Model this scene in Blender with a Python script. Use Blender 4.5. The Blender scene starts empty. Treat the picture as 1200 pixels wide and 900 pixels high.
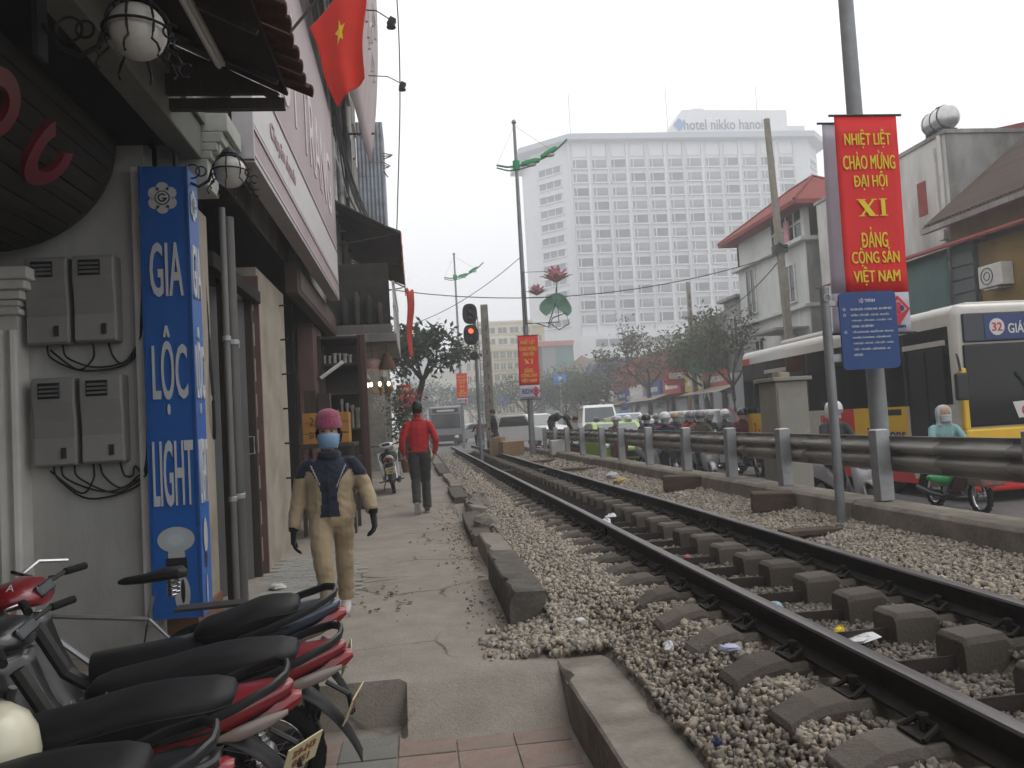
import bpy, bmesh, math, random
import numpy as np
from mathutils import Vector, Matrix, Euler
random.seed(7)
RNG = np.random.default_rng(11)
S = bpy.context.scene
COL = S.collection
PI = math.pi
R = math.radians

# ------------------------------------------------------------------ camera, sky, sun, exposure
cam = bpy.data.cameras.new('camera'); camo = bpy.data.objects.new('camera', cam); COL.objects.link(camo)
cam.sensor_width = 36.0; cam.lens = 28.2; cam.clip_start = 0.05; cam.clip_end = 3000
ROT = Matrix(((0.99152, 0.05006, -0.11991), (-0.11709, -0.05591, -0.99155), (-0.05634, 0.99718, -0.04957)))
camo.matrix_world = Matrix.Translation((0, 0, 1.40)) @ ROT.to_4x4()
S.camera = camo
SUN_EL, SUN_AZ = R(58), R(60)
W = bpy.data.worlds.new('World'); S.world = W; W.use_nodes = True
nt = W.node_tree; nt.nodes.clear()
wo = nt.nodes.new('ShaderNodeOutputWorld'); bg = nt.nodes.new('ShaderNodeBackground')
sk = nt.nodes.new('ShaderNodeTexSky'); sk.sky_type = 'NISHITA'; sk.sun_disc = False
sk.sun_elevation = SUN_EL; sk.sun_rotation = SUN_AZ; sk.dust_density = 6.0; sk.air_density = 1.0; sk.ozone_density = 1.0
hs = nt.nodes.new('ShaderNodeHueSaturation'); hs.inputs['Saturation'].default_value = 0.12
mx = nt.nodes.new('ShaderNodeMix'); mx.data_type = 'RGBA'; mx.inputs['Factor'].default_value = 0.88
mx.inputs['B'].default_value = (11.2, 11.25, 11.4, 1)      # even cloud layer in front of the clear sky
nt.links.new(sk.outputs['Color'], hs.inputs['Color']); nt.links.new(hs.outputs['Color'], mx.inputs['A'])
nt.links.new(mx.outputs['Result'], bg.inputs['Color']); nt.links.new(bg.outputs['Background'], wo.inputs['Surface'])
bg.inputs['Strength'].default_value = 0.10
sl = bpy.data.lights.new('sun', 'SUN'); sl.energy = 0.5; sl.angle = R(35); sl.color = (1, .97, .93)
so = bpy.data.objects.new('sun', sl); COL.objects.link(so)
so.rotation_euler = (PI / 2 - SUN_EL, 0, PI - SUN_AZ)
S.view_settings.view_transform = 'Standard'; S.view_settings.look = 'None'
S.view_settings.exposure = 0.5; S.view_settings.gamma = 1.0; S.view_settings.use_curve_mapping = False
S.render.engine = 'CYCLES'
cy = S.cycles
cy.use_denoising = True
try: cy.denoiser = 'OPENIMAGEDENOISE'
except Exception: pass
cy.max_bounces = 7; cy.diffuse_bounces = 4; cy.glossy_bounces = 3; cy.transmission_bounces = 4
cy.volume_bounces = 1; cy.transparent_max_bounces = 12; cy.caustics_reflective = False; cy.caustics_refractive = False
cy.sample_clamp_indirect = 6.0

# ------------------------------------------------------------------ materials
MATS = {}
def mat(name, col, rough=0.7, metal=0.0, var=0.12, scale=6.0, bump=0.0, bscale=60.0, dirt=None, damt=0.4, dscale=1.3,
        spec=0.4, coat=0.0, emit=None, estr=0.0, island=0.0, trans=0.0, alpha=1.0, stretch=(1, 1, 1), two=None, sheen=0.0, objrand=0.0, cloth=0.0):
    """Procedural principled material: noise colour variation, optional dirt patches, streaks, relief."""
    if name in MATS: return MATS[name]
    m = bpy.data.materials.new(name); m.use_nodes = True; MATS[name] = m
    n = m.node_tree.nodes; l = m.node_tree.links; n.clear()
    out = n.new('ShaderNodeOutputMaterial'); b = n.new('ShaderNodeBsdfPrincipled')
    l.new(b.outputs['BSDF'], out.inputs['Surface'])
    b.inputs['Roughness'].default_value = rough; b.inputs['Metallic'].default_value = metal
    if spec == .4 and rough >= .7: spec = .12
    b.inputs['Specular IOR Level'].default_value = spec; b.inputs['Coat Weight'].default_value = coat
    b.inputs['Coat Roughness'].default_value = 0.12
    if sheen: b.inputs['Sheen Weight'].default_value = sheen
    if trans: b.inputs['Transmission Weight'].default_value = trans
    if alpha < 1: b.inputs['Alpha'].default_value = alpha
    if emit: b.inputs['Emission Color'].default_value = (*emit, 1); b.inputs['Emission Strength'].default_value = estr
    tc = n.new('ShaderNodeTexCoord'); mp = n.new('ShaderNodeMapping'); mp.inputs['Scale'].default_value = stretch
    l.new(tc.outputs['Object'], mp.inputs['Vector'])
    def noise(sc, det=6, rg=0.6, src=mp):
        t = n.new('ShaderNodeTexNoise'); t.inputs['Scale'].default_value = sc; t.inputs['Detail'].default_value = det
        t.inputs['Roughness'].default_value = rg; l.new(src.outputs['Vector' if src is mp else 'Object'], t.inputs['Vector']); return t
    def mixc(fac, a, bb, blend='MIX'):
        x = n.new('ShaderNodeMix'); x.data_type = 'RGBA'; x.blend_type = blend
        for k, v in (('Factor', fac), ('A', a), ('B', bb)):
            if hasattr(v, 'links') or hasattr(v, 'is_linked'): l.new(v, x.inputs[k])
            elif k == 'Factor': x.inputs[k].default_value = v
            else: x.inputs[k].default_value = (*v[:3], 1)
        return x.outputs['Result']
    def ramp(src, lo, hi):
        r = n.new('ShaderNodeMapRange'); r.inputs['From Min'].default_value = lo; r.inputs['From Max'].default_value = hi
        l.new(src, r.inputs['Value']); return r.outputs['Result']
    c = col
    cs = None
    if two is not None:
        cs = mixc(ramp(noise(two[1]).outputs['Fac'], .42, .58), col, two[0])
    if var > 0:
        f = ramp(noise(scale).outputs['Fac'], .3, .7)
        lo = tuple(max(0, x * (1 - var)) for x in (1, 1, 1)); hi = tuple(x * (1 + var) for x in (1, 1, 1))
        v = mixc(f, lo, hi)
        cs = mixc(1.0, cs if cs is not None else c, v, 'MULTIPLY')
    if island > 0:
        g = n.new('ShaderNodeNewGeometry')
        v = mixc(g.outputs['Random Per Island'], tuple([1 - island] * 3), tuple([1 + island] * 3))
        cs = mixc(1.0, cs if cs is not None else c, v, 'MULTIPLY')
    if objrand > 0:
        oi = n.new('ShaderNodeObjectInfo'); v = mixc(oi.outputs['Random'], tuple([1 - objrand] * 3), tuple([1 + objrand] * 3))
        cs = mixc(1.0, cs if cs is not None else c, v, 'MULTIPLY')
    if dirt is not None:
        f = ramp(noise(dscale, 8, .65).outputs['Fac'], .46, .68)
        mm = n.new('ShaderNodeMath'); mm.operation = 'MULTIPLY'; mm.inputs[1].default_value = damt; l.new(f, mm.inputs[0])
        cs = mixc(mm.outputs[0], cs if cs is not None else c, dirt)
    if cs is None: b.inputs['Base Color'].default_value = (*c, 1)
    else: l.new(cs, b.inputs['Base Color'])
    if bump > 0:
        bp = n.new('ShaderNodeBump'); bp.inputs['Strength'].default_value = bump; bp.inputs['Distance'].default_value = 0.02
        l.new(noise(bscale, 4).outputs['Fac'], bp.inputs['Height']); l.new(bp.outputs['Normal'], b.inputs['Normal'])
    if cloth > 0:      # thin cloth lets light through
        tl = n.new('ShaderNodeBsdfTranslucent'); tl.inputs['Color'].default_value = (*c, 1); ms = n.new('ShaderNodeMixShader'); ms.inputs[0].default_value = cloth
        l.new(b.outputs[0], ms.inputs[1]); l.new(tl.outputs[0], ms.inputs[2]); l.new(ms.outputs[0], out.inputs['Surface'])
    return m

# ------------------------------------------------------------------ mesh builder
class MB:
    def __init__(s): s.v = []; s.f = []; s.mi = []; s.cur = 0
    def m(s, i): s.cur = i; return s
    def add(s, vs, fs):
        o = len(s.v); s.v += [tuple(v) for v in vs]
        for f in fs: s.f.append(tuple(i + o for i in f)); s.mi.append(s.cur)
        return s
    def box(s, c, d, rz=0.0, rx=0.0, ry=0.0, taper=1.0):
        hx, hy, hz = d[0] / 2, d[1] / 2, d[2] / 2
        vs = [(-hx, -hy, -hz), (hx, -hy, -hz), (hx, hy, -hz), (-hx, hy, -hz), (-hx * taper, -hy * taper, hz), (hx * taper, -hy * taper, hz), (hx * taper, hy * taper, hz), (-hx * taper, hy * taper, hz)]
        if rz or rx or ry:
            q = Euler((rx, ry, rz)).to_matrix(); vs = [q @ Vector(v) for v in vs]
        vs = [(v[0] + c[0], v[1] + c[1], v[2] + c[2]) for v in vs]
        return s.add(vs, [(3, 2, 1, 0), (4, 5, 6, 7), (0, 1, 5, 4), (1, 2, 6, 5), (2, 3, 7, 6), (3, 0, 4, 7)])
    def bb(s, x0, x1, y0, y1, z0, z1):
        return s.box(((x0 + x1) / 2, (y0 + y1) / 2, (z0 + z1) / 2), (x1 - x0, y1 - y0, z1 - z0))
    def ring(s, c, t, up, rx, ry, n, ph=0.0, sq=1.0):
        t = Vector(t).normalized(); u = Vector(up); a = u.cross(t)
        if a.length < 1e-5: a = Vector((1, 0, 0)).cross(t)
        if a.length < 1e-5: a = Vector((0, 1, 0)).cross(t)
        a.normalize(); b = t.cross(a); c = Vector(c); out = []
        for k in range(n):
            th = 2 * PI * k / n + ph; ca, sa = math.cos(th), math.sin(th)
            if sq != 1.0: ca = math.copysign(abs(ca) ** sq, ca); sa = math.copysign(abs(sa) ** sq, sa)
            out.append(c + a * rx * ca + b * ry * sa)
        return out
    def loft(s, rings, cap=True):
        n = len(rings[0]); vs = [p for r in rings for p in r]; fs = []
        for i in range(len(rings) - 1):
            for k in range(n):
                k2 = (k + 1) % n; fs.append((i * n + k, i * n + k2, (i + 1) * n + k2, (i + 1) * n + k))
        if cap:
            fs.append(tuple(reversed(range(n)))); fs.append(tuple(range((len(rings) - 1) * n, len(rings) * n)))
        return s.add(vs, fs)
    def tube(s, path, r, n=8, cap=True, up=(0, 0, 1), sq=1.0):
        """path: points; r: number, list of numbers, or list of (rx, ry)."""
        P = [Vector(p) for p in path]; rr = []
        for i, p in enumerate(P):
            t = (P[min(i + 1, len(P) - 1)] - P[max(i - 1, 0)])
            q = r[i] if isinstance(r, (list, tuple)) else r
            if not isinstance(q, (list, tuple)): q = (q, q)
            rr.append(s.ring(p, t, up, q[0], q[1], n, PI / n if n == 4 else 0, sq))
        return s.loft(rr, cap)
    def cyl(s, p0, p1, r0, r1=None, n=12): return s.tube([p0, p1], [r0, r0 if r1 is None else r1], n)
    def lathe(s, prof, c=(0, 0, 0), axis='Z', n=16):
        rr = []
        for r_, z in prof:
            ring = []
            for k in range(n):
                a = 2 * PI * k / n; x, y = r_ * math.cos(a), r_ * math.sin(a)
                p = (x, y, z) if axis == 'Z' else ((z, x, y) if axis == 'X' else (x, z, -y))
                ring.append(Vector(p) + Vector(c))
            rr.append(ring)
        return s.loft(rr, True)
    def ball(s, c, r, n=12, m=8, sc=(1, 1, 1)):
        return s.lathe_sc([(max(1e-4, math.sin(PI * i / m)) * r, -math.cos(PI * i / m) * r) for i in range(m + 1)], c, n, sc)
    def lathe_sc(s, prof, c, n, sc):
        rr = [[Vector((r_ * math.cos(2 * PI * k / n) * sc[0] + c[0], r_ * math.sin(2 * PI * k / n) * sc[1] + c[1], z * sc[2] + c[2])) for k in range(n)] for r_, z in prof]
        return s.loft(rr, True)
    def torus(s, c, Rr, r, axis='Z', n=24, m=8, sc=(1, 1, 1), a0=0, a1=2 * PI):
        full = abs(a1 - a0 - 2 * PI) < 1e-6; N = n if full else n + 1; vs = []; fs = []
        for i in range(N):
            a = a0 + (a1 - a0) * i / n
            for k in range(m):
                b = 2 * PI * k / m; rad = Rr + r * math.cos(b); x, y, z = rad * math.cos(a), rad * math.sin(a), r * math.sin(b)
                p = (x, y, z) if axis == 'Z' else ((z, x, y) if axis == 'X' else (x, z, y))
                vs.append((p[0] * sc[0] + c[0], p[1] * sc[1] + c[1], p[2] * sc[2] + c[2]))
        for i in range(n):
            j = (i + 1) % N
            for k in range(m):
                k2 = (k + 1) % m; fs.append((i * m + k, i * m + k2, j * m + k2, j * m + k))
        return s.add(vs, fs)
    def prism(s, pts, axis, a0, a1):
        """polygon pts (2-D) swept between a0 and a1 along axis: X:(y,z) Y:(x,z) Z:(x,y)."""
        def P(p, a): return (a, p[0], p[1]) if axis == 'X' else ((p[0], a, p[1]) if axis == 'Y' else (p[0], p[1], a))
        n = len(pts); vs = [P(p, a0) for p in pts] + [P(p, a1) for p in pts]
        fs = [tuple(range(n)), tuple(reversed(range(n, 2 * n)))] + [(k, k + n, (k + 1) % n + n, (k + 1) % n) for k in range(n)]
        return s.add(vs, fs)
    def grid(s, nx, ny, fn):
        vs = [fn(i / nx, j / ny) for j in range(ny + 1) for i in range(nx + 1)]; w = nx + 1
        return s.add(vs, [(j * w + i, j * w + i + 1, (j + 1) * w + i + 1, (j + 1) * w + i) for j in range(ny) for i in range(nx)])
    def build(s, name, mats, parent=None, smooth=None, bevel=0.0, loc=None, solid=0.0, fix=True, autos=40):
        me = bpy.data.meshes.new(name); me.from_pydata(s.v, [], s.f)
        if not isinstance(mats, (list, tuple)): mats = [mats]
        for q in mats: me.materials.append(q)
        if len(mats) > 1: me.polygons.foreach_set('material_index', s.mi)
        if fix or smooth:
            bm = bmesh.new(); bm.from_mesh(me)
            if fix: bmesh.ops.recalc_face_normals(bm, faces=bm.faces)
            if smooth:
                ca = R(autos)
                for f in bm.faces: f.smooth = True
                for e in bm.edges:
                    if len(e.link_faces) == 2 and e.calc_face_angle(0) > ca: e.smooth = False
            bm.to_mesh(me); bm.free()
        o = bpy.data.objects.new(name, me); COL.objects.link(o)
        if bevel:
            b = o.modifiers.new('bevel', 'BEVEL'); b.width = bevel; b.segments = 2; b.limit_method = 'ANGLE'; b.angle_limit = R(35)
        if solid:
            q = o.modifiers.new('solid', 'SOLIDIFY'); q.thickness = solid; q.offset = 0
        if parent is not None: o.parent = parent
        if loc is not None: o.location = loc
        return o

def tag(o, label=None, cat=None, group=None, kind=None):
    if label: o['label'] = label
    if cat: o['category'] = cat
    if group: o['group'] = group
    if kind: o['kind'] = kind
    return o
def thing(name, label, cat, loc=(0, 0, 0), rz=0.0, group=None, rx=0.0, ry=0.0):
    o = bpy.data.objects.new(name, None); COL.objects.link(o); o.empty_display_size = .1
    o.location = loc; o.rotation_euler = (rx, ry, rz); return tag(o, label, cat, group)
def kids(o): return [c for c in bpy.data.objects if c.parent == o]
CH = {}
def copy_tree(o, parent=None, _ix=None):
    if _ix is None:
        _ix = {}
        for c in bpy.data.objects:
            if c.parent: _ix.setdefault(c.parent.name, []).append(c)
    c = o.copy(); COL.objects.link(c); c.parent = parent
    for ch in _ix.get(o.name, []): copy_tree(ch, c, _ix)
    return c
def copy_thing(o, label, loc, rz=0.0, group=None, rx=0.0):
    c = copy_tree(o); c.location = loc; c.rotation_euler = (rx, 0, rz)
    if label: c['label'] = label
    if group: c['group'] = group
    return c
def recolor(root, mapping):
    """give a copied thing its own colours: {material name: material} on every part."""
    st = [root]
    while st:
        o = st.pop(); st += kids(o)
        if o.type == 'MESH':
            for sl_ in o.material_slots:
                if sl_.material and sl_.material.name in mapping:
                    q = mapping[sl_.material.name]; sl_.link = 'OBJECT'; sl_.material = q
FONT_SCALE = 1.0
def text(name, s, size, material, parent, mw, offset=0.0, ext=0.0015, sx=1.0, align='CENTER', shear=0.0, space=1.0, line=1.0):
    """lettering as a mesh; mw places it (text lies in local XY, read along +X, facing +Z)."""
    cu = bpy.data.curves.new('t', 'FONT'); cu.body = s; cu.size = size; cu.align_x = align; cu.align_y = 'CENTER'
    cu.offset = offset; cu.extrude = ext; cu.resolution_u = 3; cu.shear = shear; cu.space_character = space; cu.space_line = line
    to = bpy.data.objects.new('t', cu); COL.objects.link(to)
    me = bpy.data.meshes.new_from_object(to.evaluated_get(bpy.context.evaluated_depsgraph_get()))
    bpy.data.objects.remove(to); bpy.data.curves.remove(cu)
    me.transform(mw @ Matrix.Diagonal((sx, 1, 1, 1)))
    me.materials.clear(); me.materials.append(material)
    o = bpy.data.objects.new(name, me); COL.objects.link(o); o.parent = parent; me.name = name
    return o
def frame_m(o, xdir, ydir):
    """matrix with local x along xdir, local y along ydir."""
    x = Vector(xdir).normalized(); y = Vector(ydir).normalized(); z = x.cross(y)
    return Matrix(((x.x, y.x, z.x, o[0]), (x.y, y.y, z.y, o[1]), (x.z, y.z, z.z, o[2]), (0, 0, 0, 1)))

# shared materials (real-world base colours)
M_ = dict(
 concrete=mat('concrete', (.21, .20, .185), .9, var=.2, scale=3, bump=.35, bscale=45, dirt=(.09, .085, .078), damt=.6, dscale=1.1),
 kerb=mat('kerb_concrete', (.25, .225, .19), .92, var=.25, scale=5, bump=.5, bscale=35, dirt=(.13, .115, .098), damt=.6, dscale=2.2),
 black_plastic=mat('black_plastic', (.022, .022, .024), .42, var=.15, scale=20),
 rubber=mat('rubber', (.018, .018, .018), .85, var=.25, scale=30, bump=.2),
 vinyl=mat('seat_vinyl', (.012, .012, .013), .48, var=.12, scale=15, bump=.12, bscale=350, spec=.22, dirt=(.03, .028, .025), damt=.3, dscale=5),
 chrome=mat('chrome', (.55, .55, .56), .22, metal=1.0, var=.1, scale=20),
 steel=mat('galvanised_steel', (.36, .37, .38), .5, metal=.55, var=.18, scale=9, bump=.05, dirt=(.2, .18, .16), damt=.4, dscale=3),
 dark_metal=mat('dark_metal', (.04, .038, .036), .55, metal=.3, var=.2, scale=12),
 iron=mat('wrought_iron', (.02, .02, .021), .6, metal=.4, var=.2, scale=30),
 white_paint=mat('white_paint', (.62, .61, .58), .7, var=.08, scale=3, dirt=(.3, .29, .26), damt=.35, dscale=2),
 glass_dark=mat('dark_glass', (.018, .02, .023), .08, var=0, spec=.6),
 cable=mat('cable_black', (.012, .012, .013), .6, var=.1),
)
# ================================================================== ground, pavement, road
def cracked(name, col, dirt, crack=.5, cs=1.6, tint=None):
    m = mat(name, col, .93, var=.14, scale=4, bump=.35, bscale=55, dirt=dirt, damt=.55, dscale=.9)
    n = m.node_tree.nodes; l = m.node_tree.links
    b = next(x for x in n if x.type == 'BSDF_PRINCIPLED'); src = b.inputs['Base Color'].links[0].from_socket
    tc = n.new('ShaderNodeTexCoord'); nz = n.new('ShaderNodeTexNoise'); nz.inputs['Scale'].default_value = 2.5; nz.inputs['Detail'].default_value = 5
    l.new(tc.outputs['Object'], nz.inputs['Vector'])
    ad = n.new('ShaderNodeMix'); ad.data_type = 'VECTOR'; ad.inputs['Factor'].default_value = .16
    l.new(tc.outputs['Object'], ad.inputs['A']); l.new(nz.outputs['Color'], ad.inputs['B'])
    vo = n.new('ShaderNodeTexVoronoi'); vo.feature = 'DISTANCE_TO_EDGE'; vo.inputs['Scale'].default_value = cs; l.new(ad.outputs['Result'], vo.inputs['Vector'])
    mr = n.new('ShaderNodeMapRange'); mr.inputs['From Min'].default_value = 0; mr.inputs['From Max'].default_value = .02; mr.inputs['To Min'].default_value = 1; mr.inputs['To Max'].default_value = 0
    l.new(vo.outputs['Distance'], mr.inputs['Value'])
    nm = n.new('ShaderNodeTexNoise'); nm.inputs['Scale'].default_value = .9; nm.inputs['Detail'].default_value = 3; l.new(tc.outputs['Object'], nm.inputs['Vector'])
    mk = n.new('ShaderNodeMapRange'); mk.inputs['From Min'].default_value = .47; mk.inputs['From Max'].default_value = .60; mk.inputs['To Max'].default_value = crack; l.new(nm.outputs['Fac'], mk.inputs['Value'])
    mu = n.new('ShaderNodeMath'); mu.operation = 'MULTIPLY'; l.new(mr.outputs['Result'], mu.inputs[0]); l.new(mk.outputs['Result'], mu.inputs[1])
    mi = n.new('ShaderNodeMix'); mi.data_type = 'RGBA'; l.new(mu.outputs[0], mi.inputs['Factor']); l.new(src, mi.inputs['A']); mi.inputs['B'].default_value = (.03, .028, .025, 1)
    # fine grit and scattered dark specks
    sp = n.new('ShaderNodeTexNoise'); sp.inputs['Scale'].default_value = 130; sp.inputs['Detail'].default_value = 3; l.new(tc.outputs['Object'], sp.inputs['Vector'])
    sr = n.new('ShaderNodeMapRange'); sr.inputs['From Min'].default_value = .35; sr.inputs['From Max'].default_value = .65; sr.inputs['To Min'].default_value = .84; sr.inputs['To Max'].default_value = 1.14
    l.new(sp.outputs['Fac'], sr.inputs['Value'])
    mm = n.new('ShaderNodeMix'); mm.data_type = 'RGBA'; mm.blend_type = 'MULTIPLY'; mm.inputs['Factor'].default_value = 1
    l.new(mi.outputs['Result'], mm.inputs['A']); l.new(sr.outputs['Result'], mm.inputs['B']); l.new(mm.outputs['Result'], b.inputs['Base Color'])
    return m
M_['walk'] = cracked('pavement_concrete', (.285, .252, .215), (.20, .178, .152), crack=.8, cs=1.3)
M_['asphalt'] = cracked('road_asphalt', (.16, .157, .152), (.11, .107, .102), crack=.2, cs=.8)
M_['earth'] = mat('earth', (.13, .115, .095), .95, var=.3, scale=2, bump=.5)

LOW = -0.25
def walk_z(x, y):
    base = 0.0 if y < 8 else min(.12, (y - 8) / 5 * .1)
    if x < -.15: return LOW if y < 4.65 else base
    t = (y - 4.32) / .42
    t = max(0, min(1, t)); t = t * t * (3 - 2 * t)
    return LOW + (base - LOW) * t
g = MB(); g.grid(40, 40, lambda u, v: ((u - .5) * 3000, (v - .5) * 3000 + 400, -.45))
tag(g.build('ground', M_['earth']), kind='structure')
xs = list(np.arange(-6, -1.2, .4)) + list(np.arange(-1.2, -.2, .1)) + [-.17, -.13] + list(np.arange(-.05, .80, .1)) + [.8]
ys = [-6, -3, 0, 1, 2, 3] + list(np.arange(3.4, 4.6, .1)) + [4.64, 4.66] + list(np.arange(4.8, 16, .2)) + list(np.arange(16, 60, 2.)) + [80, 120]
w = MB()
vs = []; rr = random.Random(3)
for y in ys:
    for x in xs:
        z = walk_z(x, y)
        if 4.7 < y < 40: z += .006 * math.sin(3.1 * x + 1.7 * y) + rr.uniform(-.002, .002)
        vs.append((x, y, z))
nx = len(xs)
w.add(vs, [(j * nx + i, j * nx + i + 1, (j + 1) * nx + i + 1, (j + 1) * nx + i) for j in range(len(ys) - 1) for i in range(nx - 1)])
walk = tag(w.build('sidewalk', M_['walk'], smooth=True, autos=30), kind='structure')
# grey paving bricks set into the pavement by the shop doors
pb = [mat('paver_grey_%d' % k, c, .9, var=.2, scale=9, bump=.3, dirt=(.1, .095, .085), damt=.5, dscale=4) for k, c in enumerate([(.29, .285, .265), (.265, .26, .24), (.315, .305, .28)])]
proto = []
for k in range(3):
    q = MB(); q.box((0, 0, 0), (.206, .0995, .02)); proto.append(q.build('paving_brick', pb[k], walk, bevel=.003))
first = [True] * 3
for i in range(5):
    for j in range(30):
        k = rr.choice((0, 0, 1, 2)); x = -1.62 + .105 + .21 * i + (.105 if j % 2 else 0); y = 6.4 + .103 * j
        if x > -.62 or (x > -.8 and rr.random() < .25): continue
        o = proto[k] if first[k] else proto[k].copy()
        if not first[k]: COL.objects.link(o)
        first[k] = False
        o.location = (x, y, walk_z(x, y) - .006 + rr.uniform(-.001, .002)); o.rotation_euler = (rr.uniform(-.012, .012), rr.uniform(-.012, .012), rr.uniform(-.01, .01))
# faded red and grey slabs on the lower level where the photographer stands
tr = [mat('slab_red', (.27, .20, .168), .9, var=.2, scale=6, bump=.3, dirt=(.19, .172, .15), damt=.9, dscale=2.5), mat('slab_grey', (.20, .195, .175), .9, var=.2, scale=6, bump=.3, dirt=(.12, .11, .1), damt=.6, dscale=3)]
tp = []
for k in range(2):
    q = MB(); q.box((0, 0, 0), (.292, .292, .03)); tp.append(q.build('paving_slab', tr[k], walk, bevel=.004))
f2 = [True, True]
for i in range(6):
    for j in range(7):
        x = -.93 + .3 * i; y = 2.52 + .3 * j
        if y > 4.4 : continue
        k = 1 if (i in (2,) or (i == 4 and j < 4)) else 0
        if x > .62: continue
        o = tp[k] if f2[k] else tp[k].copy()
        if not f2[k]: COL.objects.link(o)
        f2[k] = False
        o.location = (x, y, LOW - .004 + rr.uniform(-.003, .004)); o.rotation_euler = (rr.uniform(-.01, .01), rr.uniform(-.01, .01), 0)
# road and far pavement
rd = MB(); rd.grid(12, 40, lambda u, v: (4.2 + u * 10.6, -15 + v * 300, -.20))
tag(rd.build('road', M_['asphalt']), kind='structure')
fp = MB(); fp.bb(14.8, 30, -15, 260, -.4, .05); tag(fp.build('far_pavement', M_['concrete']), kind='structure')
# level crossing and plaza beyond the end of the line
cr = MB(); cr.grid(20, 10, lambda u, v: (.9 + u * 10.3, 36.5 + v * 160, .12 + .0 * u)); tag(cr.build('crossing_road', M_['asphalt']), kind='structure')
# raised concrete kerb between pavement and ballast: separate long stones, some sunk and broken
kb = bpy.data.objects.new('kerb', None); COL.objects.link(kb); tag(kb, kind='structure')
def stone(x0, x1, y0, y1, z0, z1, tilt=0.0, rx=0.0, m='kerb', jit=.02, name='kerb_stone'):
    from mathutils import noise as mn
    q = MB(); n = max(4, int((y1 - y0) / .07)); r2 = random.Random(int(y0 * 100)); rings = []; chips = [(r2.uniform(y0, y1), r2.choice((0, 1)), r2.uniform(.05, .16), r2.uniform(.3, 1.0)) for _ in range(int((y1 - y0) * 2.2))] + [(y0, 0, .12, .8), (y1, 1, .12, .7)]
    for i in range(n + 1):
        y = y0 + (y1 - y0) * i / n; f = lambda k, s=3.0: mn.noise(Vector((k * 7.3, y * s, y0)))
        ch = [0.0, 0.0]
        for cy_, sd, wd, dp in chips: ch[sd] = max(ch[sd], dp * max(0, 1 - ((y - cy_) / wd) ** 2) * .045)
        zt = z1 + jit * .5 * f(9, 1.1); wob = jit * f(5, .9)
        ex = (.018 if i in (0, n) else 0)
        xa, xb = x0 + wob, x1 + wob; e = .012
        ye = y + (ex if i == 0 else -ex) * (1 if i in (0, n) else 0) * 0
        rings.append([Vector((xa, y, z0)), Vector((xb, y, z0)), Vector((xb + .004 * f(1, 9), y, zt - .1)), Vector((xb - ch[1] * .4, y, zt - e - ch[1])), Vector((xb - e - ch[1], y, zt + .003 * f(2, 12) - ex * .5)),
                      Vector((xb * .66 + xa * .34, y, zt + .004 * f(3, 8) - ex * .3)), Vector((xb * .33 + xa * .67, y, zt + .004 * f(4, 8) - ex * .3)), Vector((xa + e + ch[0], y, zt + .003 * f(6, 12) - ex * .5)), Vector((xa + ch[0] * .4, y, zt - e - ch[0])), Vector((xa + .004 * f(7, 9), y, zt - .1))])
    q.loft(rings); o = q.build(name, M_[m], kb, smooth=True, autos=32)
    cx, cyy = (x0 + x1) / 2, (y0 + y1) / 2
    o.data.transform(Matrix.Translation((-cx, -cyy, -z0))); o.location = (cx, cyy, z0); o.rotation_euler = (rx, tilt, 0)
    return o
M_['kerb_dark'] = mat('kerb_dark', (.115, .105, .094), .92, var=.3, scale=6, bump=.6, bscale=30, dirt=(.14, .125, .11), damt=.5, dscale=3)
stone(.75, 1.07, 1.2, 4.80, -.45, 0.0, jit=.016)
stone(.57, .82, 5.5, 7.35, -.1, .26, m='kerb_dark', jit=.02)
stone(.60, .84, 7.5, 9.1, -.12, .20, tilt=.06, m='kerb', jit=.03)
stone(.58, .82, 9.25, 11.4, -.1, .19, tilt=-.08, rx=.02, m='kerb_dark', jit=.03)
stone(.66, .9, 11.3, 13.3, -.1, .24, tilt=.12, rx=-.02, m='kerb', jit=.05)
stone(.55, .8, 13.6, 16.3, -.05, .22, tilt=-.05, m='kerb_dark', jit=.03)
stone(.6, .85, 16.6, 21, -.05, .22, jit=.04)
stone(.5, .8, 21.3, 27, -.05, .22, jit=.04, m='kerb_dark')
stone(.5, .8, 27.3, 35, -.05, .2, jit=.04)
# two broken lumps lying on the kerb line
for i, (x, y, s_) in enumerate(((.78, 9.9, .16), (.86, 12.1, .2), (.98, 13.4, .14))):
    q = MB(); q.ball((0, 0, 0), 1, 9, 6)
    r2 = random.Random(i); q.v = [tuple(c * r2.uniform(.75, 1.2) for c in v) for v in q.v]
    o = q.build('rubble_lump', M_['kerb'], smooth=False); o.scale = (s_, s_ * 1.1, s_ * .9); o.location = (x, y, .2); o.rotation_euler = (.4 * i, .3, i)
    tag(o, ['broken lump of grey concrete lying on the nearest sunken kerb stone', 'larger broken concrete lump resting on tilted kerb stone', 'small farthest concrete lump beside kerb and ballast'][i], 'rubble', 'concrete lumps on the kerb line')
# low concrete wall along the road, cast in lengths
lw = bpy.data.objects.new('low_wall', None); COL.objects.link(lw)
tag(lw, 'low grey concrete kerb wall carrying the guard rail posts beside the track', 'wall')
y = .5; k = 0
while y < 30:
    L = (2.4, 1.9, 2.1)[k % 3]; q = MB(); zt = .54 + .008 * math.sin(k * 2.1)
    q.prism([(3.86, -.3), (4.24, -.3), (4.24, zt - .03), (4.21, zt), (3.90, zt), (3.87, zt - .03)], 'Y', y + .006, y + L - .006)
    q.build('wall_length', M_['kerb'], lw, bevel=.006); y += L; k += 1

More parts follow.
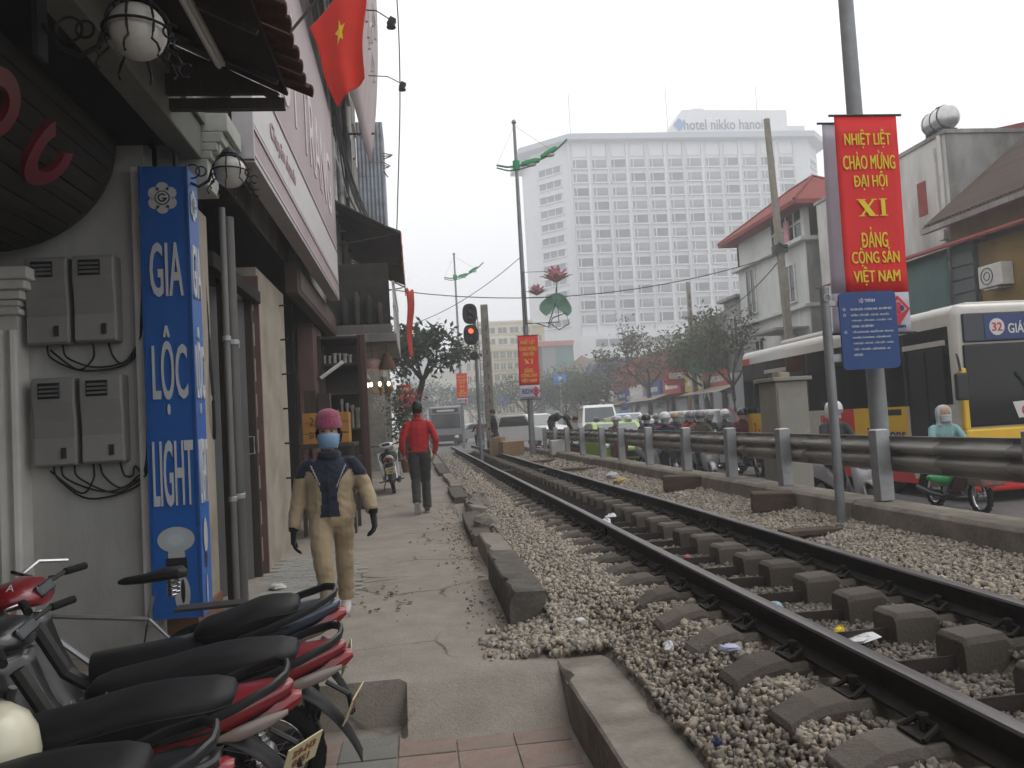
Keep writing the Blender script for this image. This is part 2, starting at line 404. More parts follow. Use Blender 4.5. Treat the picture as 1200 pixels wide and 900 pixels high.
# ================================================================== ballast
def ballast_z(x, y):
    near = 1 if y < 4.9 else max(0, 1 - (y - 4.9) / .8)
    left = .17 * (1 - near) + .045 * near
    if x < .8: return (0.02 - (.8 - x) * .12)
    if x < 1.3 + .12 * near:
        x0_ = .8 + .26 * near; t = max(0, (x - x0_) / (1.3 + .12 * near - x0_)); return left + (.235 - left) * (t * t * (3 - 2 * t))
    if x < 2.95: return .235 - (.085 if 1.85 < x < 2.6 else 0)
    t = min(1, (x - 2.95) / .9); return .235 + .11 * t
bz = MB(); by = list(np.arange(.6, 10, .12)) + list(np.arange(10, 37.2, .4)); bx_ = [.60, .68, .749, .752] + list(np.arange(.83, 3.9, .09)) + [3.9]
vs = [(x, y, (ballast_z(x, y) - .015 + rr.uniform(-.012, .012)) if (y > 4.82 or x > 1.05) else (-.05 if x > .75 else -.6)) for y in by for x in bx_]; nx = len(bx_)
bz.add(vs, [(j * nx + i, j * nx + i + 1, (j + 1) * nx + i + 1, (j + 1) * nx + i) for j in range(len(by) - 1) for i in range(nx - 1)])
tag(bz.build('track_bed', mat('track_bed_grit', (.24, .21, .172), .95, var=.35, scale=25, bump=.9, bscale=70)), kind='structure')
def stone_variants(n):
    """angular crushed stones: cubes with their corners pulled about."""
    C = np.array([(-1, -1, -1), (1, -1, -1), (1, 1, -1), (-1, 1, -1), (-1, -1, 1), (1, -1, 1), (1, 1, 1), (-1, 1, 1)], float) * .62
    out = [C * np.array([RNG.uniform(.85, 1.45), RNG.uniform(.7, 1.1), RNG.uniform(.5, .9)]) + RNG.uniform(-.30, .30, (8, 3)) for _ in range(n)]
    F = np.array([(0, 2, 1), (0, 3, 2), (4, 5, 6), (4, 6, 7), (0, 1, 5), (0, 5, 4), (1, 2, 6), (1, 6, 5), (2, 3, 7), (2, 7, 6), (3, 0, 4), (3, 4, 7)])
    return out, F
def scatter_stones(name, pts, sizes, material):
    var, F = stone_variants(40); n = len(pts); allv = np.empty((n * 8, 3)); allf = np.empty((n * 12, 3), int)
    for i in range(n):
        v = var[RNG.integers(40)]; a = RNG.uniform(0, 6.283, 3) * np.array([.3, .3, 1]); q = np.array(Euler(a).to_matrix())
        allv[i * 8:(i + 1) * 8] = (v * sizes[i]) @ q.T + pts[i]; allf[i * 12:(i + 1) * 12] = F + i * 8
    me = bpy.data.meshes.new(name); me.vertices.add(n * 8); me.vertices.foreach_set('co', allv.ravel())
    me.loops.add(n * 36); me.loops.foreach_set('vertex_index', allf.ravel()); me.polygons.add(n * 12)
    me.polygons.foreach_set('loop_start', np.arange(0, n * 36, 3)); me.update(calc_edges=True); me.materials.append(material)
    o = bpy.data.objects.new(name, me); COL.objects.link(o); return o
def stone_mat():
    m = bpy.data.materials.new('ballast_stone'); m.use_nodes = True; n = m.node_tree.nodes; l = m.node_tree.links
    b = n['Principled BSDF']; b.inputs['Roughness'].default_value = .92; b.inputs['Specular IOR Level'].default_value = .25
    g = n.new('ShaderNodeNewGeometry'); cr_ = n.new('ShaderNodeValToRGB'); e = cr_.color_ramp.elements
    e[0].position = 0; e[0].color = (.21, .188, .165, 1); e[1].position = 1; e[1].color = (.45, .395, .325, 1)
    for p, c in ((.2, (.37, .315, .25)), (.4, (.25, .232, .212)), (.55, (.42, .36, .28)), (.72, (.31, .285, .25)), (.86, (.43, .365, .285))):
        x = e.new(p); x.color = (*c, 1)
    l.new(g.outputs['Random Per Island'], cr_.inputs['Fac'])
    tc = n.new('ShaderNodeTexCoord'); nz = n.new('ShaderNodeTexNoise'); nz.inputs['Scale'].default_value = 60; nz.inputs['Detail'].default_value = 4; l.new(tc.outputs['Object'], nz.inputs['Vector'])
    # oily brown soiling along the rails
    sx = n.new('ShaderNodeSeparateXYZ'); l.new(tc.outputs['Object'], sx.inputs[0])
    s1 = n.new('ShaderNodeMath'); s1.operation = 'SUBTRACT'; s1.inputs[1].default_value = 2.22; l.new(sx.outputs['X'], s1.inputs[0])
    s2 = n.new('ShaderNodeMath'); s2.operation = 'ABSOLUTE'; l.new(s1.outputs[0], s2.inputs[0])
    mr = n.new('ShaderNodeMapRange'); mr.inputs['From Min'].default_value = .42; mr.inputs['From Max'].default_value = .72; mr.inputs['To Min'].default_value = .62; mr.inputs['To Max'].default_value = 0; l.new(s2.outputs[0], mr.inputs['Value'])
    mx_ = n.new('ShaderNodeMix'); mx_.data_type = 'RGBA'; l.new(mr.outputs['Result'], mx_.inputs['Factor']); l.new(cr_.outputs['Color'], mx_.inputs['A']); mx_.inputs['B'].default_value = (.085, .075, .068, 1)
    vr = n.new('ShaderNodeMapRange'); vr.inputs['From Min'].default_value = .3; vr.inputs['From Max'].default_value = .7; vr.inputs['To Min'].default_value = .75; vr.inputs['To Max'].default_value = 1.25; l.new(nz.outputs['Fac'], vr.inputs['Value'])
    mu = n.new('ShaderNodeMix'); mu.data_type = 'RGBA'; mu.blend_type = 'MULTIPLY'; mu.inputs['Factor'].default_value = 1; l.new(mx_.outputs['Result'], mu.inputs['A']); l.new(vr.outputs['Result'], mu.inputs['B'])
    l.new(mu.outputs['Result'], b.inputs['Base Color'])
    bp = n.new('ShaderNodeBump'); bp.inputs['Strength'].default_value = .5; bp.inputs['Distance'].default_value = .008; l.new(nz.outputs['Fac'], bp.inputs['Height']); l.new(bp.outputs['Normal'], b.inputs['Normal'])
    return m
SM = stone_mat()
def stone_pts(y0, y1, dens, smin, smax):
    A = (y1 - y0) * 3.2; n = int(A * dens); P = []; Z = []
    X = RNG.uniform(.86, 3.88, n); Y = RNG.uniform(y0, y1, n)
    for x, y in zip(X, Y):
        if x < 1.07 and y < 4.82: continue
        if abs(x - 1.70) < .065 or abs(x - 2.77) < .065: continue
        P.append((x, y, ballast_z(x, y) + RNG.uniform(-.012, .012)))
        Z.append(RNG.uniform(smin, smax) * (1.0 if RNG.random() > .06 else 1.55))
    return P, Z
P, Z = [], []
for a in ((1.4, 3.6, 2700, .010, .023), (3.6, 6, 2500, .010, .023), (6, 10, 1500, .012, .026), (10, 18, 650, .016, .032), (18, 36, 170, .026, .05)):
    p, z = stone_pts(*a); P += p; Z += z
# stones spilled through the gap in the kerb onto the pavement and small grit along the kerb foot
for k in range(620):
    y = RNG.uniform(4.82, 5.55); x = RNG.uniform(.55, .95) - .25 * RNG.random() ** 3
    P.append((x, y, max(walk_z(x, y), ballast_z(x, y) if x > .8 else (x - .52) * .25) + .006)); Z.append(RNG.uniform(.012, .03))
for k in range(420):
    x = RNG.uniform(.72, 1.12); y = RNG.uniform(4.80, 5.02); P.append((x, y, max(.0, ballast_z(x, y)) + RNG.uniform(-.02, .02))); Z.append(RNG.uniform(.014, .03))
for k in range(420):
    y = RNG.uniform(5.6, 14); x = .55 - .28 * RNG.random() ** 2.2
    P.append((x, y, walk_z(x, y) + .004)); Z.append(RNG.uniform(.006, .017) * (1.5 if RNG.random() < .1 else 1))
for k in range(260):
    y = RNG.uniform(3.3, 30); x = RNG.uniform(-1.4, .6)
    if -.15 > x and y < 4.7: continue
    P.append((x, y, walk_z(x, y) + .002)); Z.append(RNG.uniform(.003, .009))
bal = scatter_stones('ballast', np.array(P), Z, SM); tag(bal, 'crushed tan and grey ballast stones around the railway track', 'gravel', kind='stuff')
# ================================================================== railway track
M_['rail'] = mat('rail_side', (.032, .027, .024), .7, metal=.35, var=.3, scale=14, bump=.15)
M_['rail_head'] = mat('rail_head', (.16, .15, .15), .38, metal=.85, var=.25, scale=10, stretch=(8, .4, 1))
M_['sleeper'] = mat('sleeper_concrete', (.135, .118, .10), .93, var=.25, scale=8, bump=.4, bscale=50, dirt=(.06, .05, .043), damt=.7, dscale=4, objrand=.22)
M_['sleeper_bar'] = mat('sleeper_bar', (.055, .045, .04), .8, metal=.3, var=.3, scale=10, bump=.2)
RT = .435; XL, XR = 1.70, 2.77
track = thing('railway_track', 'single metre gauge railway track with dark rails on twin block concrete sleepers', 'railway track')
prof = [(-.058, 0), (.058, 0), (.058, .011), (.02, .024), (.0085, .034), (.0085, .098), (.034, .108), (.036, .128), (.030, .138), (.018, .14), (-.018, .14), (-.030, .138), (-.036, .128), (-.034, .108), (-.0085, .098), (-.0085, .034), (-.02, .024), (-.058, .011)]
for X in (XL, XR):
    q = MB(); n = len(prof); ysr = list(np.arange(.4, 12, .8)) + list(np.arange(12, 44, 2.))
    # a faint waver, as on a worn line
    rings = [[Vector((X + p[0] + .006 * math.sin(y * .5 + X), y, RT - .14 + p[1] + .003 * math.sin(y * .9))) for p in prof] for y in ysr]
    q.loft(rings)
    for fi, f in enumerate(q.f[:-2]):
        k = fi % n
        if 7 <= k <= 11: q.mi[fi] = 1
    q.build('rail', [M_['rail'], M_['rail_head']], track, smooth=True, autos=28)
    for yj in (7.6, 19.9):     # joint plates
        j = MB()
        for s_ in (-1, 1):
            j.bb(X + s_ * .022 - .012, X + s_ * .022 + .012, yj - .3, yj + .3, RT - .115, RT - .035)
            for t in (-.22, -.08, .08, .22): j.cyl((X + s_ * .034, yj + t, RT - .075), (X + s_ * .055, yj + t, RT - .075), .017, n=6)
        j.build('joint_plate', M_['rail'], track, bevel=.003)
def block_mesh(sgn, k):
    r2 = random.Random(k * 7 + (sgn > 0)); q = MB()
    if sgn > 0: pr = [(-.40, .05), (-.405, .215), (-.385, .238), (-.27, .288), (-.17, .305), (-.145, .293), (.145, .293), (.165, .30), (.19, .295), (.20, .05)]
    else: pr = [(-.39, .05), (-.395, .30), (-.37, .322), (-.18, .326), (-.145, .293), (.145, .293), (.17, .31), (.30, .285), (.36, .235), (.37, .05)]
    pr = [(a + r2.uniform(-.008, .008), b + (r2.uniform(-.006, .006) if b > .1 else 0)) for a, b in pr]; n = len(pr)
    hw = .084; ym = [(-hw - .02, 0), (-hw, 1), (hw, 1), (hw + .02, 0)]
    rings = []
    for yy, top in ((-hw - .018, 0), (-hw, 1), (hw, 1), (hw + .018, 0)):
        rings.append([Vector((a, yy, (b if top or b < .1 else b - .03))) for a, b in pr])
    q.loft(rings)
    # cast frame with a raised bar on the outer shoulder
    xo = -sgn * .3 * (1); sl_ = .05 / .12
    return q
blk = {}
for s_ in (-1, 1):
    for k in range(3): blk[(s_, k)] = None
clip = MB()
for s_ in (-1, 1):
    clip.tube([(s_ * .13, -.07, .006), (s_ * .075, -.055, .035), (s_ * .05, -.02, .028), (s_ * .085, 0, .042), (s_ * .05, .02, .028), (s_ * .075, .055, .035), (s_ * .13, .07, .006)], .0105, 6)
    clip.cyl((s_ * .085, 0, -.01), (s_ * .085, 0, .07), .012, n=6); clip.cyl((s_ * .085, 0, .048), (s_ * .085, 0, .066), .021, n=6)
    clip.box((s_ * .09, 0, .004), (.1, .13, .012))
bar_pts = MB(); bar_pts.prism([(-.03, .165), (.03, .165), (.03, .176), (-.019, .176), (-.019, .232), (-.03, .232)], 'X', XL + .15, XR - .34)
sl_objs = []; r5 = random.Random(5); clip_o = None; bar_me = None
ysl = 1.05 - .0; i = 0
while ysl < 35.5:
    dy = r5.uniform(-.025, .025); rz = r5.uniform(-.025, .025); dz = r5.uniform(-.006, .004)
    if bar_me is None:
        so_ = bar_pts.build('sleeper', M_['sleeper_bar'], track); bar_me = so_.data
        so_.data.transform(Matrix.Translation((-(XL + XR) / 2, 0, 0)))
    else:
        so_ = bpy.data.objects.new('sleeper', bar_me); COL.objects.link(so_); so_.parent = track
    so_.location = ((XL + XR) / 2, ysl + dy, dz); so_.rotation_euler = (0, 0, rz)
    for sgn, X in ((1, XL), (-1, XR)):
        k = r5.randrange(3)
        if blk[(sgn, k)] is None:
            bo = block_mesh(sgn, k).build('sleeper_block', M_['sleeper'], so_, bevel=.004); blk[(sgn, k)] = bo
        else:
            bo = blk[(sgn, k)].copy(); COL.objects.link(bo); bo.parent = so_
        bo.location = (X - (XL + XR) / 2, 0, r5.uniform(-.006, .004))
        if clip_o is None: clip_o = clip.build('rail_clip', M_['rail'], so_, smooth=True); co = clip_o
        else: co = clip_o.copy(); COL.objects.link(co); co.parent = so_
        co.location = (X - (XL + XR) / 2, 0, .297)
    ysl += .49; i += 1

# ================================================================== guard rail
M_['beam'] = mat('guard_beam_steel', (.36, .35, .33), .45, metal=.35, var=.12, scale=6, stretch=(1, .05, 4), dirt=(.23, .215, .19), damt=.4, dscale=1.2, bump=.03)
gr = thing('guard_rail', 'long grey steel guard rail on square posts beside the track', 'guard rail')
def gz(y): return 1.10 + .06 * min(1, max(0, (y - 6) / 12))      # beam top
posts = [1.1, 2.98, 4.87, 6.70, 8.60, 10.15, 11.9, 13.9, 15.85, 17.5, 19.7, 21.7, 23.6, 25.6]
pm = MB(); pm.box((0, 0, .31), (.125, .125, .62)); pm.box((0, 0, .623), (.125, .125, .010), taper=.7)
po = None
for y in posts:
    if po is None: po = pm.build('post', M_['steel'], gr, bevel=.006); o = po
    else: o = po.copy(); COL.objects.link(o); o.parent = gr
    o.location = (4.06, y, .54); o.scale = (1, 1, (gz(y) + .06 - .54) / .62); o.rotation_euler = (r5.uniform(-.012, .012), r5.uniform(-.012, .012), r5.uniform(-.03, .03))
wp = [(0, 0), (.02, .012), (.022, .05), (-.045, .085), (-.048, .115), (.02, .15), (.022, .165), (-.048, .2), (-.045, .23), (.022, .265), (.02, .30), (0, .312)]
yy = -.2
while yy < 26:
    L = 3.85; q = MB(); ye = min(yy + L, 26)
    rings = []
    for t in np.linspace(yy, ye + .18, 6):
        rings.append([Vector((4.06 + .115 + p[0], t, gz(t) - .312 + p[1])) for p in wp] )
    n = len(wp)
    for a in range(len(rings) - 1):
        q.add(rings[a] + rings[a + 1], [(k, k + 1, n + k + 1, n + k) for k in range(n - 1)])
    q.build('beam', M_['beam'], gr, smooth=True, autos=60, solid=.006); yy += L - .004
    for t in (-.09, -.03, .03, .09):
        pass
# ================================================================== shop houses on the left
M_['wall_white'] = mat('wall_white', (.43, .43, .41), .85, var=.1, scale=2, bump=.15, dirt=(.25, .24, .22), damt=.7, dscale=1.2, stretch=(1, 1, .4))
M_['wall_cream'] = mat('wall_cream', (.35, .31, .255), .85, var=.1, scale=3, bump=.15, dirt=(.18, .155, .125), damt=.6, dscale=1.8)
M_['wall_grey'] = mat('wall_grey_weathered', (.34, .33, .31), .9, var=.2, scale=2.5, bump=.25, dirt=(.10, .095, .09), damt=.8, dscale=.8, stretch=(1, 1, .35))
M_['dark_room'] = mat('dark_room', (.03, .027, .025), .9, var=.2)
M_['wood_dark'] = mat('wood_dark', (.045, .032, .026), .6, var=.3, scale=8, stretch=(6, 6, .6), bump=.1)
M_['brown_fascia'] = mat('brown_fascia', (.09, .065, .056), .7, var=.15, scale=4, dirt=(.08, .06, .05), damt=.5)
M_['pink_tile'] = mat('pink_tile', (.15, .085, .08), .5, var=.15, scale=6, dirt=(.14, .09, .08), damt=.4)
M_['sign_blue'] = mat('sign_blue', (.016, .11, .40), .35, var=.06, scale=3, dirt=(.02, .07, .22), damt=.3)
M_['sign_letter'] = mat('sign_letter_silver', (.55, .57, .59), .4, metal=.1, var=.06)
M_['tin'] = mat('tin_sheet', (.28, .31, .36), .5, metal=.4, var=.15, scale=4, dirt=(.16, .14, .12), damt=.5)
M_['bracket'] = M_['iron']

# ---- nearest shop: wall with the meters, pilaster, overhang
nb = thing('shop_house', 'nearest shop with white end wall, fluted pilaster and dark overhanging soffit', 'building')
q = MB(); q.bb(-6, -1.80, 5.75, 5.95, -.4, 3.52); q.build('end_wall', M_['wall_white'], nb)
q = MB(); q.bb(-1.86, -1.79, 5.66, 5.76, .2, 3.3); q.build('corner_strip', M_['white_paint'], nb, bevel=.006)
pl = MB(); pl.bb(-2.98, -2.58, 5.6, 5.76, -.25, 2.36)
for k in range(5): pl.cyl((-2.945 + k * .083, 5.6, -.2), (-2.945 + k * .083, 5.6, 2.2), .03, n=8)
plo = pl.build('pilaster', M_['white_paint'], nb, smooth=True)
cp = MB()
for k, (e, z0, z1) in enumerate(((.03, 2.30, 2.34), (.02, 2.36, 2.40), (.05, 2.40, 2.46), (.09, 2.46, 2.52), (.12, 2.52, 2.60))): cp.bb(-2.98 - e, -2.58 + e, 5.6 - e, 5.74, z0, z1)
cp.build('capital', M_['white_paint'], plo, bevel=.008)
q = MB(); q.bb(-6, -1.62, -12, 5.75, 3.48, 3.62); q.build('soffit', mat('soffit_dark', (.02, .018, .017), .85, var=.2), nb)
q = MB(); q.bb(-1.62, -1.45, -12, 5.95, 3.44, 3.70); q.bb(-1.66, -1.42, -12, 5.97, 3.70, 3.78); q.build('edge_beam', mat('edge_beam_plaster', (.16, .165, .148), .85, var=.15, dirt=(.13, .13, .11), damt=.6, dscale=2), nb, bevel=.01)
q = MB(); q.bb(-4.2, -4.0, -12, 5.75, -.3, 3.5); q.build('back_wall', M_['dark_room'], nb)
q = MB(); q.bb(-6, -1.64, -12, 5.95, 3.78, 9.5); q.build('upper_storeys', M_['wall_grey'], nb)
q = MB(); q.bb(-4.0, -1.0, -5.2, -5, -.3, 3.5); q.build('added_rear_wall', M_['wall_grey'], nb)  # unseen wall behind the camera, added to keep the near shop dark
# moulded corner console under the beam
cn = MB()
for e, z0, z1 in ((0, 3.25, 3.46), (.03, 3.46, 3.52), (.07, 3.52, 3.58), (.11, 3.58, 3.66), (.15, 3.66, 3.80)): cn.bb(-1.78 , -1.42 + e, 5.98 - .0, 6.30 + e, z0, z1)
for k in range(7): cn.bb(-1.40 + .0, -1.33, 6.0 + k * .06, 6.035 + k * .06, 3.50, 3.58)
cn.build('console', mat('console_plaster', (.42, .43, .39), .8, var=.1, dirt=(.2, .2, .17), damt=.5), nb, bevel=.008)
# curved slatted fascia hanging under the soffit with red letters
bf = thing('slatted_fascia', 'dark curved slatted shop fascia hanging under the near soffit', 'fascia')
N = 11
for k in range(N):
    a0 = PI / 2 * k / N * 1.05; a1 = PI / 2 * (k + 1) / N * 1.05 - .012; s_ = MB()
    cx, cz, rx_, rz_ = -2.72, 3.44, .80, .72
    P0 = lambda a, e: (cx + (rx_ + e) * math.cos(a), cz - (rz_ + e) * math.sin(a))
    pts = [P0(a0, .012), P0((a0 + a1) / 2, .018), P0(a1, .012), P0(a1, -.012), P0(a0, -.012)]
    s_.prism(pts, 'Y', .8, 5.55); s_.build('slat', mat('slat_dark', (.035, .032, .029), .75, var=.25, scale=4, stretch=(1, .15, 1)), bf)
e_ = MB(); e_.prism([(cx + rx_ * math.cos(a), cz - rz_ * math.sin(a)) for a in np.linspace(0, 1.65, 12)] + [(cx - .1, cz)], 'Y', 5.55, 5.6); e_.build('end_panel', M_['dark_metal'], bf)
red = mat('red_letter', (.17, .02, .024), .4, var=.1, coat=.3)
def on_barrel(y, a, e): return Vector((cx + (rx_ + e) * math.cos(a), y, cz - (rz_ + e) * math.sin(a)))
def barrel_ring(name, y0, a0_, wy, wa, th, arc0, arc1, label):
    s_ = MB(); n = 26; ri = []
    for i in range(n + 1):
        t = arc0 + (arc1 - arc0) * i / n
        inner = on_barrel(y0 + (wy - th) * math.cos(t), a0_ + (wa - th / rx_) * math.sin(t), .05); outer = on_barrel(y0 + wy * math.cos(t), a0_ + wa * math.sin(t), .05)
        i2 = on_barrel(y0 + (wy - th) * math.cos(t), a0_ + (wa - th / rx_) * math.sin(t), .0); o2 = on_barrel(y0 + wy * math.cos(t), a0_ + wa * math.sin(t), .0)
        ri.append([inner, outer, o2, i2])
    s_.loft(ri, True); tag(s_.build(name, red, smooth=True), label, 'letter')
barrel_ring('red_letter', 4.1, .48, .20, .25, .09, 0, 2 * PI, 'red raised ring shaped letter, left one on the dark slatted fascia')
barrel_ring('red_letter', 4.75, .50, .20, .26, .09, -.4, 4.1, 'red raised open curved letter, right one on the dark slatted fascia')
# ---- tiled canopy over the pavement
tcn = thing('tiled_canopy', 'small canopy of dark red clay tiles over the near shop front', 'canopy')
q = MB()
q.add([(-1.62, 1.0, 4.05), (-.72, 1.0, 3.60), (-.72, 5.2, 3.60), (-1.62, 5.2, 4.05)], [(0, 1, 2, 3)])
q.build('underside', mat('canopy_board', (.035, .018, .016), .8, var=.25, stretch=(8, 1, 1)), tcn, solid=.02)
for y in np.arange(1.2, 5.3, .62):
    r_ = MB(); r_.tube([(-1.62, y, 3.99), (-.74, y, 3.56)], .022, 4); r_.build('rafter', M_['wood_dark'], tcn)
r_ = MB(); r_.bb(-1.62, -.74, 5.17, 5.22, 3.50, 3.57); r_.tube([(-1.6, 5.19, 3.57), (-1.18, 5.19, 3.80), (-.76, 5.19, 3.55)], .025, 4); r_.build('gable_truss', M_['wood_dark'], tcn)
r_ = MB(); r_.prism([(-1.61, 3.57), (-.76, 3.57), (-1.61, 3.99)], 'Y', 5.10, 5.14); r_.build('gable_board', M_['wood_dark'], tcn)
tile = MB()
ring = []
for t in (0, 1):
    ring.append([Vector((.26 * t, .085 * math.cos(a), .045 * math.sin(a))) for a in np.linspace(0, PI, 7)] + [Vector((.26 * t, .07 * math.cos(a), .03 * math.sin(a))) for a in np.linspace(PI, 0, 7)])
tile.loft(ring)
tm = mat('clay_tile', (.10, .042, .034), .85, var=.35, scale=12, bump=.3, dirt=(.045, .035, .03), damt=.6, dscale=5); t0 = None
dv = Vector((.90, 0, -.45)).normalized()
for j in range(25):
    for i in range(4):
        if t0 is None: t0 = tile.build('roof_tile', tm, tcn); o = t0
        else: o = t0.copy(); COL.objects.link(o); o.parent = tcn
        p = Vector((-.60, 1.05 + j * .172, 3.575)) - dv * (.25 * (i + 1)) + Vector((0, 0, .02))
        o.location = p + Vector((r5.uniform(-.012, .012), r5.uniform(-.01, .01), 0)); o.rotation_euler = (r5.uniform(-.05, .05), math.atan2(.45, .90) - .05, r5.uniform(-.04, .04))
ft = thing('fluorescent_tube', 'unlit white fluorescent tube fitting under the tiled canopy', 'light fitting', (-1.08, 4.5, 3.66))
q = MB(); q.box((0, 0, .03), (.06, .9, .035)); q.build('housing', M_['white_paint'], ft, bevel=.004)
q = MB(); q.cyl((0, -.42, 0), (0, .42, 0), .016, n=10); q.build('tube', mat('tube_glass', (.75, .75, .73), .3, var=.03), ft, smooth=True)
# ---- blue light-shop sign
sg = thing('blue_sign', 'tall blue box sign with silver letters on the white end wall', 'sign')
x0, x1, ya, yb, z0, z1 = -1.772, -1.475, 5.60, 5.88, .24, 3.28
q = MB(); q.bb(x0, x1, ya, yb, z0, z1); q.build('box', M_['sign_blue'], sg, bevel=.004)
q = MB()
for xx in (x0 - .006, x1 + .004): q.bb(xx - .008, xx + .008, ya - .012, ya + .012, z0, z1)
q.build('edge_trim', mat('trim_blue', (.018, .09, .29), .35, var=.05), sg)
def fit_text(name, s, par, cen, xdir, width, height, material, off=.0, bold=0.0):
    bar = s.startswith('Đ'); o = text(name, s.replace('Đ', 'D'), 1.0, material, par, Matrix.Identity(4), offset=min(off, .011), ext=.001 if bold else .006)
    if bold:
        bm = bmesh.new()
        for k_, dx in enumerate((0, -bold, bold)):
            me2 = o.data.copy(); me2.transform(Matrix.Translation((dx, 0, .0012 * k_))); bm.from_mesh(me2); bpy.data.meshes.remove(me2)
        bm.to_mesh(o.data); bm.free()
    if bar:     # stroke of the letter, a hair proud of the stem
        bm = bmesh.new(); bm.from_mesh(o.data); xl = min(v.co.x for v in bm.verts); vv = [bm.verts.new((xl + a, b, .0058 if bold else .0085)) for a, b in ((-.08, -.02), (.36, -.02), (.36, .06), (-.08, .06))]
        bm.faces.new(vv); bm.to_mesh(o.data); bm.free()
    co = [v.co for v in o.data.vertices]; a = [min(c[i] for c in co) for i in range(2)]; b = [max(c[i] for c in co) for i in range(2)]
    sx_, sy_ = width / (b[0] - a[0]), height / (b[1] - a[1])
    m = frame_m(cen, xdir, (0, 0, 1)) @ Matrix.Diagonal((sx_, sy_, 1, 1)) @ Matrix.Translation((-(a[0] + b[0]) / 2, -(a[1] + b[1]) / 2, 0))
    o.data.transform(m); return o
xc = (x0 + x1) / 2
for s_, zc, wd, ht in (('GIA', 2.57, .215, .37), ('LỘC', 1.89, .225, .60), ('LIGHT', 1.20, .26, .44)):
    fit_text('lettering', s_, sg, (xc, ya - .007, zc), (1, 0, 0), wd, ht, M_['sign_letter'], .012)
    fit_text('lettering', s_, sg, (x1 + .007, (ya + yb) / 2, zc), (0, 1, 0), .2, ht, M_['sign_letter'], .012)
def emblem(c, xd, parent, s_=1.0):
    q = MB(); X = Vector(xd); Z = Vector((0, 0, 1)); Nn = X.cross(Z); c = Vector(c)
    def disc(u, v, r_, e, n=14, mi=0):
        q.m(mi); q.add([c + X * (u + r_ * math.cos(2 * PI * k / n)) * s_ + Z * (v + r_ * math.sin(2 * PI * k / n)) + Nn * e for k in range(n)], [tuple(range(n))])
    for k in range(6):
        a = PI / 2 + k * PI / 3; disc(.058 * math.cos(a), .066 * math.sin(a), .043, .006, mi=0)
    disc(0, 0, .062, .008, mi=0); disc(0, 0, .050, .010, mi=1); disc(0, 0, .042, .012, mi=0)
    q.m(1); a = [c + (X * .03 * math.cos(t) * s_ + Z * .03 * math.sin(t)) + Nn * .014 for t in np.linspace(.6, 5.9, 12)]; b = [c + (X * .019 * math.cos(t) * s_ + Z * .019 * math.sin(t)) + Nn * .014 for t in np.linspace(.6, 5.9, 12)]
    for i in range(11): q.add([a[i], a[i + 1], b[i + 1], b[i]], [(0, 1, 2, 3)])
    q.add([c + X * .0 + Nn * .014, c + X * .032 * s_ + Nn * .014, c + X * .032 * s_ - Z * .011 + Nn * .014, c - Z * .011 + Nn * .014], [(0, 1, 2, 3)])
    q.build('flower_emblem', [M_['sign_letter'], mat('emblem_dark', (.03, .035, .05), .5, var=0)], parent, fix=False)
emblem((xc - .01, ya, 3.06), (1, 0, 0), sg); emblem((x1, (ya + yb) / 2, 3.04), (0, 1, 0), sg, .8)
# printed lamp pictures on the sign
lp = MB()
def ell(cx_, cz_, a, b, e, mi, n=20, t0=0, t1=2 * PI):
    lp.m(mi); lp.add([(cx_ + a * math.cos(t), ya - e, cz_ + b * math.sin(t)) for t in np.linspace(t0, t1, n)], [tuple(range(n))])
ell(xc + .0, .655, .055, .075, .0055, 0); ell(xc, .76, .120, .085, .0065, 0); ell(xc, .765, .078, .058, .0075, 1); ell(xc, .76, .05, .035, .0085, 2)
lp.m(3).add([(xc - .07, ya - .0095, .56), (xc + .07, ya - .0095, .56), (xc + .065, ya - .0095, .64), (xc - .065, ya - .0095, .64)], [(0, 1, 2, 3)])
ell(xc + .03, .40, .05, .12, .0055, 0); ell(xc + .035, .42, .014, .08, .0075, 3)
lp.build('lamp_picture', [mat('print_white', (.42, .43, .43), .4, var=.05), mat('print_ice', (.40, .47, .52), .4, var=.1), mat('print_grey', (.48, .52, .55), .4, var=.1), mat('print_black', (.02, .02, .025), .4, var=.1)], sg, fix=False)
lp = MB()
def ell2(cy_, cz_, a, b, e, mi, n=18):
    lp.m(mi); lp.add([(x1 + e, cy_ + a * math.cos(t), cz_ + b * math.sin(t)) for t in np.linspace(0, 2 * PI, n)], [tuple(range(n))])
ell2(5.74, .76, .05, .12, .0055, 0); ell2(5.74, .60, .025, .06, .0065, 1); ell2(5.74, .38, .018, .12, .0055, 0)
lp.build('lamp_picture', [MATS['print_white'], MATS['print_black']], sg, fix=False)
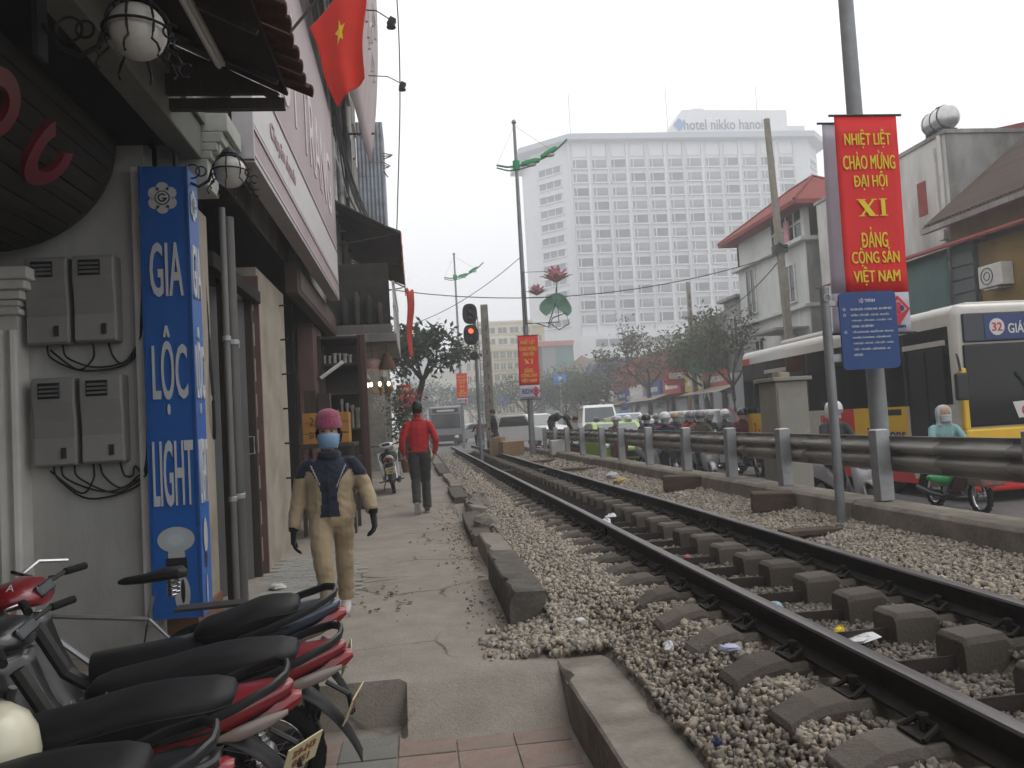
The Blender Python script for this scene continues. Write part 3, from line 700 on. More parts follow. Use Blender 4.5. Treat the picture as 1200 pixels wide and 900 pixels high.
# ---- four electricity meter boxes with drooping cables
mb_body = mat('meter_box_plastic', (.25, .247, .235), .55, var=.08, scale=6, dirt=(.22, .21, .19), damt=.4, dscale=5)
def meter(name, x, z, label):
    t = thing(name, label, 'meter box', (x, 5.75, z), 0, 'electricity meter boxes')
    b = MB(); b.prism([(0, 0), (-.12, 0), (-.125, .18), (-.13, .30), (-.15, .42), (-.15, .56), (-.13, .585), (0, .585)], 'X', -.135, .135); b.build('case', mb_body, t, bevel=.012)
    b = MB(); b.bb(-.088, .05, -.158, -.148, .445, .55); wn = b.build('window', M_['glass_dark'], t, bevel=.003)
    b = MB()
    for k in range(3): b.bb(-.08, .042, -.163, -.159, .46 + k * .028, .474 + k * .028)
    b.build('dial', mat('meter_dial', (.16, .16, .155), .4, var=.3, scale=60), wn)
    b = MB(); b.bb(-.128, .128, -.134, -.128, .012, .185); cv = b.build('lower_cover', mat('meter_cover', (.28, .277, .265), .55, var=.06), t, bevel=.003)
    b = MB(); b.bb(.045, .075, -.15, -.134, .05, .12); b.build('latch', M_['dark_metal'], cv, bevel=.003)
    return t
meter('meter_box', -2.40, 2.10, 'grey plastic electricity meter box, upper left of the four beside the blue sign')
meter('meter_box', -2.10, 2.105, 'grey plastic electricity meter box, upper right of the four beside the blue sign')
meter('meter_box', -2.375, 1.29, 'grey plastic electricity meter box, lower left of the four beside the blue sign')
meter('meter_box', -2.075, 1.295, 'grey plastic electricity meter box, lower right of the four beside the blue sign')
def droop(pts, r_=.008, name='cable', label=None, cat='cable', n=5, parent=None, group=None, mat_=None, sub=6):
    P_ = [Vector(p) for p in pts]; out = []
    for i in range(len(P_) - 1):
        p0 = P_[max(i - 1, 0)]; p1 = P_[i]; p2 = P_[i + 1]; p3 = P_[min(i + 2, len(P_) - 1)]
        for k in range(sub):
            t = k / sub; out.append(.5 * ((2 * p1) + (p2 - p0) * t + (2 * p0 - 5 * p1 + 4 * p2 - p3) * t * t + (3 * p1 - p0 - 3 * p2 + p3) * t ** 3))
    out.append(P_[-1]); q = MB(); q.tube(out, r_, n); o = q.build(name, mat_ or M_['cable'], parent, smooth=True)
    if label: tag(o, label, cat, group)
    return o
mc = thing('meter_cables', 'black cables drooping under the meter boxes to the blue sign', 'cable')
Yc = 5.70
for (xa, za, xm, zm, zt) in ((-2.43, 2.1, -2.2, 1.92, 2.5), (-2.33, 2.1, -2.12, 1.94, 2.45), (-2.14, 2.1, -2.25, 1.93, None), (-2.04, 2.1, -1.97, 1.96, 2.4), (-2.41, 1.29, -2.2, 1.06, 1.5), (-2.36, 1.29, -2.1, 1.1, 1.48), (-2.28, 1.29, -2.05, 1.09, 1.45), (-2.12, 1.29, -2.0, 1.12, 1.5), (-2.16, 1.29, -2.25, 1.1, None), (-1.99, 1.29, -1.92, 1.2, 1.42)):
    if zt: pts = [(xa, Yc - .02, za), (xa + .02, Yc, za - .09), (xm, Yc, zm), (-1.9, Yc, zm + .06), (-1.81, Yc - .05, zt - .2), (-1.79, Yc - .07, zt + .4)]
    else: pts = [(xa, Yc - .02, za), (xa - .01, Yc, za - .1), (xm, Yc, zm), (xa - .28, Yc, za - .03)]
    droop(pts, .007, 'cable', parent=mc)
# ---- wrought-iron globe lamps
globe_m = mat('globe_glass', (.62, .60, .56), .35, var=.1, scale=5, dirt=(.35, .33, .3), damt=.5, dscale=4)
def globe_lamp(loc, s_, label):
    t = thing('globe_lamp', label, 'lamp', loc, 0, 'caged globe lamps'); t.scale = (s_, s_, s_)
    q = MB(); q.ball((0, 0, 0), .112, 20, 12); q.build('globe', globe_m, t, smooth=True)
    q = MB()
    for k in range(8):
        a = k * PI / 4; path = [(.128 * math.sin(b) * math.cos(a), .128 * math.sin(b) * math.sin(a), .128 * math.cos(b)) for b in np.linspace(.25, 2.1, 9)]
        path += [(.15 * math.cos(a), .15 * math.sin(a), -.10), (.165 * math.cos(a), .165 * math.sin(a), -.13), (.15 * math.cos(a), .15 * math.sin(a), -.15)]
        q.tube(path, .0055, 5)
    q.torus((0, 0, 0), .13, .006, 'Z', 24, 5); q.torus((0, 0, .10), .085, .005, 'Z', 18, 5); q.lathe([(.001, .19), (.02, .175), (.05, .15), (.065, .125), (.02, .12), (.001, .12)], n=12)
    q.build('cage', M_['iron'], t, smooth=True)
    q = MB(); q.tube([(-.36, 0, .03), (-.30, 0, -.06), (-.22, 0, -.10), (-.15, 0, -.06), (-.13, 0, 0)], .011, 6)
    for c_, rr_, a in ((-.26, .05, 0), (-.2, .035, 1)): q.torus((c_, 0, .01), rr_, .006, 'Y', 16, 5)
    for k in range(4):
        q.torus((.14 + .03 * (k % 2), .03 * (k - 1.5), -.02 - .04 * k), .028, .005, 'Y', 12, 5, a0=.5, a1=5.2)
    q.box((-.37, 0, .02), (.02, .09, .26)); q.build('bracket', M_['iron'], t, smooth=True)
    return t
globe_lamp((-1.10, 3.50, 3.16), 1.06, 'large caged white globe lamp nearest the camera under the tiled canopy')
globe_lamp((-1.21, 5.72, 3.27), .98, 'caged white globe lamp on a scrolled bracket beside the blue sign top')

# ---- second shop: doors, columns, pipes, billboard
sb = thing('shop_house', 'narrow weathered shop with dark doorways under a long pink billboard', 'building')
q = MB(); q.bb(-1.85, -1.60, 5.95, 6.62, -.05, 3.2); q.build('front_wall', M_['wall_cream'], sb, bevel=.006)
q = MB(); q.bb(-1.86, -1.585, 5.93, 6.64, -.05, .22); q.build('plinth', mat('plinth_brown', (.18, .09, .05), .6, var=.2), sb, bevel=.006)
q = MB(); q.bb(-1.95, -1.60, 5.95, 16, 3.68, 9.5); q.build('upper_wall', M_['wall_grey'], sb)
q = MB(); q.bb(-1.66, -1.56, 6.64, 8.6, 2.80, 2.93); q.build('lintel', mat('lintel_dark', (.03, .028, .026), .8, var=.2), sb, bevel=.008)
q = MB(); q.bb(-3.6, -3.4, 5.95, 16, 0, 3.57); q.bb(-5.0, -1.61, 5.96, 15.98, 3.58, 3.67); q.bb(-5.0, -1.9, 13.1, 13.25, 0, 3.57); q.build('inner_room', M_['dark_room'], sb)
q = MB(); q.bb(-1.92, -1.60, 8.62, 10.35, -.05, 3.2); q.build('column', M_['wall_cream'], sb, bevel=.006)
q = MB(); q.bb(-1.74, -1.58, 8.585, 8.62, 0, 3.1); cs_ = q.build('tile_strip', M_['pink_tile'], sb, bevel=.003)
for k in range(8):
    q = MB(); q.bb(-1.715, -1.635, 8.575, 8.588, .14 + k * .37, .38 + k * .37); q.build('pale_tile', mat('pale_tile', (.48, .42, .38), .5, var=.15, dirt=(.3, .22, .2), damt=.5), cs_, bevel=.002)
for k in range(6):
    q = MB(); q.tube([(-1.60, 10.0, .9 + k * .42), (-1.52, 9.98, .9 + k * .42), (-1.50, 9.98, .95 + k * .42)], .012, 5); q.build('hook', M_['iron'], sb)
q = MB(); q.bb(-1.85, -1.60, 13.2, 14.2, 0, 3.2); q.build('column', M_['pink_tile'], sb, bevel=.006)
q = MB(); q.bb(-1.83, -1.585, 13.85, 14.22, 0, 3.2); q.build('column_facing', mat('facing_pale', (.25, .21, .19), .6, var=.15), sb, bevel=.004)
# folding steel door and frame
for k, y in enumerate((7.55, 7.9, 8.22)):
    q = MB(); q.box((-1.78 + .05 * (k % 2), y, 1.4), (.03, .34, 2.8), rz=.5 * (1 if k % 2 else -1)); d_ = q.build('door_leaf', mat('door_grey', (.11, .11, .11), .5, metal=.2, var=.2, stretch=(1, 1, .3), dirt=(.1, .09, .08), damt=.5), sb, bevel=.004)
    if k == 2:
        q = MB(); q.tube([(-1.66, y, 1.25), (-1.61, y, 1.25), (-1.61, y, 1.42), (-1.66, y, 1.42)], .009, 6); q.build('door_handle', M_['steel'], d_)
q = MB(); q.bb(-1.70, -1.62, 8.4, 8.46, 0, 2.86); q.bb(-1.70, -1.62, 7.28, 7.33, 0, 2.86); q.build('door_frame', M_['wood_dark'], sb, bevel=.004)
for k, (x, y, r_, c_, lb) in enumerate(((-1.50, 6.72, .027, (.17, .17, .17), 'thin grey steel drainpipe just right of the blue sign'), (-1.52, 7.02, .05, (.12, .117, .113), 'thick grey plastic drainpipe beside the shop doorway'), (-1.55, 7.25, .032, (.10, .07, .048), 'rusty brown pipe at the edge of the dark doorway'))):
    t = thing('drainpipe', lb, 'pipe', (x, y, 0), 0, 'drainpipes beside the blue sign')
    q = MB(); q.cyl((0, 0, -.05), (.0, 0, 3.3), r_, n=12); q.build('pipe', mat('pipe_%d' % k, c_, .5, metal=.2, var=.2, dirt=(.12, .1, .085), damt=.5, stretch=(1, 1, .3)), t, smooth=True)
    for z in (.9, 2.2): q = MB(); q.lathe([(r_ + .001, z), (r_ + .008, z + .005), (r_ + .008, z + .04), (r_ + .001, z + .045)], n=12); q.build('collar', M_['steel'], t)
droop([(-1.62, 6.5, 3.0), (-1.6, 6.55, 2.2), (-1.57, 6.5, 1.7), (-1.6, 6.6, 1.45), (-1.63, 6.6, 2.4)], .014, 'hanging_cable', 'black loop of cable hanging behind the drainpipes')
# pink billboard
pinkm = mat('billboard_pink', (.40, .31, .318), .5, var=.1, scale=1.2, dirt=(.29, .225, .225), damt=.5, dscale=.8)
bbd = thing('pink_billboard', 'long faded pink billboard with white strip along the shop fronts', 'billboard')
YA, YB, XB = 6.55, 13.6, -1.20
q = MB(); q.bb(XB - .14, XB, YA, YB, 3.66, 6.85); q.build('panel', pinkm, bbd, bevel=.006)
q = MB(); q.bb(XB + .004, XB + .008, YA + .02, YB - .02, 3.95, 4.42); q.build('white_strip', mat('strip_white', (.58, .55, .55), .45, var=.08), bbd)
q = MB()
for z in (3.68, 3.90, 4.47): q.bb(XB + .004, XB + .012, YA + .01, YB - .01, z, z + .03)
q.build('border_line', mat('border_pink', (.50, .40, .42), .45, var=.05), bbd)
q = MB(); q.bb(XB - .15, XB + .012, YA - .03, YA, 3.64, 6.87); q.bb(XB - .15, XB + .012, YB, YB + .03, 3.64, 6.87); q.bb(XB - .15, XB + .012, YA, YB, 3.62, 3.66); q.build('frame', mat('frame_alu', (.45, .43, .44), .4, metal=.5, var=.1), bbd)
fit_text('lettering', 'QUỲ TRANG', bbd, (XB + .006, 10.2, 5.45), (0, 1, 0), 5.6, 1.5, mat('letter_pale', (.64, .56, .58), .45, var=.05), .0)
fit_text('lettering', 'Chuyên doanh', bbd, (XB + .012, 8.1, 4.18), (0, 1, 0), 1.5, .2, mat('letter_rose', (.38, .26, .29), .45, var=.05))
# brownish lower fascia and wall-mounted lamp box
bf2 = thing('brown_fascia', 'dull brown fascia board under the pink billboard', 'fascia')
q = MB(); q.bb(-1.58, -1.42, 10.4, 16.2, 3.22, 3.62); q.build('board', M_['brown_fascia'], bf2, bevel=.01)
q = MB(); q.bb(-1.415, -1.41, 10.6, 15.8, 3.3, 3.55); q.build('panel', mat('fascia_panel', (.12, .085, .075), .6, var=.2), bf2)
# ---- third building and following ones: weathered upper storeys
def plain_house(label, x, ya, yb, h, m, floors=3, back=6, cat='building', balcony=False, win=True):
    t = thing('shop_house', label, cat, (0, 0, 0))
    q = MB(); q.bb(x - back, x, ya, yb, 3.1, h); q.build('upper_wall', m, t)
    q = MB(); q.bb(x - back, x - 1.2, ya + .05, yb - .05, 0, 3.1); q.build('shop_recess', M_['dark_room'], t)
    for y in (ya + .12, yb - .12): q = MB(); q.bb(x - 1.3, x, y - .12, y + .12, 0, 3.1); q.build('column', m, t, bevel=.008)
    q = MB(); q.bb(x - .1, x + .12, ya, yb, 3.0, 3.16); q.bb(x - .1, x + .08, ya, yb, h - .1, h + .12); q.build('ledge', m, t, bevel=.01)
    fh = (h - 3.2) / floors
    for f in range(floors):
        z = 3.25 + f * fh; nw = max(1, int((yb - ya) / 2.2))
        for k in range(nw):
            yc = ya + (k + .5) * (yb - ya) / nw
            q = MB(); q.bb(x + .003, x + .03, yc - .5, yc + .5, z + .7, z + fh - .5); wn = q.build('window', M_['glass_dark'], t)
            q = MB()
            for a, b in ((yc - .56, yc - .5), (yc + .5, yc + .56), (yc - .03, yc + .03)): q.bb(x + .002, x + .06, a, b, z + .64, z + fh - .44)
            q.bb(x + .002, x + .09, yc - .6, yc + .6, z + .60, z + .66); q.bb(x + .002, x + .06, yc - .56, yc + .56, z + fh - .5, z + fh - .44); q.build('frame', M_['white_paint'], wn)
    return t
plain_house('tall weathered grey shop house with vertical pipes behind the red flag', -1.52, 16.0, 26.0, 13.5, M_['wall_grey'], 3)
plain_house('narrow old shop house with cream walls beyond the dark awning', -1.0, 26.2, 33, 9.0, mat('wall_old_cream', (.36, .34, .30), .9, var=.2, dirt=(.15, .14, .12), damt=.6), 2)
plain_house('distant low shop house at the far end of the pavement', -1.6, 33.2, 44, 7.0, M_['wall_white'], 2)
plain_house('distant shop house beyond the last parked motorbikes', -2.4, 44.4, 60, 6.5, M_['wall_cream'], 2)
tb = thing('tin_enclosure', 'blue grey corrugated tin balcony enclosure high on the far shop house', 'balcony')
for k in range(9):
    z = 7.4 + k * .45
    q = MB(); n = 14; q.add([(-1.5 + .86 * i / n, 25.9 - .02 * (i % 2), z + dz) for dz in (0, .43) for i in range(n + 1)], [(i, i + 1, n + 1 + i + 1, n + 1 + i) for i in range(n)]); q.build('tin_panel', M_['tin'], tb, solid=.006)
q = MB(); q.bb(-1.5, -.64, 25.95, 27.5, 7.4, 11.4); q.build('enclosure', M_['tin'], tb)
for k in range(7):
    q = MB(); q.tube([(-.66, 25.9, 10.4 - k * .1), (-.35 - .03 * k, 25.8, 10.3 + .1 * (k % 3) - k * .12)], .02, 4); q.build('rod', M_['dark_metal'], tb)
# vertical pipes on the tall house
for k, (y, c_) in enumerate(((16.6, 'thin pale'), (18.0, 'thick grey'), (20.2, 'dark'))):
    q = MB(); q.cyl((-1.44, y, 5.9), (-1.44, y, 13.4), .05 + .03 * (k == 1), n=10); tag(q.build('drainpipe', [M_['white_paint'], M_['steel'], M_['dark_metal']][k], smooth=True), c_ + ' vertical drainpipe on the tall weathered house', 'pipe', 'drainpipes on the tall house')
# ---- dark awning and balcony over the pavement
aw = thing('dark_awning', 'large dark brown tarpaulin awning sloping over the pavement', 'awning')
def awf(u, v):
    x = -1.55 + 1.42 * u; y = 15.6 + 6 * v
    return (x, y, 6.05 - .78 * u - .06 * math.sin(PI * u) + .03 * math.sin(9 * v))
q = MB(); q.grid(8, 12, awf); q.build('tarpaulin', mat('tarp_brown', (.085, .07, .058), .8, var=.25, scale=3, dirt=(.05, .045, .04), damt=.5), aw, smooth=True, solid=.012)
q = MB()
def valf(u, v): return (-.13 + .012 * math.sin(40 * u), 15.6 + 6 * u, 5.27 - .28 * v - .06 * v * math.sin(25 * u) ** 2)
q.grid(30, 3, valf); q.build('valance', mat('valance_orange', (.36, .12, .055), .8, var=.25), aw, solid=.006)
q = MB()
for y in (15.6, 18.6, 21.6): q.tube([(-1.55, y, 6.0), (-.13, y, 5.22)], .02, 6); q.tube([(-1.55, y, 5.0), (-.2, y, 5.22)], .015, 6)
q.build('frame', M_['dark_metal'], aw)
rc = MB(); rc.grid(4, 14, lambda u, v: (-.12 + .2 * u * (1 - .5 * v) + .03 * math.sin(7 * v), 20.5 + .35 * u, 5.0 - 1.75 * v + .05 * math.sin(9 * u))); tag(rc.build('hanging_cloth', mat('cloth_red', (.42, .05, .035), .85, var=.25), smooth=True, solid=.004), 'long orange red cloth hanging from the awning edge', 'cloth')
bal_ = thing('balcony', 'dark cluttered balcony with pale railing under the brown awning', 'balcony')
q = MB(); q.bb(-1.6, -.30, 15.2, 19.0, 3.08, 3.24); q.build('slab', M_['wall_grey'], bal_, bevel=.01)
q = MB(); q.bb(-1.6, -.38, 15.22, 15.3, 3.24, 3.42); q.build('parapet', mat('parapet_pale', (.16, .15, .14), .85, var=.15), bal_)
for k in range(5):
    q = MB(); q.bb(-.34, -.30, 15.25 + k * .9, 15.32 + k * .9, 3.2, 4.2); q.build('railing_post', M_['white_paint'], bal_)
for z in (3.75, 4.18): q = MB(); q.bb(-.345, -.295, 15.2, 19.0, z, z + .05); q.build('handrail', M_['white_paint'], bal_)
q = MB(); q.bb(-1.58, -.4, 15.34, 15.37, 3.44, 4.6); q.build('lattice_screen', mat('screen_dark', (.05, .047, .043), .8, var=.3), bal_)
for k, (x, w_, h_, c_) in enumerate(((-1.25, .16, .5, (.05, .046, .042)), (-1.02, .13, .62, (.07, .066, .06)), (-.8, .15, .55, (.04, .04, .038)), (-.6, .12, .4, (.06, .05, .042)))):
    q = MB(); q.lathe([(w_ * .3, 3.43), (w_ * .5, 3.5), (w_ * .4, 3.43 + h_ * .5), (w_ * .5, 3.43 + h_ * .8), (w_ * .2, 3.43 + h_)], (x, 15.24, 0), n=10)
    tag(q.build('pot', mat('pot_%d' % k, c_, .7, var=.2), smooth=True), ['dark squat jar', 'pale tall jar', 'grey jar', 'small brown jar'][k] + ' on the balcony parapet under the awning', 'jar')
# ---- lamp stall: dark wooden cabinet with shelves, chandelier
st = thing('display_cabinet', 'tall dark wooden display cabinet of the lamp stall beside the pavement', 'cabinet', (0, 0, .1))
q = MB(); q.bb(-1.6, -.86, 13.7, 14.9, 0, .9); q.build('base', M_['wood_dark'], st, bevel=.01)
q = MB(); q.bb(-1.6, -.86, 14.75, 14.9, .9, 2.9); q.build('back', M_['wood_dark'], st)
for x in (-1.58, -.90): q = MB(); q.bb(x - .04, x + .04, 13.68, 13.78, 0, 2.95); q.build('upright', M_['wood_dark'], st, bevel=.006)
q = MB(); q.bb(-.90, -.80, 13.66, 13.80, 0, 2.95); q.build('front_post', mat('post_red_brown', (.07, .03, .026), .5, var=.2), st, bevel=.006)
for z in (1.35, 1.95, 2.45, 2.9): q = MB(); q.bb(-1.58, -.88, 13.7, 14.75, z, z + .035); q.build('shelf', M_['wood_dark'], st)
r8 = random.Random(8)
for k in range(13):
    x = -1.5 + (k % 7) * .085; z = (.1 + 1.385) if k < 7 else (.1 + 2.485); h_ = r8.uniform(.3, .5) if k < 7 else r8.uniform(.14, .24)
    q = MB(); rr_ = r8.uniform(.016, .03); q.lathe([(rr_ * 1.2, 0), (rr_, .02), (rr_, h_ * .8), (rr_ * 1.5, h_ * .85), (rr_ * 1.3, h_)], (x, 13.85, z), n=8)
    tag(q.build('lamp_glass', mat('frosted_white', (.33, .33, .31), .4, var=.2, scale=8), smooth=True), ('slim white glass column, %s from the left on the lower cabinet shelf' if k < 7 else 'short white lamp glass, %s from the left on the top cabinet shelf') % ('first', 'second', 'third', 'fourth', 'fifth', 'sixth', 'seventh')[k % 7], 'lamp glass', 'lamp glasses on the %s cabinet shelf' % ('lower' if k < 7 else 'top'))
ch = thing('chandelier', 'lit chandelier with four candle bulbs hanging in front of the lamp stall', 'chandelier', (-.68, 16.0, 2.2))
q = MB(); q.lathe([(.001, .25), (.025, .2), (.03, .1), (.05, .05), (.03, 0), (.015, -.1), (.001, -.14)], n=10); q.cyl((0, 0, .2), (0, 0, .9), .006, n=5); q.build('stem', mat('brass', (.25, .17, .07), .35, metal=.8, var=.1), ch, smooth=True)
for k in range(8):
    a = k * PI / 4; q = MB(); q.tube([(0, 0, .02), (.1 * math.cos(a), .1 * math.sin(a), -.06), (.2 * math.cos(a), .2 * math.sin(a), -.03), (.24 * math.cos(a), .24 * math.sin(a), .06)], .009, 5); arm = q.build('arm', MATS['brass'], ch, smooth=True)
    q = MB(); q.ball((.24 * math.cos(a), .24 * math.sin(a), .12), .028, 8, 6, (1, 1, 1.6)); q.build('bulb', mat('bulb_lit', (.9, .6, .3), .4, var=0, emit=(1, .62, .28), estr=9.0) if k in (5, 6, 7, 4) else mat('bulb_off', (.5, .48, .42), .3, var=.1), arm, smooth=True)
q = MB()
for k in range(60):
    a = r8.uniform(0, 6.28); rr_ = r8.uniform(.03, .22); q.ball((rr_ * math.cos(a), rr_ * math.sin(a), -.12 - r8.uniform(0, .35) * (1 - rr_ * 2)), .014, 5, 4)
q.build('crystal_drops', mat('crystal', (.45, .46, .47), .15, var=.3, scale=40), ch)
for k, (x, y, z, s_, lb) in enumerate(((-.80, 15.8, 2.72, .17, 'round pale pink paper lampshade above the chandelier'), (-.52, 15.7, 2.75, .16, 'brown fringed lampshade hanging beside the chandelier'))):
    t = thing('hanging_lampshade', lb, 'lampshade', (x, y, z), 0, 'lampshades hanging over the stall')
    q = MB()
    if k == 0: q.lathe([(.03, .12), (.12, .10), (.18, .03), (.19, -.03), (.16, -.09), (.08, -.11)], n=14)
    else: q.lathe([(.05, .16), (.07, .13), (.12, .0), (.17, -.12), (.165, -.16)], n=14)
    q.build('shade', mat('shade_%d' % k, ((.48, .32, .29), (.14, .075, .055))[k], .7, var=.15), t, smooth=True)
    q = MB(); q.cyl((0, 0, .1), (0, 0, .42), .006, n=5); q.build('cord', M_['cable'], t)
t = thing('strip_lamp', 'white tube lamp mounted at a slant on the stall wall', 'lamp', (-1.3, 13.0, 2.42), 0, ry=-.6)
q = MB(); q.cyl((-.22, 0, 0), (.22, 0, 0), .03, n=10); q.build('tube', MATS['tube_glass'], t, smooth=True); q = MB(); q.box((-.25, 0, 0), (.06, .07, .07)); q.build('socket', M_['dark_metal'], t)
# orange wooden crate with writing on a dark table
tbk = thing('stall_table', 'dark wooden table carrying the orange crate behind the walking woman', 'table', (-1.2, 11.3, .08))
q = MB(); q.box((0, 0, 1.17), (.72, .9, .05)); q.build('top', M_['wood_dark'], tbk, bevel=.006)
for a in (-.32, .32):
    for b in (-.4, .4): q = MB(); q.box((a, b, .57), (.05, .05, 1.15)); q.build('leg', M_['wood_dark'], tbk)
q = MB(); q.box((0, 0, .5), (.66, .84, .04)); q.build('lower_shelf', M_['wood_dark'], tbk)
ora = mat('crate_orange', (.36, .17, .035), .6, var=.2, scale=5, dirt=(.2, .09, .03), damt=.4)
crt = thing('orange_crate', 'orange crate with dark lettering standing on the stall table', 'crate', (-1.2, 11.05, 1.275))
for z in (.07, .21, .35): q = MB(); q.box((0, -.18, z), (.6, .02, .125)); q.build('slat', ora, crt, bevel=.004)
for s_ in (-1, 1): q = MB(); q.box((s_ * .29, 0, .21), (.02, .36, .4)); q.build('side', ora, crt, bevel=.004)
q = MB(); q.box((0, .18, .21), (.6, .02, .4)); q.build('back', ora, crt); q = MB(); q.box((0, 0, .01), (.58, .34, .02)); q.build('bottom', ora, crt)
fit_text('lettering', '265', crt, (-.12, -.192, .3), (1, 0, 0), .17, .11, M_['dark_metal']); fit_text('lettering', 'ĐT: 04', crt, (-.1, -.192, .12), (1, 0, 0), .24, .09, M_['dark_metal'])
for k, (x, h_) in enumerate(((-1.42, .32), (-1.24, .27))):
    q = MB(); q.box((x, 11.2, 1.69 + h_ / 2), (.16, .2, h_)); tag(q.build('dark_box', M_['wood_dark'], bevel=.005), ['taller dark box stacked on the orange crate', 'lower dark box stacked on the orange crate'][k], 'box')
# ---- red flag with yellow star
fl = thing('national_flag', 'red flag with yellow star hanging from a slanted pole', 'flag')
q = MB(); q.tube([(-1.55, 9.1, 6.6), (-.34, 9.0, 6.42 + .3)], .016, 8); q.tube([(-1.6, 9.1, 5.5), (-.3, 9.0, 7.0)], .018, 8); q.build('flag_pole', M_['wood_dark'], fl)
def flf(u, v):
    # hangs from the pole end, gathered towards its lower corner
    top = Vector((-.98 + .66 * u, 9.0, 5.98 + .72 * u)); bot = Vector((-.72 + .32 * u, 8.98, 5.06 + .30 * u))
    p = top.lerp(bot, v); w_ = .055 * math.sin(2.6 * PI * u + 1.2 * v + .4) * (.35 + .65 * v)
    return (p.x + .02 * math.sin(7 * v), p.y + w_ - .04 * v, p.z)
q = MB(); q.grid(26, 26, flf); q.build('cloth', mat('flag_red', (.62, .035, .02), .75, var=.08, scale=3, sheen=.2), fl, smooth=True, solid=.003, autos=180)
sv = []
for k in range(10):
    a = PI / 2 + k * PI / 5; r_ = .155 if k % 2 == 0 else .065; u = .44 + r_ * math.cos(a) * .72; v = .36 - r_ * math.sin(a) * .9; p = flf(u, v); sv.append((p[0], p[1] - .010, p[2]))
c = flf(.44, .36); sv.append((c[0], c[1] - .012, c[2])); q = MB(); q.add(sv, [(k, (k + 1) % 10, 10) for k in range(10)]); q.build('star', mat('star_yellow', (.72, .56, .03), .7, var=.05), fl, fix=False)
# ---- upper pale banner with arm spotlights
pb_ = thing('pale_banner', 'large faded pink cloth banner stretched high on the tall house', 'banner')
def pbf(u, v):
    y = 12.0 + 11 * u; return (-.62 - .30 * v ** 3 + .10 * math.sin(PI * v) + .04 * math.sin(6 * u), y, 15.5 - (7.6 + .9 * (1 - u)) * v + 1.2 * u)
q = MB(); q.grid(10, 14, pbf); q.build('cloth', mat('banner_pale', (.46, .38, .385), .7, var=.12, scale=.8, stretch=(1, 3, .3)), pb_, smooth=True, solid=.01)
q = MB()
for k, v in enumerate((.3, .45, .6, .75)):
    for i in range(5):
        u = .06 + .17 * i; a, b = pbf(u, v), pbf(u + .1, v - .06 * (i % 2)); q.tube([(a[0] + .02, a[1], a[2]), (a[0] + .02, a[1], a[2] + .55), (b[0] + .02, b[1], b[2] + .5), (b[0] + .02, b[1], b[2] + .02)], .06, 4)
tag(q.build('lettering', mat('banner_letter', (.60, .55, .55), .7, var=.1), pb_), kind='stuff')
q = MB()
for y in (12.4, 17, 22): q.tube([(-1.6, y, 9.6), (-.75, y, 9.6)], .03, 5)
q.build('frame', M_['dark_metal'], pb_)
for k, (y, z) in enumerate(((15.2, 9.35), (19.0, 9.75))):
    t = thing('arm_spotlight', ['lower dark spotlight on a thin arm beside the pale banner', 'upper dark spotlight on a thin arm at the picture top'][k], 'spotlight', (-.75, y, z), 0, 'spotlights over the pale banner')
    L = (.62, .78)[k]
    q = MB(); q.tube([(-.1, 0, .15), (L * .6, 0, .12), (L, 0, -.05)], .012, 6); q.build('arm', M_['iron'], t)
    q = MB(); q.box((L + .03, -.02, -.12), (.13, .15, .16), ry=.5); q.lathe([(.03, 0), (.09, -.06), (.095, -.09)], (L + .02, -.02, -.14), n=8); q.build('head', M_['iron'], t, bevel=.01)
droop([(-.15, 15, 13.5), (.02, 16.3, 10.8), (.0, 17.6, 9.0), (-.18, 19.5, 7.2), (-.3, 20.8, 6.2)], .014, 'hanging_wire', 'thin loose wire hanging beside the pale banner against the sky')
# ---- cable bundle along the facades
cb = thing('cable_bundle', 'tangle of black cables running along the shop fronts behind the billboard', 'cable')
for k in range(12):
    a = r8.uniform(-.12, .12); b = r8.uniform(-.2, .2)
    droop([(-1.15 + a, 6.8, 9.6 + b), (-1.05 + a, 9.0, 7.6 + b + r8.uniform(-.4, .2)), (-1.1 + a * .5, 12.2, 7.05 + b * .5), (-1.15 + a * .4, 14.5, 6.9 + b * .4), (-1.25 + a, 18, 7.1 + b + r8.uniform(-.3, .1)), (-1.2 + a, 24, 7.6 + b), (-.9 + a, 30, 7.9 + b)], r8.uniform(.01, .02), 'cable', parent=cb, sub=4)
for k in range(5):
    a = r8.uniform(-.1, .1); droop([(-1.2 + a, 14.4, 6.9), (-1.25 + a, 15.0, 9.5), (-1.2, 15.4, 12.5), (-1.2 + a, 15.8, 15)], .02, 'cable', parent=cb, sub=4)
for k in range(4): q = MB(); q.torus((-1.18, 13.9 + .12 * k, 6.85 - .1 * (k % 2)), .16, .012, 'X', 16, 5); q.build('cable_coil', M_['cable'], cb)
# red sign, flowers and foliage at the end of the pavement
t = thing('red_street_sign', 'small red vertical sign with pale writing far down the pavement', 'sign', (.02 - .62, 27, 1.5))
q = MB(); q.box((.25, 0, .95), (.42, .04, .9)); q.build('panel', mat('sign_red', (.52, .05, .03), .6, var=.1), t); q = MB(); q.box((.25, 0, .42), (.42, .04, .15)); q.build('lower_strip', M_['white_paint'], t); q = MB(); q.cyl((.02, .04, -1.4), (.02, .04, 1.4), .02); q.build('pole', M_['steel'], t)
for z in (1.25, 1.05, .85, .65): q = MB(); q.box((.25, -.026, z), (.28, .01, .09)); q.build('writing', mat('writing_pale', (.65, .5, .35), .6, var=.3, scale=30), t)
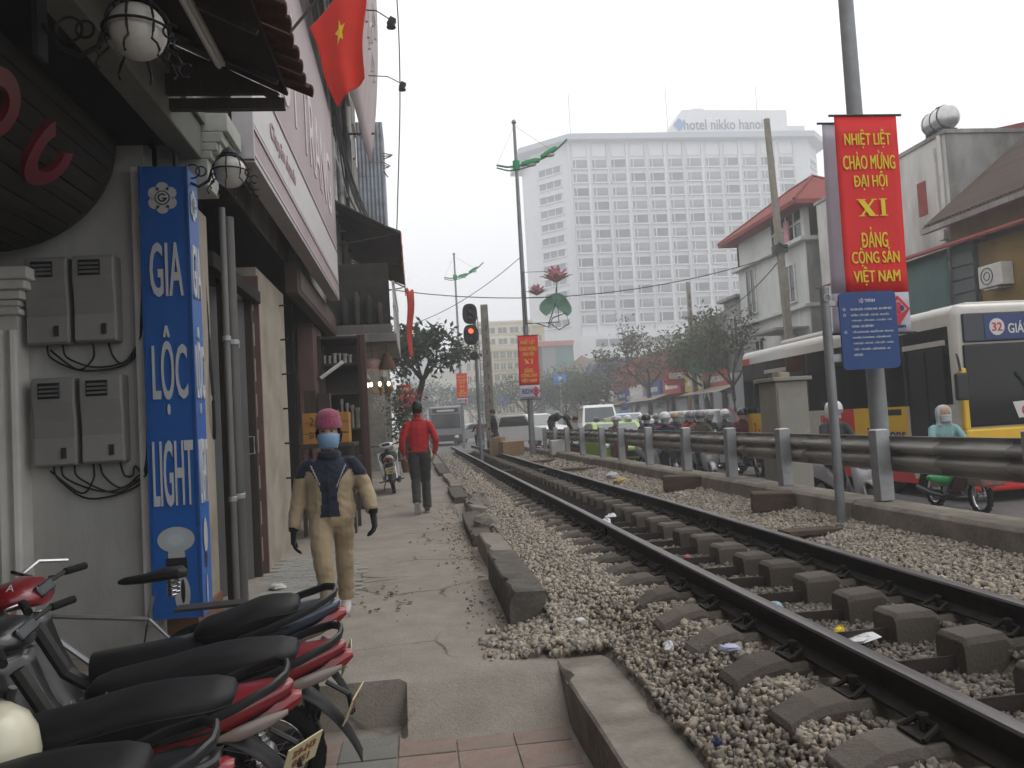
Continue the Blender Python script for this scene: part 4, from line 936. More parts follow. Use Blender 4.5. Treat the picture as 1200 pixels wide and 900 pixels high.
# ================================================================== street furniture on the right
M_['pole'] = mat('pole_grey', (.26, .27, .28), .55, metal=.3, var=.12, scale=6, dirt=(.16, .155, .15), damt=.5, dscale=2)
M_['ban_red'] = mat('banner_red', (.78, .022, .022), .6, var=.06, scale=3, cloth=.1)
M_['ban_yel'] = mat('banner_yellow', (.78, .60, .03), .6, var=.04)
M_['ban_white'] = mat('banner_white', (.72, .71, .77), .6, var=.06, cloth=.5)
M_['ink'] = mat('ink_blue', (.03, .04, .18), .6, var=0)
M_['ink_red'] = mat('ink_red', (.55, .03, .04), .6, var=0)
def serif_XI(parent, c, w, h, xd, e):
    q = MB(); X = Vector(xd); Z = Vector((0, 0, 1)); N = X.cross(Z); c = Vector(c) + N * e
    cnt = [0]
    def poly(pts): cnt[0] += 1; q.add([c + N * (.0012 * cnt[0]) + X * (u * w) + Z * (v * h) for u, v in pts], [tuple(range(len(pts)))])
    poly([(-.5, .5), (-.28, .5), (.12, -.5), (-.10, -.5)]); poly([(-.08 + .1, .5), (.10, .5), (-.36, -.5), (-.44, -.5)])
    for u0, u1, v in ((-.54, -.22, .46), (-.02, .16, .46), (-.50, -.28, -.5), (-.14, .18, -.5)): poly([(u0, v), (u1, v), (u1, v + .05), (u0, v + .05)])
    poly([(.30, -.5), (.44, -.5), (.44, .5), (.30, .5)])
    for v in (.46, -.5): poly([(.23, v), (.51, v), (.51, v + .05), (.23, v + .05)])
    q.build('numeral', M_['ban_yel'], parent, fix=False)
def diamond(parent, c, s_, xd, e):
    q = MB(); X = Vector(xd); Z = Vector((0, 0, 1)); N = X.cross(Z); c = Vector(c) + N * e
    def poly(pts, mi, d): q.m(mi); q.add([c + X * u * s_ + Z * v * s_ + N * d for u, v in pts], [tuple(range(len(pts)))])
    poly([(0, .6), (.5, .05), (0, -.6), (-.5, .05)], 0, 0); poly([(0, .42), (.36, .04), (0, -.2), (-.36, .04)], 1, .002)
    for a in range(4): poly([(.12 * math.cos(t) + .13 * math.cos(a * PI / 2), .08 + .12 * math.sin(t) + .13 * math.sin(a * PI / 2)) for t in np.linspace(0, 2 * PI, 10)], 0 if a != 0 else 2, .004 + a * .0005)
    q.build('bank_emblem', [M_['ink_red'], M_['ban_white'], M_['ink']], parent, fix=False)
def banner(parent, x0, x1, y, zt, zw, zb, skew=0.0, seg=10, detail=True, back=False, lead='BIDV'):
    """red cloth banner with a white foot; faces -Y; skew shifts its foot sideways."""
    def fn(za, zb_):
        def f(u, v):
            z = za + (zb_ - za) * v; t = (zt - z) / (zt - zb)
            return (x0 + (x1 - x0) * u + skew * t, y + .007 * math.sin(4 * u + 6 * t) * t, z)
        return f
    q = MB(); q.grid(seg, seg, fn(zt, zw)); red_ = q.build('red_cloth', M_['ban_red'] if not back else M_['ban_white'], parent, smooth=True, solid=.003)
    q = MB(); q.grid(seg, 4, fn(zw, zb)); q.build('white_foot', M_['ban_white'], parent, smooth=True, solid=.003)
    for z, s_ in ((zt, 0), (zb, skew)): q = MB(); q.cyl((x0 - .05 + s_, y + .0, z), (x1 + .05 + s_, y + .0, z), .012, n=8); q.build('rod', M_['dark_metal'], parent)
    if back: return
    H_ = zt - zw; w = x1 - x0; e = .013
    if True:
        for s_, f, wd, ht in (('NHIỆT LIỆT', .135, .80, .086), ('CHÀO MỪNG', .255, .90, .086), ('ĐẠI HỘI', .372, .58, .086), ('ĐẢNG', .69, .46, .092), ('CỘNG SẢN', .80, .82, .084), ('VIỆT NAM', .905, .80, .084)):
            ht2 = ht * H_ * (1.25 if any(ch in s_ for ch in 'ẢỆỘỪỌ') else 1.0)
            xm = (x0 + x1) / 2 + skew * f * H_ / (zt - zb)
            fit_text('lettering', s_, parent, (xm, y - e, zt - f * H_), (1, 0, 0), wd * w * .93, ht2, M_['ban_yel'], .0, .022)
        serif_XI(parent, ((x0 + x1) / 2 + skew * .45, y - .004, zt - .525 * H_), w * .46, H_ * .095, (1, 0, 0), e)
        zm = (zw + zb) / 2
        diamond(parent, ((x0 + x1) / 2 + w * .30 + skew * .95, y - .004, zm + .02), (zw - zb) * .62, (1, 0, 0), e)
        fit_text('lettering', lead, parent, ((x0 + x1) / 2 - w * .12 + skew * .95, y - e, zm + .03), (1, 0, 0), w * .5, (zw - zb) * .34, M_['ink'], .02)
        fit_text('lettering', 'NGÂN HÀNG VIỆT NAM', parent, ((x0 + x1) / 2 + skew * .98, y - e, zb + (zw - zb) * .16), (1, 0, 0), w * .8, (zw - zb) * .11, M_['ink'])
# near tall pole
np_ = thing('lamp_post', 'tall grey steel lamp post nearest the camera behind the guard rail', 'lamp post', (4.36, 7.18, -.2))
q = MB(); q.cyl((0, 0, 0), (0, 0, 9.6), .088, .055, n=20); q.build('shaft', M_['pole'], np_, smooth=True)
q = MB(); q.cyl((0, 0, 0), (0, 0, .5), .11, .105, n=20); q.build('base_sleeve', M_['pole'], np_, smooth=True)
q = MB()
for z in (2.25, 4.32): q.torus((0, 0, z), .085, .012, 'Z', 16, 6); q.tube([(0, -.08, z), (0, -.17, z)], .012, 6)
q.build('banner_clamp', M_['dark_metal'], np_)
b1 = thing('street_banner', 'large red banner with yellow slogan facing the camera on the near lamp post', 'banner')
banner(b1, 4.04, 4.665, 7.0, 4.125, 2.43, 2.045, skew=-.02)
b2 = thing('street_banner', 'back of a pale banner behind the large red slogan banner', 'banner')
banner(b2, 4.15, 4.74, 7.42, 4.21, 2.5, 2.1, skew=-.05, back=True)
# thin post with blue route board
bs = thing('route_sign', 'blue bus route board with white writing on a thin grey post', 'sign', (3.757, 6.90, .28))
q = MB(); q.cyl((0, 0, 0), (0, 0, 2.19), .042, n=16); q.build('post', M_['pole'], bs, smooth=True)
q = MB(); q.cyl((0, 0, 2.19), (0, 0, 2.21), .046, n=16); q.torus((0, -.045, 2.10), .032, .006, 'Y', 16, 6); q.build('cap', M_['steel'], bs, smooth=True)
q = MB(); q.box((.07, -.01, 1.55), (.14, .05, .07)); q.box((.07, -.01, 2.05), (.14, .05, .05)); q.build('bracket', M_['steel'], bs, bevel=.004)
q = MB()
cw, chh, rc_ = .2775, .355, .045
pts = []
for sx_, sz_, a0 in ((1, 1, 0), (-1, 1, PI / 2), (-1, -1, PI), (1, -1, 1.5 * PI)):
    for a in np.linspace(a0, a0 + PI / 2, 5): pts.append((sx_ * (cw - rc_) + rc_ * math.cos(a), sz_ * (chh - rc_) + rc_ * math.sin(a)))
q.prism(pts, 'Y', -.012, .004); pn = q.build('panel', mat('route_blue', (.010, .052, .20), .4, var=.05, scale=2), bs); pn.location = (.378, -.045, 1.79)
rw = mat('route_white', (.62, .66, .74), .5, var=.05)
fit_text('lettering', 'LỘ TRÌNH', bs, (.37, -.0605, 2.06), (1, 0, 0), .155, .05, rw, .02)
rows_ = ['BX GIA LÂM - HOÀNG MAI - BX GIÁP BÁT', 'NHỔN - CẦU GIẤY - KIM MÃ - NGUYỄN', 'THÁI HỌC - CỬA NAM - LÊ DUẨN - GIẢI', 'PHÓNG - BX GIÁP BÁT', 'TRẦN QUANG KHẢI - NGUYỄN THÁI - VĂN PHÚC', 'NGUYỄN TRI PHƯƠNG - ĐIỆN BIÊN PHỦ', 'THÁI HỌC - KIM MÃ - CẦU GIẤY - XUÂN', 'THỦY - LÊ DUẨN - GIẢI PHÓNG - BX', 'GIÁP BÁT']
for k, s_ in enumerate(rows_):
    wd = .40 * min(1, len(s_) / 36); fit_text('lettering', s_, bs, (.395 - .2 + wd / 2 + .012, -.0605, 1.985 - k * .052), (1, 0, 0), wd, .026, rw, .01)
q = MB()
for z in (1.985, 1.933, 1.777): q.torus((.145, -.06, z), .011, .003, 'Y', 12, 5)
q.build('bullet', rw, bs)
# electricity cabinet behind the rail, with a brick on top
ec = thing('street_cabinet', 'beige steel electrical cabinet standing behind the guard rail', 'cabinet', (4.70, 9.86, -.1))
cb_m = mat('cabinet_beige', (.29, .275, .235), .6, var=.1, scale=3, dirt=(.17, .155, .13), damt=.5, dscale=2)
q = MB(); q.box((0, 0, .92), (.42, .5, 1.84)); q.build('housing', cb_m, ec, bevel=.008)
q = MB(); q.box((0, 0, 1.87), (.52, .6, .05)); q.build('lid', cb_m, ec, bevel=.008)
q = MB(); q.box((0, -.255, .95), (.38, .012, 1.6)); dr_ = q.build('door', cb_m, ec, bevel=.003); q = MB(); q.box((.14, -.27, .95), (.02, .02, .1)); q.build('handle', M_['dark_metal'], dr_)
q = MB(); q.box((0, 0, -.05), (.5, .58, .32)); q.build('plinth', M_['kerb'], ec)
q = MB(); q.box((4.68, 9.84, 1.83), (.2, .12, .08), rz=.4, ry=.06); tag(q.build('stone', mat('stone_buff', (.30, .26, .20), .9, var=.3, scale=12, bump=.6), bevel=.015), 'buff stone lying on top of the beige cabinet', 'stone')
# lamp posts with crescent arms
green = mat('lamp_green', (.02, .28, .10), .45, var=.1)
def crescent_post(loc, label, zt, za, red_banner=None):
    t = thing('lamp_post', label, 'lamp post', loc, 0, 'crescent arm lamp posts')
    q = MB(); q.cyl((0, 0, 0), (0, 0, zt), .105, .05, n=14); q.lathe([(.001, zt + .12), (.06, zt + .08), (.09, zt), (.05, zt - .04)], n=10); q.build('shaft', M_['pole'], t, smooth=True)
    cr_ = [(-.66, 0, za + .02), (-.3, 0, za - .05), (0, 0, za - .02), (.6, 0, za + .10), (1.1, 0, za + .32), (1.5, 0, za + .62), (1.76, 0, za + .86)]
    q = MB(); q.tube(cr_, .035, 8); q.tube([(p[0], 0, p[2] - .14 * (1 - abs(p[0]) / 1.8)) for p in cr_[:4]], .025, 6); q.build('crescent_arm', mat('arm_green', (.10, .22, .15), .5, var=.1, metal=.2), t, smooth=True)
    for x, z, a in ((.48, za + .10, -.22), (1.12, za + .42, -.5)):
        q = MB(); q.box((x, 0, z), (.62, .22, .12), ry=a); q.box((x, 0, z + .07), (.4, .16, .05), ry=a); h = q.build('lamp_head', green, t, bevel=.03)
        q = MB(); q.ball((x + .02, 0, z - .08), .12, 10, 6, (1.5, .8, .6)); q.build('lens', mat('lamp_lens', (.5, .52, .5), .2, var=.05), h, smooth=True)
    q = MB(); q.cyl((0, 0, za - .15), (0, 0, za + .15), .12, n=12); q.build('collar', green, t)
    q = MB(); q.tube([(0, 0, zt - .1), (-.64, 0, za + .04)], .008, 4); q.tube([(0, 0, zt - .1), (1.25, 0, za + .48)], .008, 4); q.build('stay_wire', M_['steel'], t)
    return t
crescent_post((3.70, 26.0, .1), 'tall lamp post with green crescent arm beside the lotus decoration', 11.3, 9.85)
crescent_post((2.72, 48.0, .1), 'farther lamp post with green crescent arm beyond the signal', 11.7, 10.3)
b3 = thing('street_banner', 'red slogan banner with white foot on the crescent lamp post', 'banner'); banner(b3, 3.38, 4.05, 25.8, 4.25, 2.62, 2.16, skew=-.03)
b4 = thing('street_banner', 'smallest farthest red banner on the distant lamp post', 'banner'); banner(b4, 2.46, 3.1, 47.8, 4.57, 3.1, 2.75, skew=-.03)
# lotus decoration on the lamp post
lo = thing('lotus_decoration', 'pink lotus decoration with green leaf in a wire frame on the lamp post', 'decoration', (4.45, 25.9, 4.6))
pk = mat('lotus_pink', (.60, .36, .40), .6, var=.2, scale=2)
def petals(c, s_, name):
    q = MB()
    for ring_, (n, op) in enumerate(((5, .35), (7, .75), (8, 1.15))):
        for k in range(n):
            a = 2 * PI * k / n + ring_ * .3; d = Vector((math.sin(op) * math.cos(a), math.sin(op) * math.sin(a), math.cos(op))); side = Vector((-math.sin(a), math.cos(a), 0)); up_ = side.cross(d)
            b0 = Vector(c); pts = [b0 + d * s_ * t + side * s_ * w_ + up_ * s_ * (-.12 * math.sin(PI * t)) for t, w_ in ((.08, -.04), (.45, -.2), (.8, -.12), (1, 0), (.8, .12), (.45, .2), (.08, .04))]
            q.add(pts, [tuple(range(7))])
    q.build(name, pk, lo, solid=.012)
petals((.35, 0, 1.35), .62, 'flower'); petals((-.32, 0, .95), .42, 'flower')
q = MB(); q.grid(18, 4, lambda u, v: (.28 + (.02 + .5 * v) * math.cos(PI * (u * 1.5 - .25)) * (1 + .07 * math.sin(17 * u)), .06 * math.sin(11 * u) * v, .55 + (.02 + .42 * v) * math.sin(PI * (u * 1.5 - .25)) * (1 + .07 * math.sin(17 * u)))); q.build('leaf', mat('lotus_leaf', (.14, .26, .19), .6, var=.2), lo, solid=.012)
q = MB()
for p in ([(-.75, 0, .05), (-.75, 0, 1.75), (.35, 0, 1.75), (.35, 0, .05), (-.75, 0, .05)], [(-.7, 0, .9), (.2, 0, .9)], [(.1, 0, .0), (.35, 0, -.2), (.7, 0, .0), (.6, 0, .35), (.15, 0, .2), (.0, 0, -.1), (-.4, 0, .05)], [(.35, 0, 1.3), (.25, 0, .6), (.0, 0, 0)]): q.tube(p, .018, 5)
q.build('wire_frame', M_['dark_metal'], lo)
# railway signal
sgp = thing('railway_signal', 'black oval railway signal showing red on a slim post', 'signal', (2.1, 27, .2))
q = MB(); q.cyl((0, 0, 0), (0, 0, 5.2), .06, n=10); q.build('post', M_['pole'], sgp)
ladder = MB()
for x in (.12, .34): ladder.cyl((x, .05, .2), (x, .05, 4.9), .016, n=5)
for z in np.arange(.4, 4.8, .3): ladder.cyl((.12, .05, z), (.34, .05, z), .011, n=5)
ladder.build('ladder', M_['pole'], sgp)
bk = mat('signal_black', (.012, .012, .013), .55, var=.1)
def oval(cx_, cz_, w, h, y0_, y1_):
    q = MB(); pts = []
    for a in np.linspace(0, 2 * PI, 28, endpoint=False): pts.append((cx_ + math.copysign(abs(math.cos(a)) ** .75, math.cos(a)) * w, cz_ + math.copysign(abs(math.sin(a)) ** .75, math.sin(a)) * h))
    q.prism(pts, 'Y', y0_, y1_); return q
for k, z in enumerate((4.98, 4.27)):
    h = oval(-.15, z, .25, .345, -.16, -.12).build('signal_head', bk, sgp)
    q = MB()
    for dz in (-.12, .12):
        q.lathe([(.10, -.16), (.10, -.34), (.095, -.34), (.095, -.16)], (-.15, 0, z + dz), 'Y', 14)
    q.build('hood', bk, h)
    for dz in (-.12, .12):
        lit = k == 1 and dz > 0
        q = MB(); q.lathe([(.001, -.18), (.08, -.175), (.085, -.165), (.001, -.165)], (-.15, 0, z + dz), 'Y', 14); q.build('lens', mat('signal_red', (.5, .03, .01), .3, var=0, emit=(1, .06, .02), estr=3.5) if lit else mat('signal_lens', (.02, .025, .025), .2, var=0), h)
q = MB(); q.lathe([(.001, -.2), (.13, -.18), (.15, -.1), (.15, .05), (.001, .08)], (-.07, 0, 3.57), 'Y', 14); q.tube([(-.07, 0, 3.5), (.05, 0, 3.4)], .03, 6); q.build('marker_lamp', bk, sgp, smooth=True)
pil = thing('concrete_post', 'square weathered concrete utility post beside the railway signal', 'post', (3.0, 33, .1)); q = MB(); q.box((0, 0, 3.15), (.36, .30, 6.3), taper=.8); q.build('shaft', M_['kerb'], pil, bevel=.02)
q = MB()
for z in np.arange(.8, 5.4, .5): q.box((0, -.15, z), (.09, .02, .22))
q.build('recess_panel', M_['kerb_dark'], pil)
up1 = thing('utility_pole', 'leaning square concrete utility pole in front of the white house', 'utility pole', (14.35, 29.0, 0), ry=-.03); q = MB(); q.box((0, 0, 6.3), (.30, .26, 12.6), taper=.62); q.build('shaft', mat('pole_buff', (.24, .22, .18), .9, var=.2, bump=.3, bscale=20), up1, bevel=.01)
q = MB(); q.box((0, 0, 7.5), (.5, .34, .3)); q.tube([(-.3, 0, 7.3), (-.1, -.2, 7.7), (.25, -.15, 7.5)], .05, 5); q.build('wire_clamp', M_['dark_metal'], up1)
up2 = thing('utility_pole', 'distant lattice concrete utility pole rising from the roadside trees', 'utility pole', (17.2, 48, 0))
q = MB(); q.box((0, 0, 4.8), (.34, .3, 9.6), taper=.6); q.box((0, 0, 7.4), (1.1, .12, .1)); q.build('shaft', M_['kerb'], up2)
q = MB()
for z in np.arange(1, 9, .55): q.box((0, -.14, z), (.12, .03, .3))
q.build('lattice_recess', M_['kerb_dark'], up2)
def wire(a, b, sag, label, r_=.012):
    a, b = Vector(a), Vector(b); return droop([tuple(a.lerp(b, t) - Vector((0, 0, sag * 4 * t * (1 - t)))) for t in np.linspace(0, 1, 9)], r_, 'overhead_wire', label, 'wire', sub=3)
wire((-1.3, 30, 6.75), (14.3, 29.0, 7.35), .95, 'long black overhead wire sagging across the tracks to the utility pole', .018)
wire((14.3, 29.0, 7.3), (17.2, 48, 7.35), .8, 'black overhead wire running from the near utility pole to the lattice pole', .022)
wire((14.4, 29.0, 7.5), (16.2, 33, 8.6), .05, 'short service wire from the utility pole to the white house', .015)
wire((3.7, 26, 6.9), (-.6, 31, 5.3), .35, 'thin wire dropping from the crescent lamp post to the left tree', .012)
wire((-.6, 30, 5.2), (2.7, 48, 5.1), .2, 'thin wire running towards the far lamp post', .012)

# ================================================================== houses across the road
M_['house_white'] = mat('house_white', (.56, .575, .55), .85, var=.08, scale=2, dirt=(.3, .3, .27), damt=.5, dscale=.7, stretch=(1, 1, .4))
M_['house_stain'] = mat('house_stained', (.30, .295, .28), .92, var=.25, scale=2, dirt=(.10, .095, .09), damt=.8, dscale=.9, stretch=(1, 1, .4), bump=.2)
M_['house_yellow'] = mat('house_yellow', (.29, .195, .06), .85, var=.12, scale=2, dirt=(.17, .12, .06), damt=.6, dscale=1.2)
M_['roof_red'] = mat('roof_red', (.23, .05, .042), .8, var=.15, scale=4, dirt=(.12, .04, .035), damt=.4)
M_['roof_old'] = mat('roof_old_tile', (.10, .072, .058), .9, var=.25, scale=6, dirt=(.05, .045, .04), damt=.6)
def win(par, face, a, z, w, h, d, m=None, frame=True, bars=1):
    """window on a house wall: face 'X' (wall at x=d facing -X, a = y centre) or 'Y' (wall at y=d facing -Y, a = x centre)."""
    def B(q, a0, a1, z0, z1, o0, o1):
        if face == 'X': q.bb(d - o1, d - o0, a0, a1, z0, z1)
        else: q.bb(a0, a1, d - o1, d - o0, z0, z1)
    q = MB(); B(q, a - w / 2, a + w / 2, z, z + h, .003, .02); wn = q.build('window', m or M_['glass_dark'], par)
    if frame:
        q = MB()
        for t in (-w / 2, w / 2): B(q, a + t - .04, a + t + .04, z - .04, z + h + .04, .003, .06)
        for k in range(bars): tt = -w / 2 + w * (k + 1) / (bars + 1); B(q, a + tt - .025, a + tt + .025, z, z + h, .004, .045)
        B(q, a - w / 2 - .08, a + w / 2 + .08, z - .1, z - .04, .003, .12); B(q, a - w / 2, a + w / 2, z + h, z + h + .05, .004, .06); q.build('frame', M_['white_paint'], wn)
    return wn
wh = thing('white_house', 'white three storey house with red hipped roof and open top storey', 'house')
q = MB(); q.bb(16, 22, 30.6, 37.4, .05, 8.15); q.build('wall', M_['house_white'], wh)
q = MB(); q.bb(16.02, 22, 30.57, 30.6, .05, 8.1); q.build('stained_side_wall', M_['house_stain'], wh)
q = MB(); q.bb(15.75, 22.1, 30.45, 37.5, 5.45, 5.6); q.bb(15.7, 22.1, 30.35, 37.6, 8.15, 8.32); q.build('floor_band', M_['house_white'], wh, bevel=.02)
q = MB(); q.bb(16.0, 16.2, 33.6, 37.4, 8.32, 9.7); q.bb(16.0, 19.2, 37.2, 37.4, 8.32, 9.7); q.bb(18.6, 20.6, 30.7, 30.9, 8.32, 9.7); q.bb(16.0, 16.25, 30.6, 30.85, 8.32, 9.7); q.bb(19, 19.2, 30.6, 37.4, 8.32, 9.7); q.build('top_storey_wall', M_['house_white'], wh)
q = MB(); q.bb(16.05, 16.1, 30.85, 33.6, 8.32, 9.7); q.build('terrace_glazing', M_['glass_dark'], wh)
q = MB()
for y in (31.5, 32.2, 32.9): q.bb(16.0, 16.05, y - .03, y + .03, 8.32, 9.7)
q.bb(16.0, 16.05, 30.85, 33.6, 9.0, 9.05); q.build('terrace_frame', M_['white_paint'], wh)
rf = MB(); e0 = [(15.3, 29.9, 9.7), (20.0, 29.9, 9.7), (20.0, 38, 9.7), (15.3, 38, 9.7)]; rg = [(17.4, 32.2, 11.3), (17.4, 34.2, 11.3)]
rf.add(e0 + rg + [(a, b, c - .18) for a, b, c in e0], [(0, 1, 4), (1, 2, 5, 4), (2, 3, 5), (3, 0, 4, 5), (0, 6, 7, 1), (1, 7, 8, 2), (2, 8, 9, 3), (3, 9, 6, 0), (9, 8, 7, 6)]); rfo = rf.build('roof', M_['roof_red'], wh)
q = MB()
for a, b in ((0, 4), (1, 4), (2, 5), (3, 5)):
    A, Bq = (e0 + rg)[a], (e0 + rg)[b]; q.tube([A, Bq], .07, 6)
q.tube(rg, .07, 6); q.build('ridge', mat('ridge_red', (.19, .05, .042), .8, var=.15), rfo)
for y, z, w_, h_ in ((32.1, 5.9, .95, 1.5), (36.0, 6.0, 1.0, 2.0), (32.4, 3.0, 1.0, 1.5), (35.5, 3.1, 1.0, 1.5)): win(wh, 'X', y, z, w_, h_, 16)
win(wh, 'Y', 17.6, 3.2, 1.2, 1.6, 30.57); win(wh, 'Y', 19.6, 8.6, .9, .9, 30.7)
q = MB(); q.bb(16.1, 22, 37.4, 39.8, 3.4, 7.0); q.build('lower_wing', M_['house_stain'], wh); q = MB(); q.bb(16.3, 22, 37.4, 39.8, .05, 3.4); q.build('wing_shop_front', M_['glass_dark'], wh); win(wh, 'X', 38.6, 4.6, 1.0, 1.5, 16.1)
q = MB(); q.bb(14.6, 16, 30.8, 33.4, 4.6, 4.7); q.build('canopy_slab', M_['house_stain'], wh); q = MB(); q.bb(15.8, 22, 37.5, 40.0, 7.0, 7.15); q.build('wing_roof_slab', M_['house_stain'], wh)
q = MB(); q.bb(15.9, 15.98, 34.0, 34.4, 8.4, 9.3); tag(q.build('pink_laundry', mat('laundry_pink', (.55, .25, .30), .8, var=.2), bevel=.02), 'pink laundry hanging on the white house terrace', 'laundry'); bpy.data.objects['pink_laundry'].location = (0, -2.2, 0)
gb = thing('grey_house', 'windowless stained grey house with red shutter and water tank', 'house')
q = MB(); q.bb(16, 22.5, 21.8, 29.5, .05, 9.3); q.build('wall', mat('house_pale_stain', (.60, .59, .56), .9, var=.12, scale=1.5, dirt=(.22, .21, .19), damt=.7, dscale=.6, stretch=(1, 1, .3)), gb)
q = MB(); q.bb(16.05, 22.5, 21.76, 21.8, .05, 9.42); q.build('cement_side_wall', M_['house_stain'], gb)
q = MB(); q.bb(15.95, 22.6, 21.7, 29.6, 9.3, 9.42); q.build('parapet_cap', M_['house_stain'], gb)
win(gb, 'X', 23.0, 7.15, .42, 1.05, 16, mat('shutter_red', (.26, .05, .045), .7, var=.2), False)
q = MB(); q.cyl((15.93, 21.95, 5.5), (15.93, 21.95, 9.3), .06, n=8); q.cyl((15.93, 22.2, 6.5), (15.93, 22.2, 9.0), .04, n=8); q.box((15.9, 22.0, 6.3), (.2, .25, .3)); q.build('drainpipe', M_['white_paint'], gb)
rt = MB(); rt.add([(17.5, 24, 9.5), (25, 24, 9.5), (25, 24, 11.3), (18.6, 24, 10.1), (17.5, 29, 9.5), (25, 29, 9.5), (25, 29, 11.3), (18.6, 29, 10.1)], [(0, 1, 2, 3), (4, 7, 6, 5), (3, 2, 6, 7), (0, 3, 7, 4)]); rt.build('tin_roof', M_['roof_red'], gb)
wt = thing('water_tank', 'shiny steel cylindrical water tank on the grey house roof', 'water tank', (16.3, 22.3, 9.42)); wt.scale = (.85,) * 3
q = MB(); q.lathe([(.001, -.62), (.3, -.6), (.42, -.5), (.43, .5), (.3, .6), (.001, .62)], (0, 0, .55), 'Y', 18); q.build('tank', mat('tank_steel', (.5, .5, .5), .3, metal=.8, var=.15, scale=5), wt, smooth=True)
q = MB()
for y in (-.4, 0, .4): q.torus((0, y, .55), .435, .014, 'Y', 20, 5)
q.build('band', M_['dark_metal'], wt)
q = MB(); q.box((0, .35, .08), (.7, .06, .16)); q.box((0, -.35, .08), (.7, .06, .16)); q.lathe([(.12, .97), (.12, 1.03), (.05, 1.06)], n=10); q.build('stand', M_['dark_metal'], wt)
yh = thing('yellow_house', 'old yellow house with mossy tile roof, tarpaulin and shop front behind the bus', 'house')
q = MB(); q.bb(15.5, 20, 9, 21.2, .05, 6.55); q.build('wall', M_['house_yellow'], yh)
q = MB(); q.add([(14.95, 8.6, 6.35), (14.95, 21.6, 6.35), (19.2, 21.6, 9.6), (19.2, 8.6, 9.6)], [(0, 1, 2, 3)]); q.build('roof', M_['roof_old'], yh, solid=.12)
rt0 = None
for k in range(60):
    q = None; y = 17.0 + (k % 30) * .153
    if rt0 is None:
        q = MB(); q.tube([(0, 0, 0), (5.2, 0, 3.98)], .05, 5); rt0 = q.build('tile_row', M_['roof_old'], yh); o = rt0
    elif k < 30: o = rt0.copy(); COL.objects.link(o); o.parent = yh
    else: break
    o.location = (14.93, y, 6.43)
q = MB(); q.bb(14.85, 15.0, 8.6, 21.6, 6.22, 6.36); q.build('gutter', M_['house_stain'], yh)
q = MB(); q.add([(13.9, 9, 5.25), (15.5, 9, 5.75), (15.5, 26, 5.95), (13.9, 26, 5.45)], [(0, 1, 2, 3)]); q.build('lean_to_roof', M_['roof_red'], yh, solid=.06)
q = MB(); q.bb(14.2, 15.5, 21.95, 25.5, .05, 5.45); q.build('red_front', mat('front_red', (.17, .045, .045), .7, var=.15), yh)
for y in (22.3, 23.3, 24.4): q = MB(); q.bb(14.15, 14.2, y - .06, y + .06, .05, 5.4); q.build('front_post', mat('front_post', (.30, .20, .19), .7, var=.1), yh)
q = MB(); q.grid(10, 10, lambda u, v: (14.2 + .05 * math.sin(11 * u) * v, 19.6 + 2.3 * u, 5.4 - 3.6 * v)); q.build('teal_tarpaulin', mat('tarp_teal', (.045, .115, .105), .6, var=.2, scale=2, bump=.3, bscale=8), yh, smooth=True, solid=.02)
q = MB(); q.bb(14.3, 15.5, 18.7, 19.6, .05, 5.4); q.build('dark_shutter', mat('shutter_dark', (.045, .055, .055), .6, var=.2), yh)
q = MB()
for k in range(12): q.bb(14.26, 14.3, 18.72, 19.58, 1.0 + k * .35, 1.3 + k * .35)
q.build('shutter_slat', mat('shutter_slat', (.06, .075, .072), .5, var=.2), yh)
q = MB(); q.bb(14.4, 15.5, 9, 18.7, .05, 5.3); q.build('lower_wall', M_['house_yellow'], yh)
ac = thing('air_conditioner', 'white air conditioner unit on the yellow house wall above the bus', 'air conditioner', (14.2, 17.9, 4.35)); q = MB(); q.box((0, 0, 0), (.32, .8, .55)); q.build('case', M_['white_paint'], ac, bevel=.02); q = MB(); q.torus((-.165, .1, 0), .2, .012, 'X', 20, 5); q.torus((-.165, .1, 0), .1, .01, 'X', 20, 5); q.build('fan_grille', M_['dark_metal'], ac); q = MB(); q.box((.1, 0, -.32), (.5, .5, .04)); q.build('shelf_bracket', M_['steel'], ac)
# ================================================================== hotel
ho = thing('tall_hotel', 'tall pale hotel slab with rows of windows and a sign block on the roof', 'hotel', (37.6, 175, 0))
hw = mat('hotel_wall', (.66, .665, .68), .8, var=.04, scale=.3); hl = mat('hotel_light', (.71, .715, .73), .8, var=.03, scale=.3); hg = mat('hotel_glass', (.13, .145, .16), .25, var=.35, scale=.12); hb = mat('hotel_blind', (.34, .34, .34), .6, var=.2, scale=.3); hd = mat('hotel_grey', (.58, .585, .60), .8, var=.05)
Wd = 56.1
q = MB(); q.add([(-8.3, 8.3, 0), (0, 0, 0), (Wd, 0, 0), (Wd + 5.5, 6, 0), (Wd + 5.5, 22, 0), (-8.3, 22, 0)] + [(-8.3, 8.3, 64), (0, 0, 64), (Wd, 0, 64), (Wd + 5.5, 6, 64), (Wd + 5.5, 22, 64), (-8.3, 22, 64)], [(k, (k + 1) % 6, (k + 1) % 6 + 6, k + 6) for k in range(6)] + [(6, 7, 8, 9, 10, 11)]); q.build('wall', hw, ho)
q = MB(); ev = [(-11, 6.9), (-.8, -2.2), (Wd + 1, -2.2), (Wd + 8, 5.2), (Wd + 8, 24), (-11, 24)]; q.add([(a, b, 64.0) for a, b in ev] + [(a, b, 65.3) for a, b in ev], [(k, (k + 1) % 6, (k + 1) % 6 + 6, k + 6) for k in range(6)] + [(6, 7, 8, 9, 10, 11), (5, 4, 3, 2, 1, 0)]); q.build('roof_eave', mat('hotel_eave', (.42, .45, .48), .7, var=.05), ho)
wm = MB(); wm.m(0).bb(-1.75, 1.75, -.10, .05, -1.0, 1.0); wm.m(1)
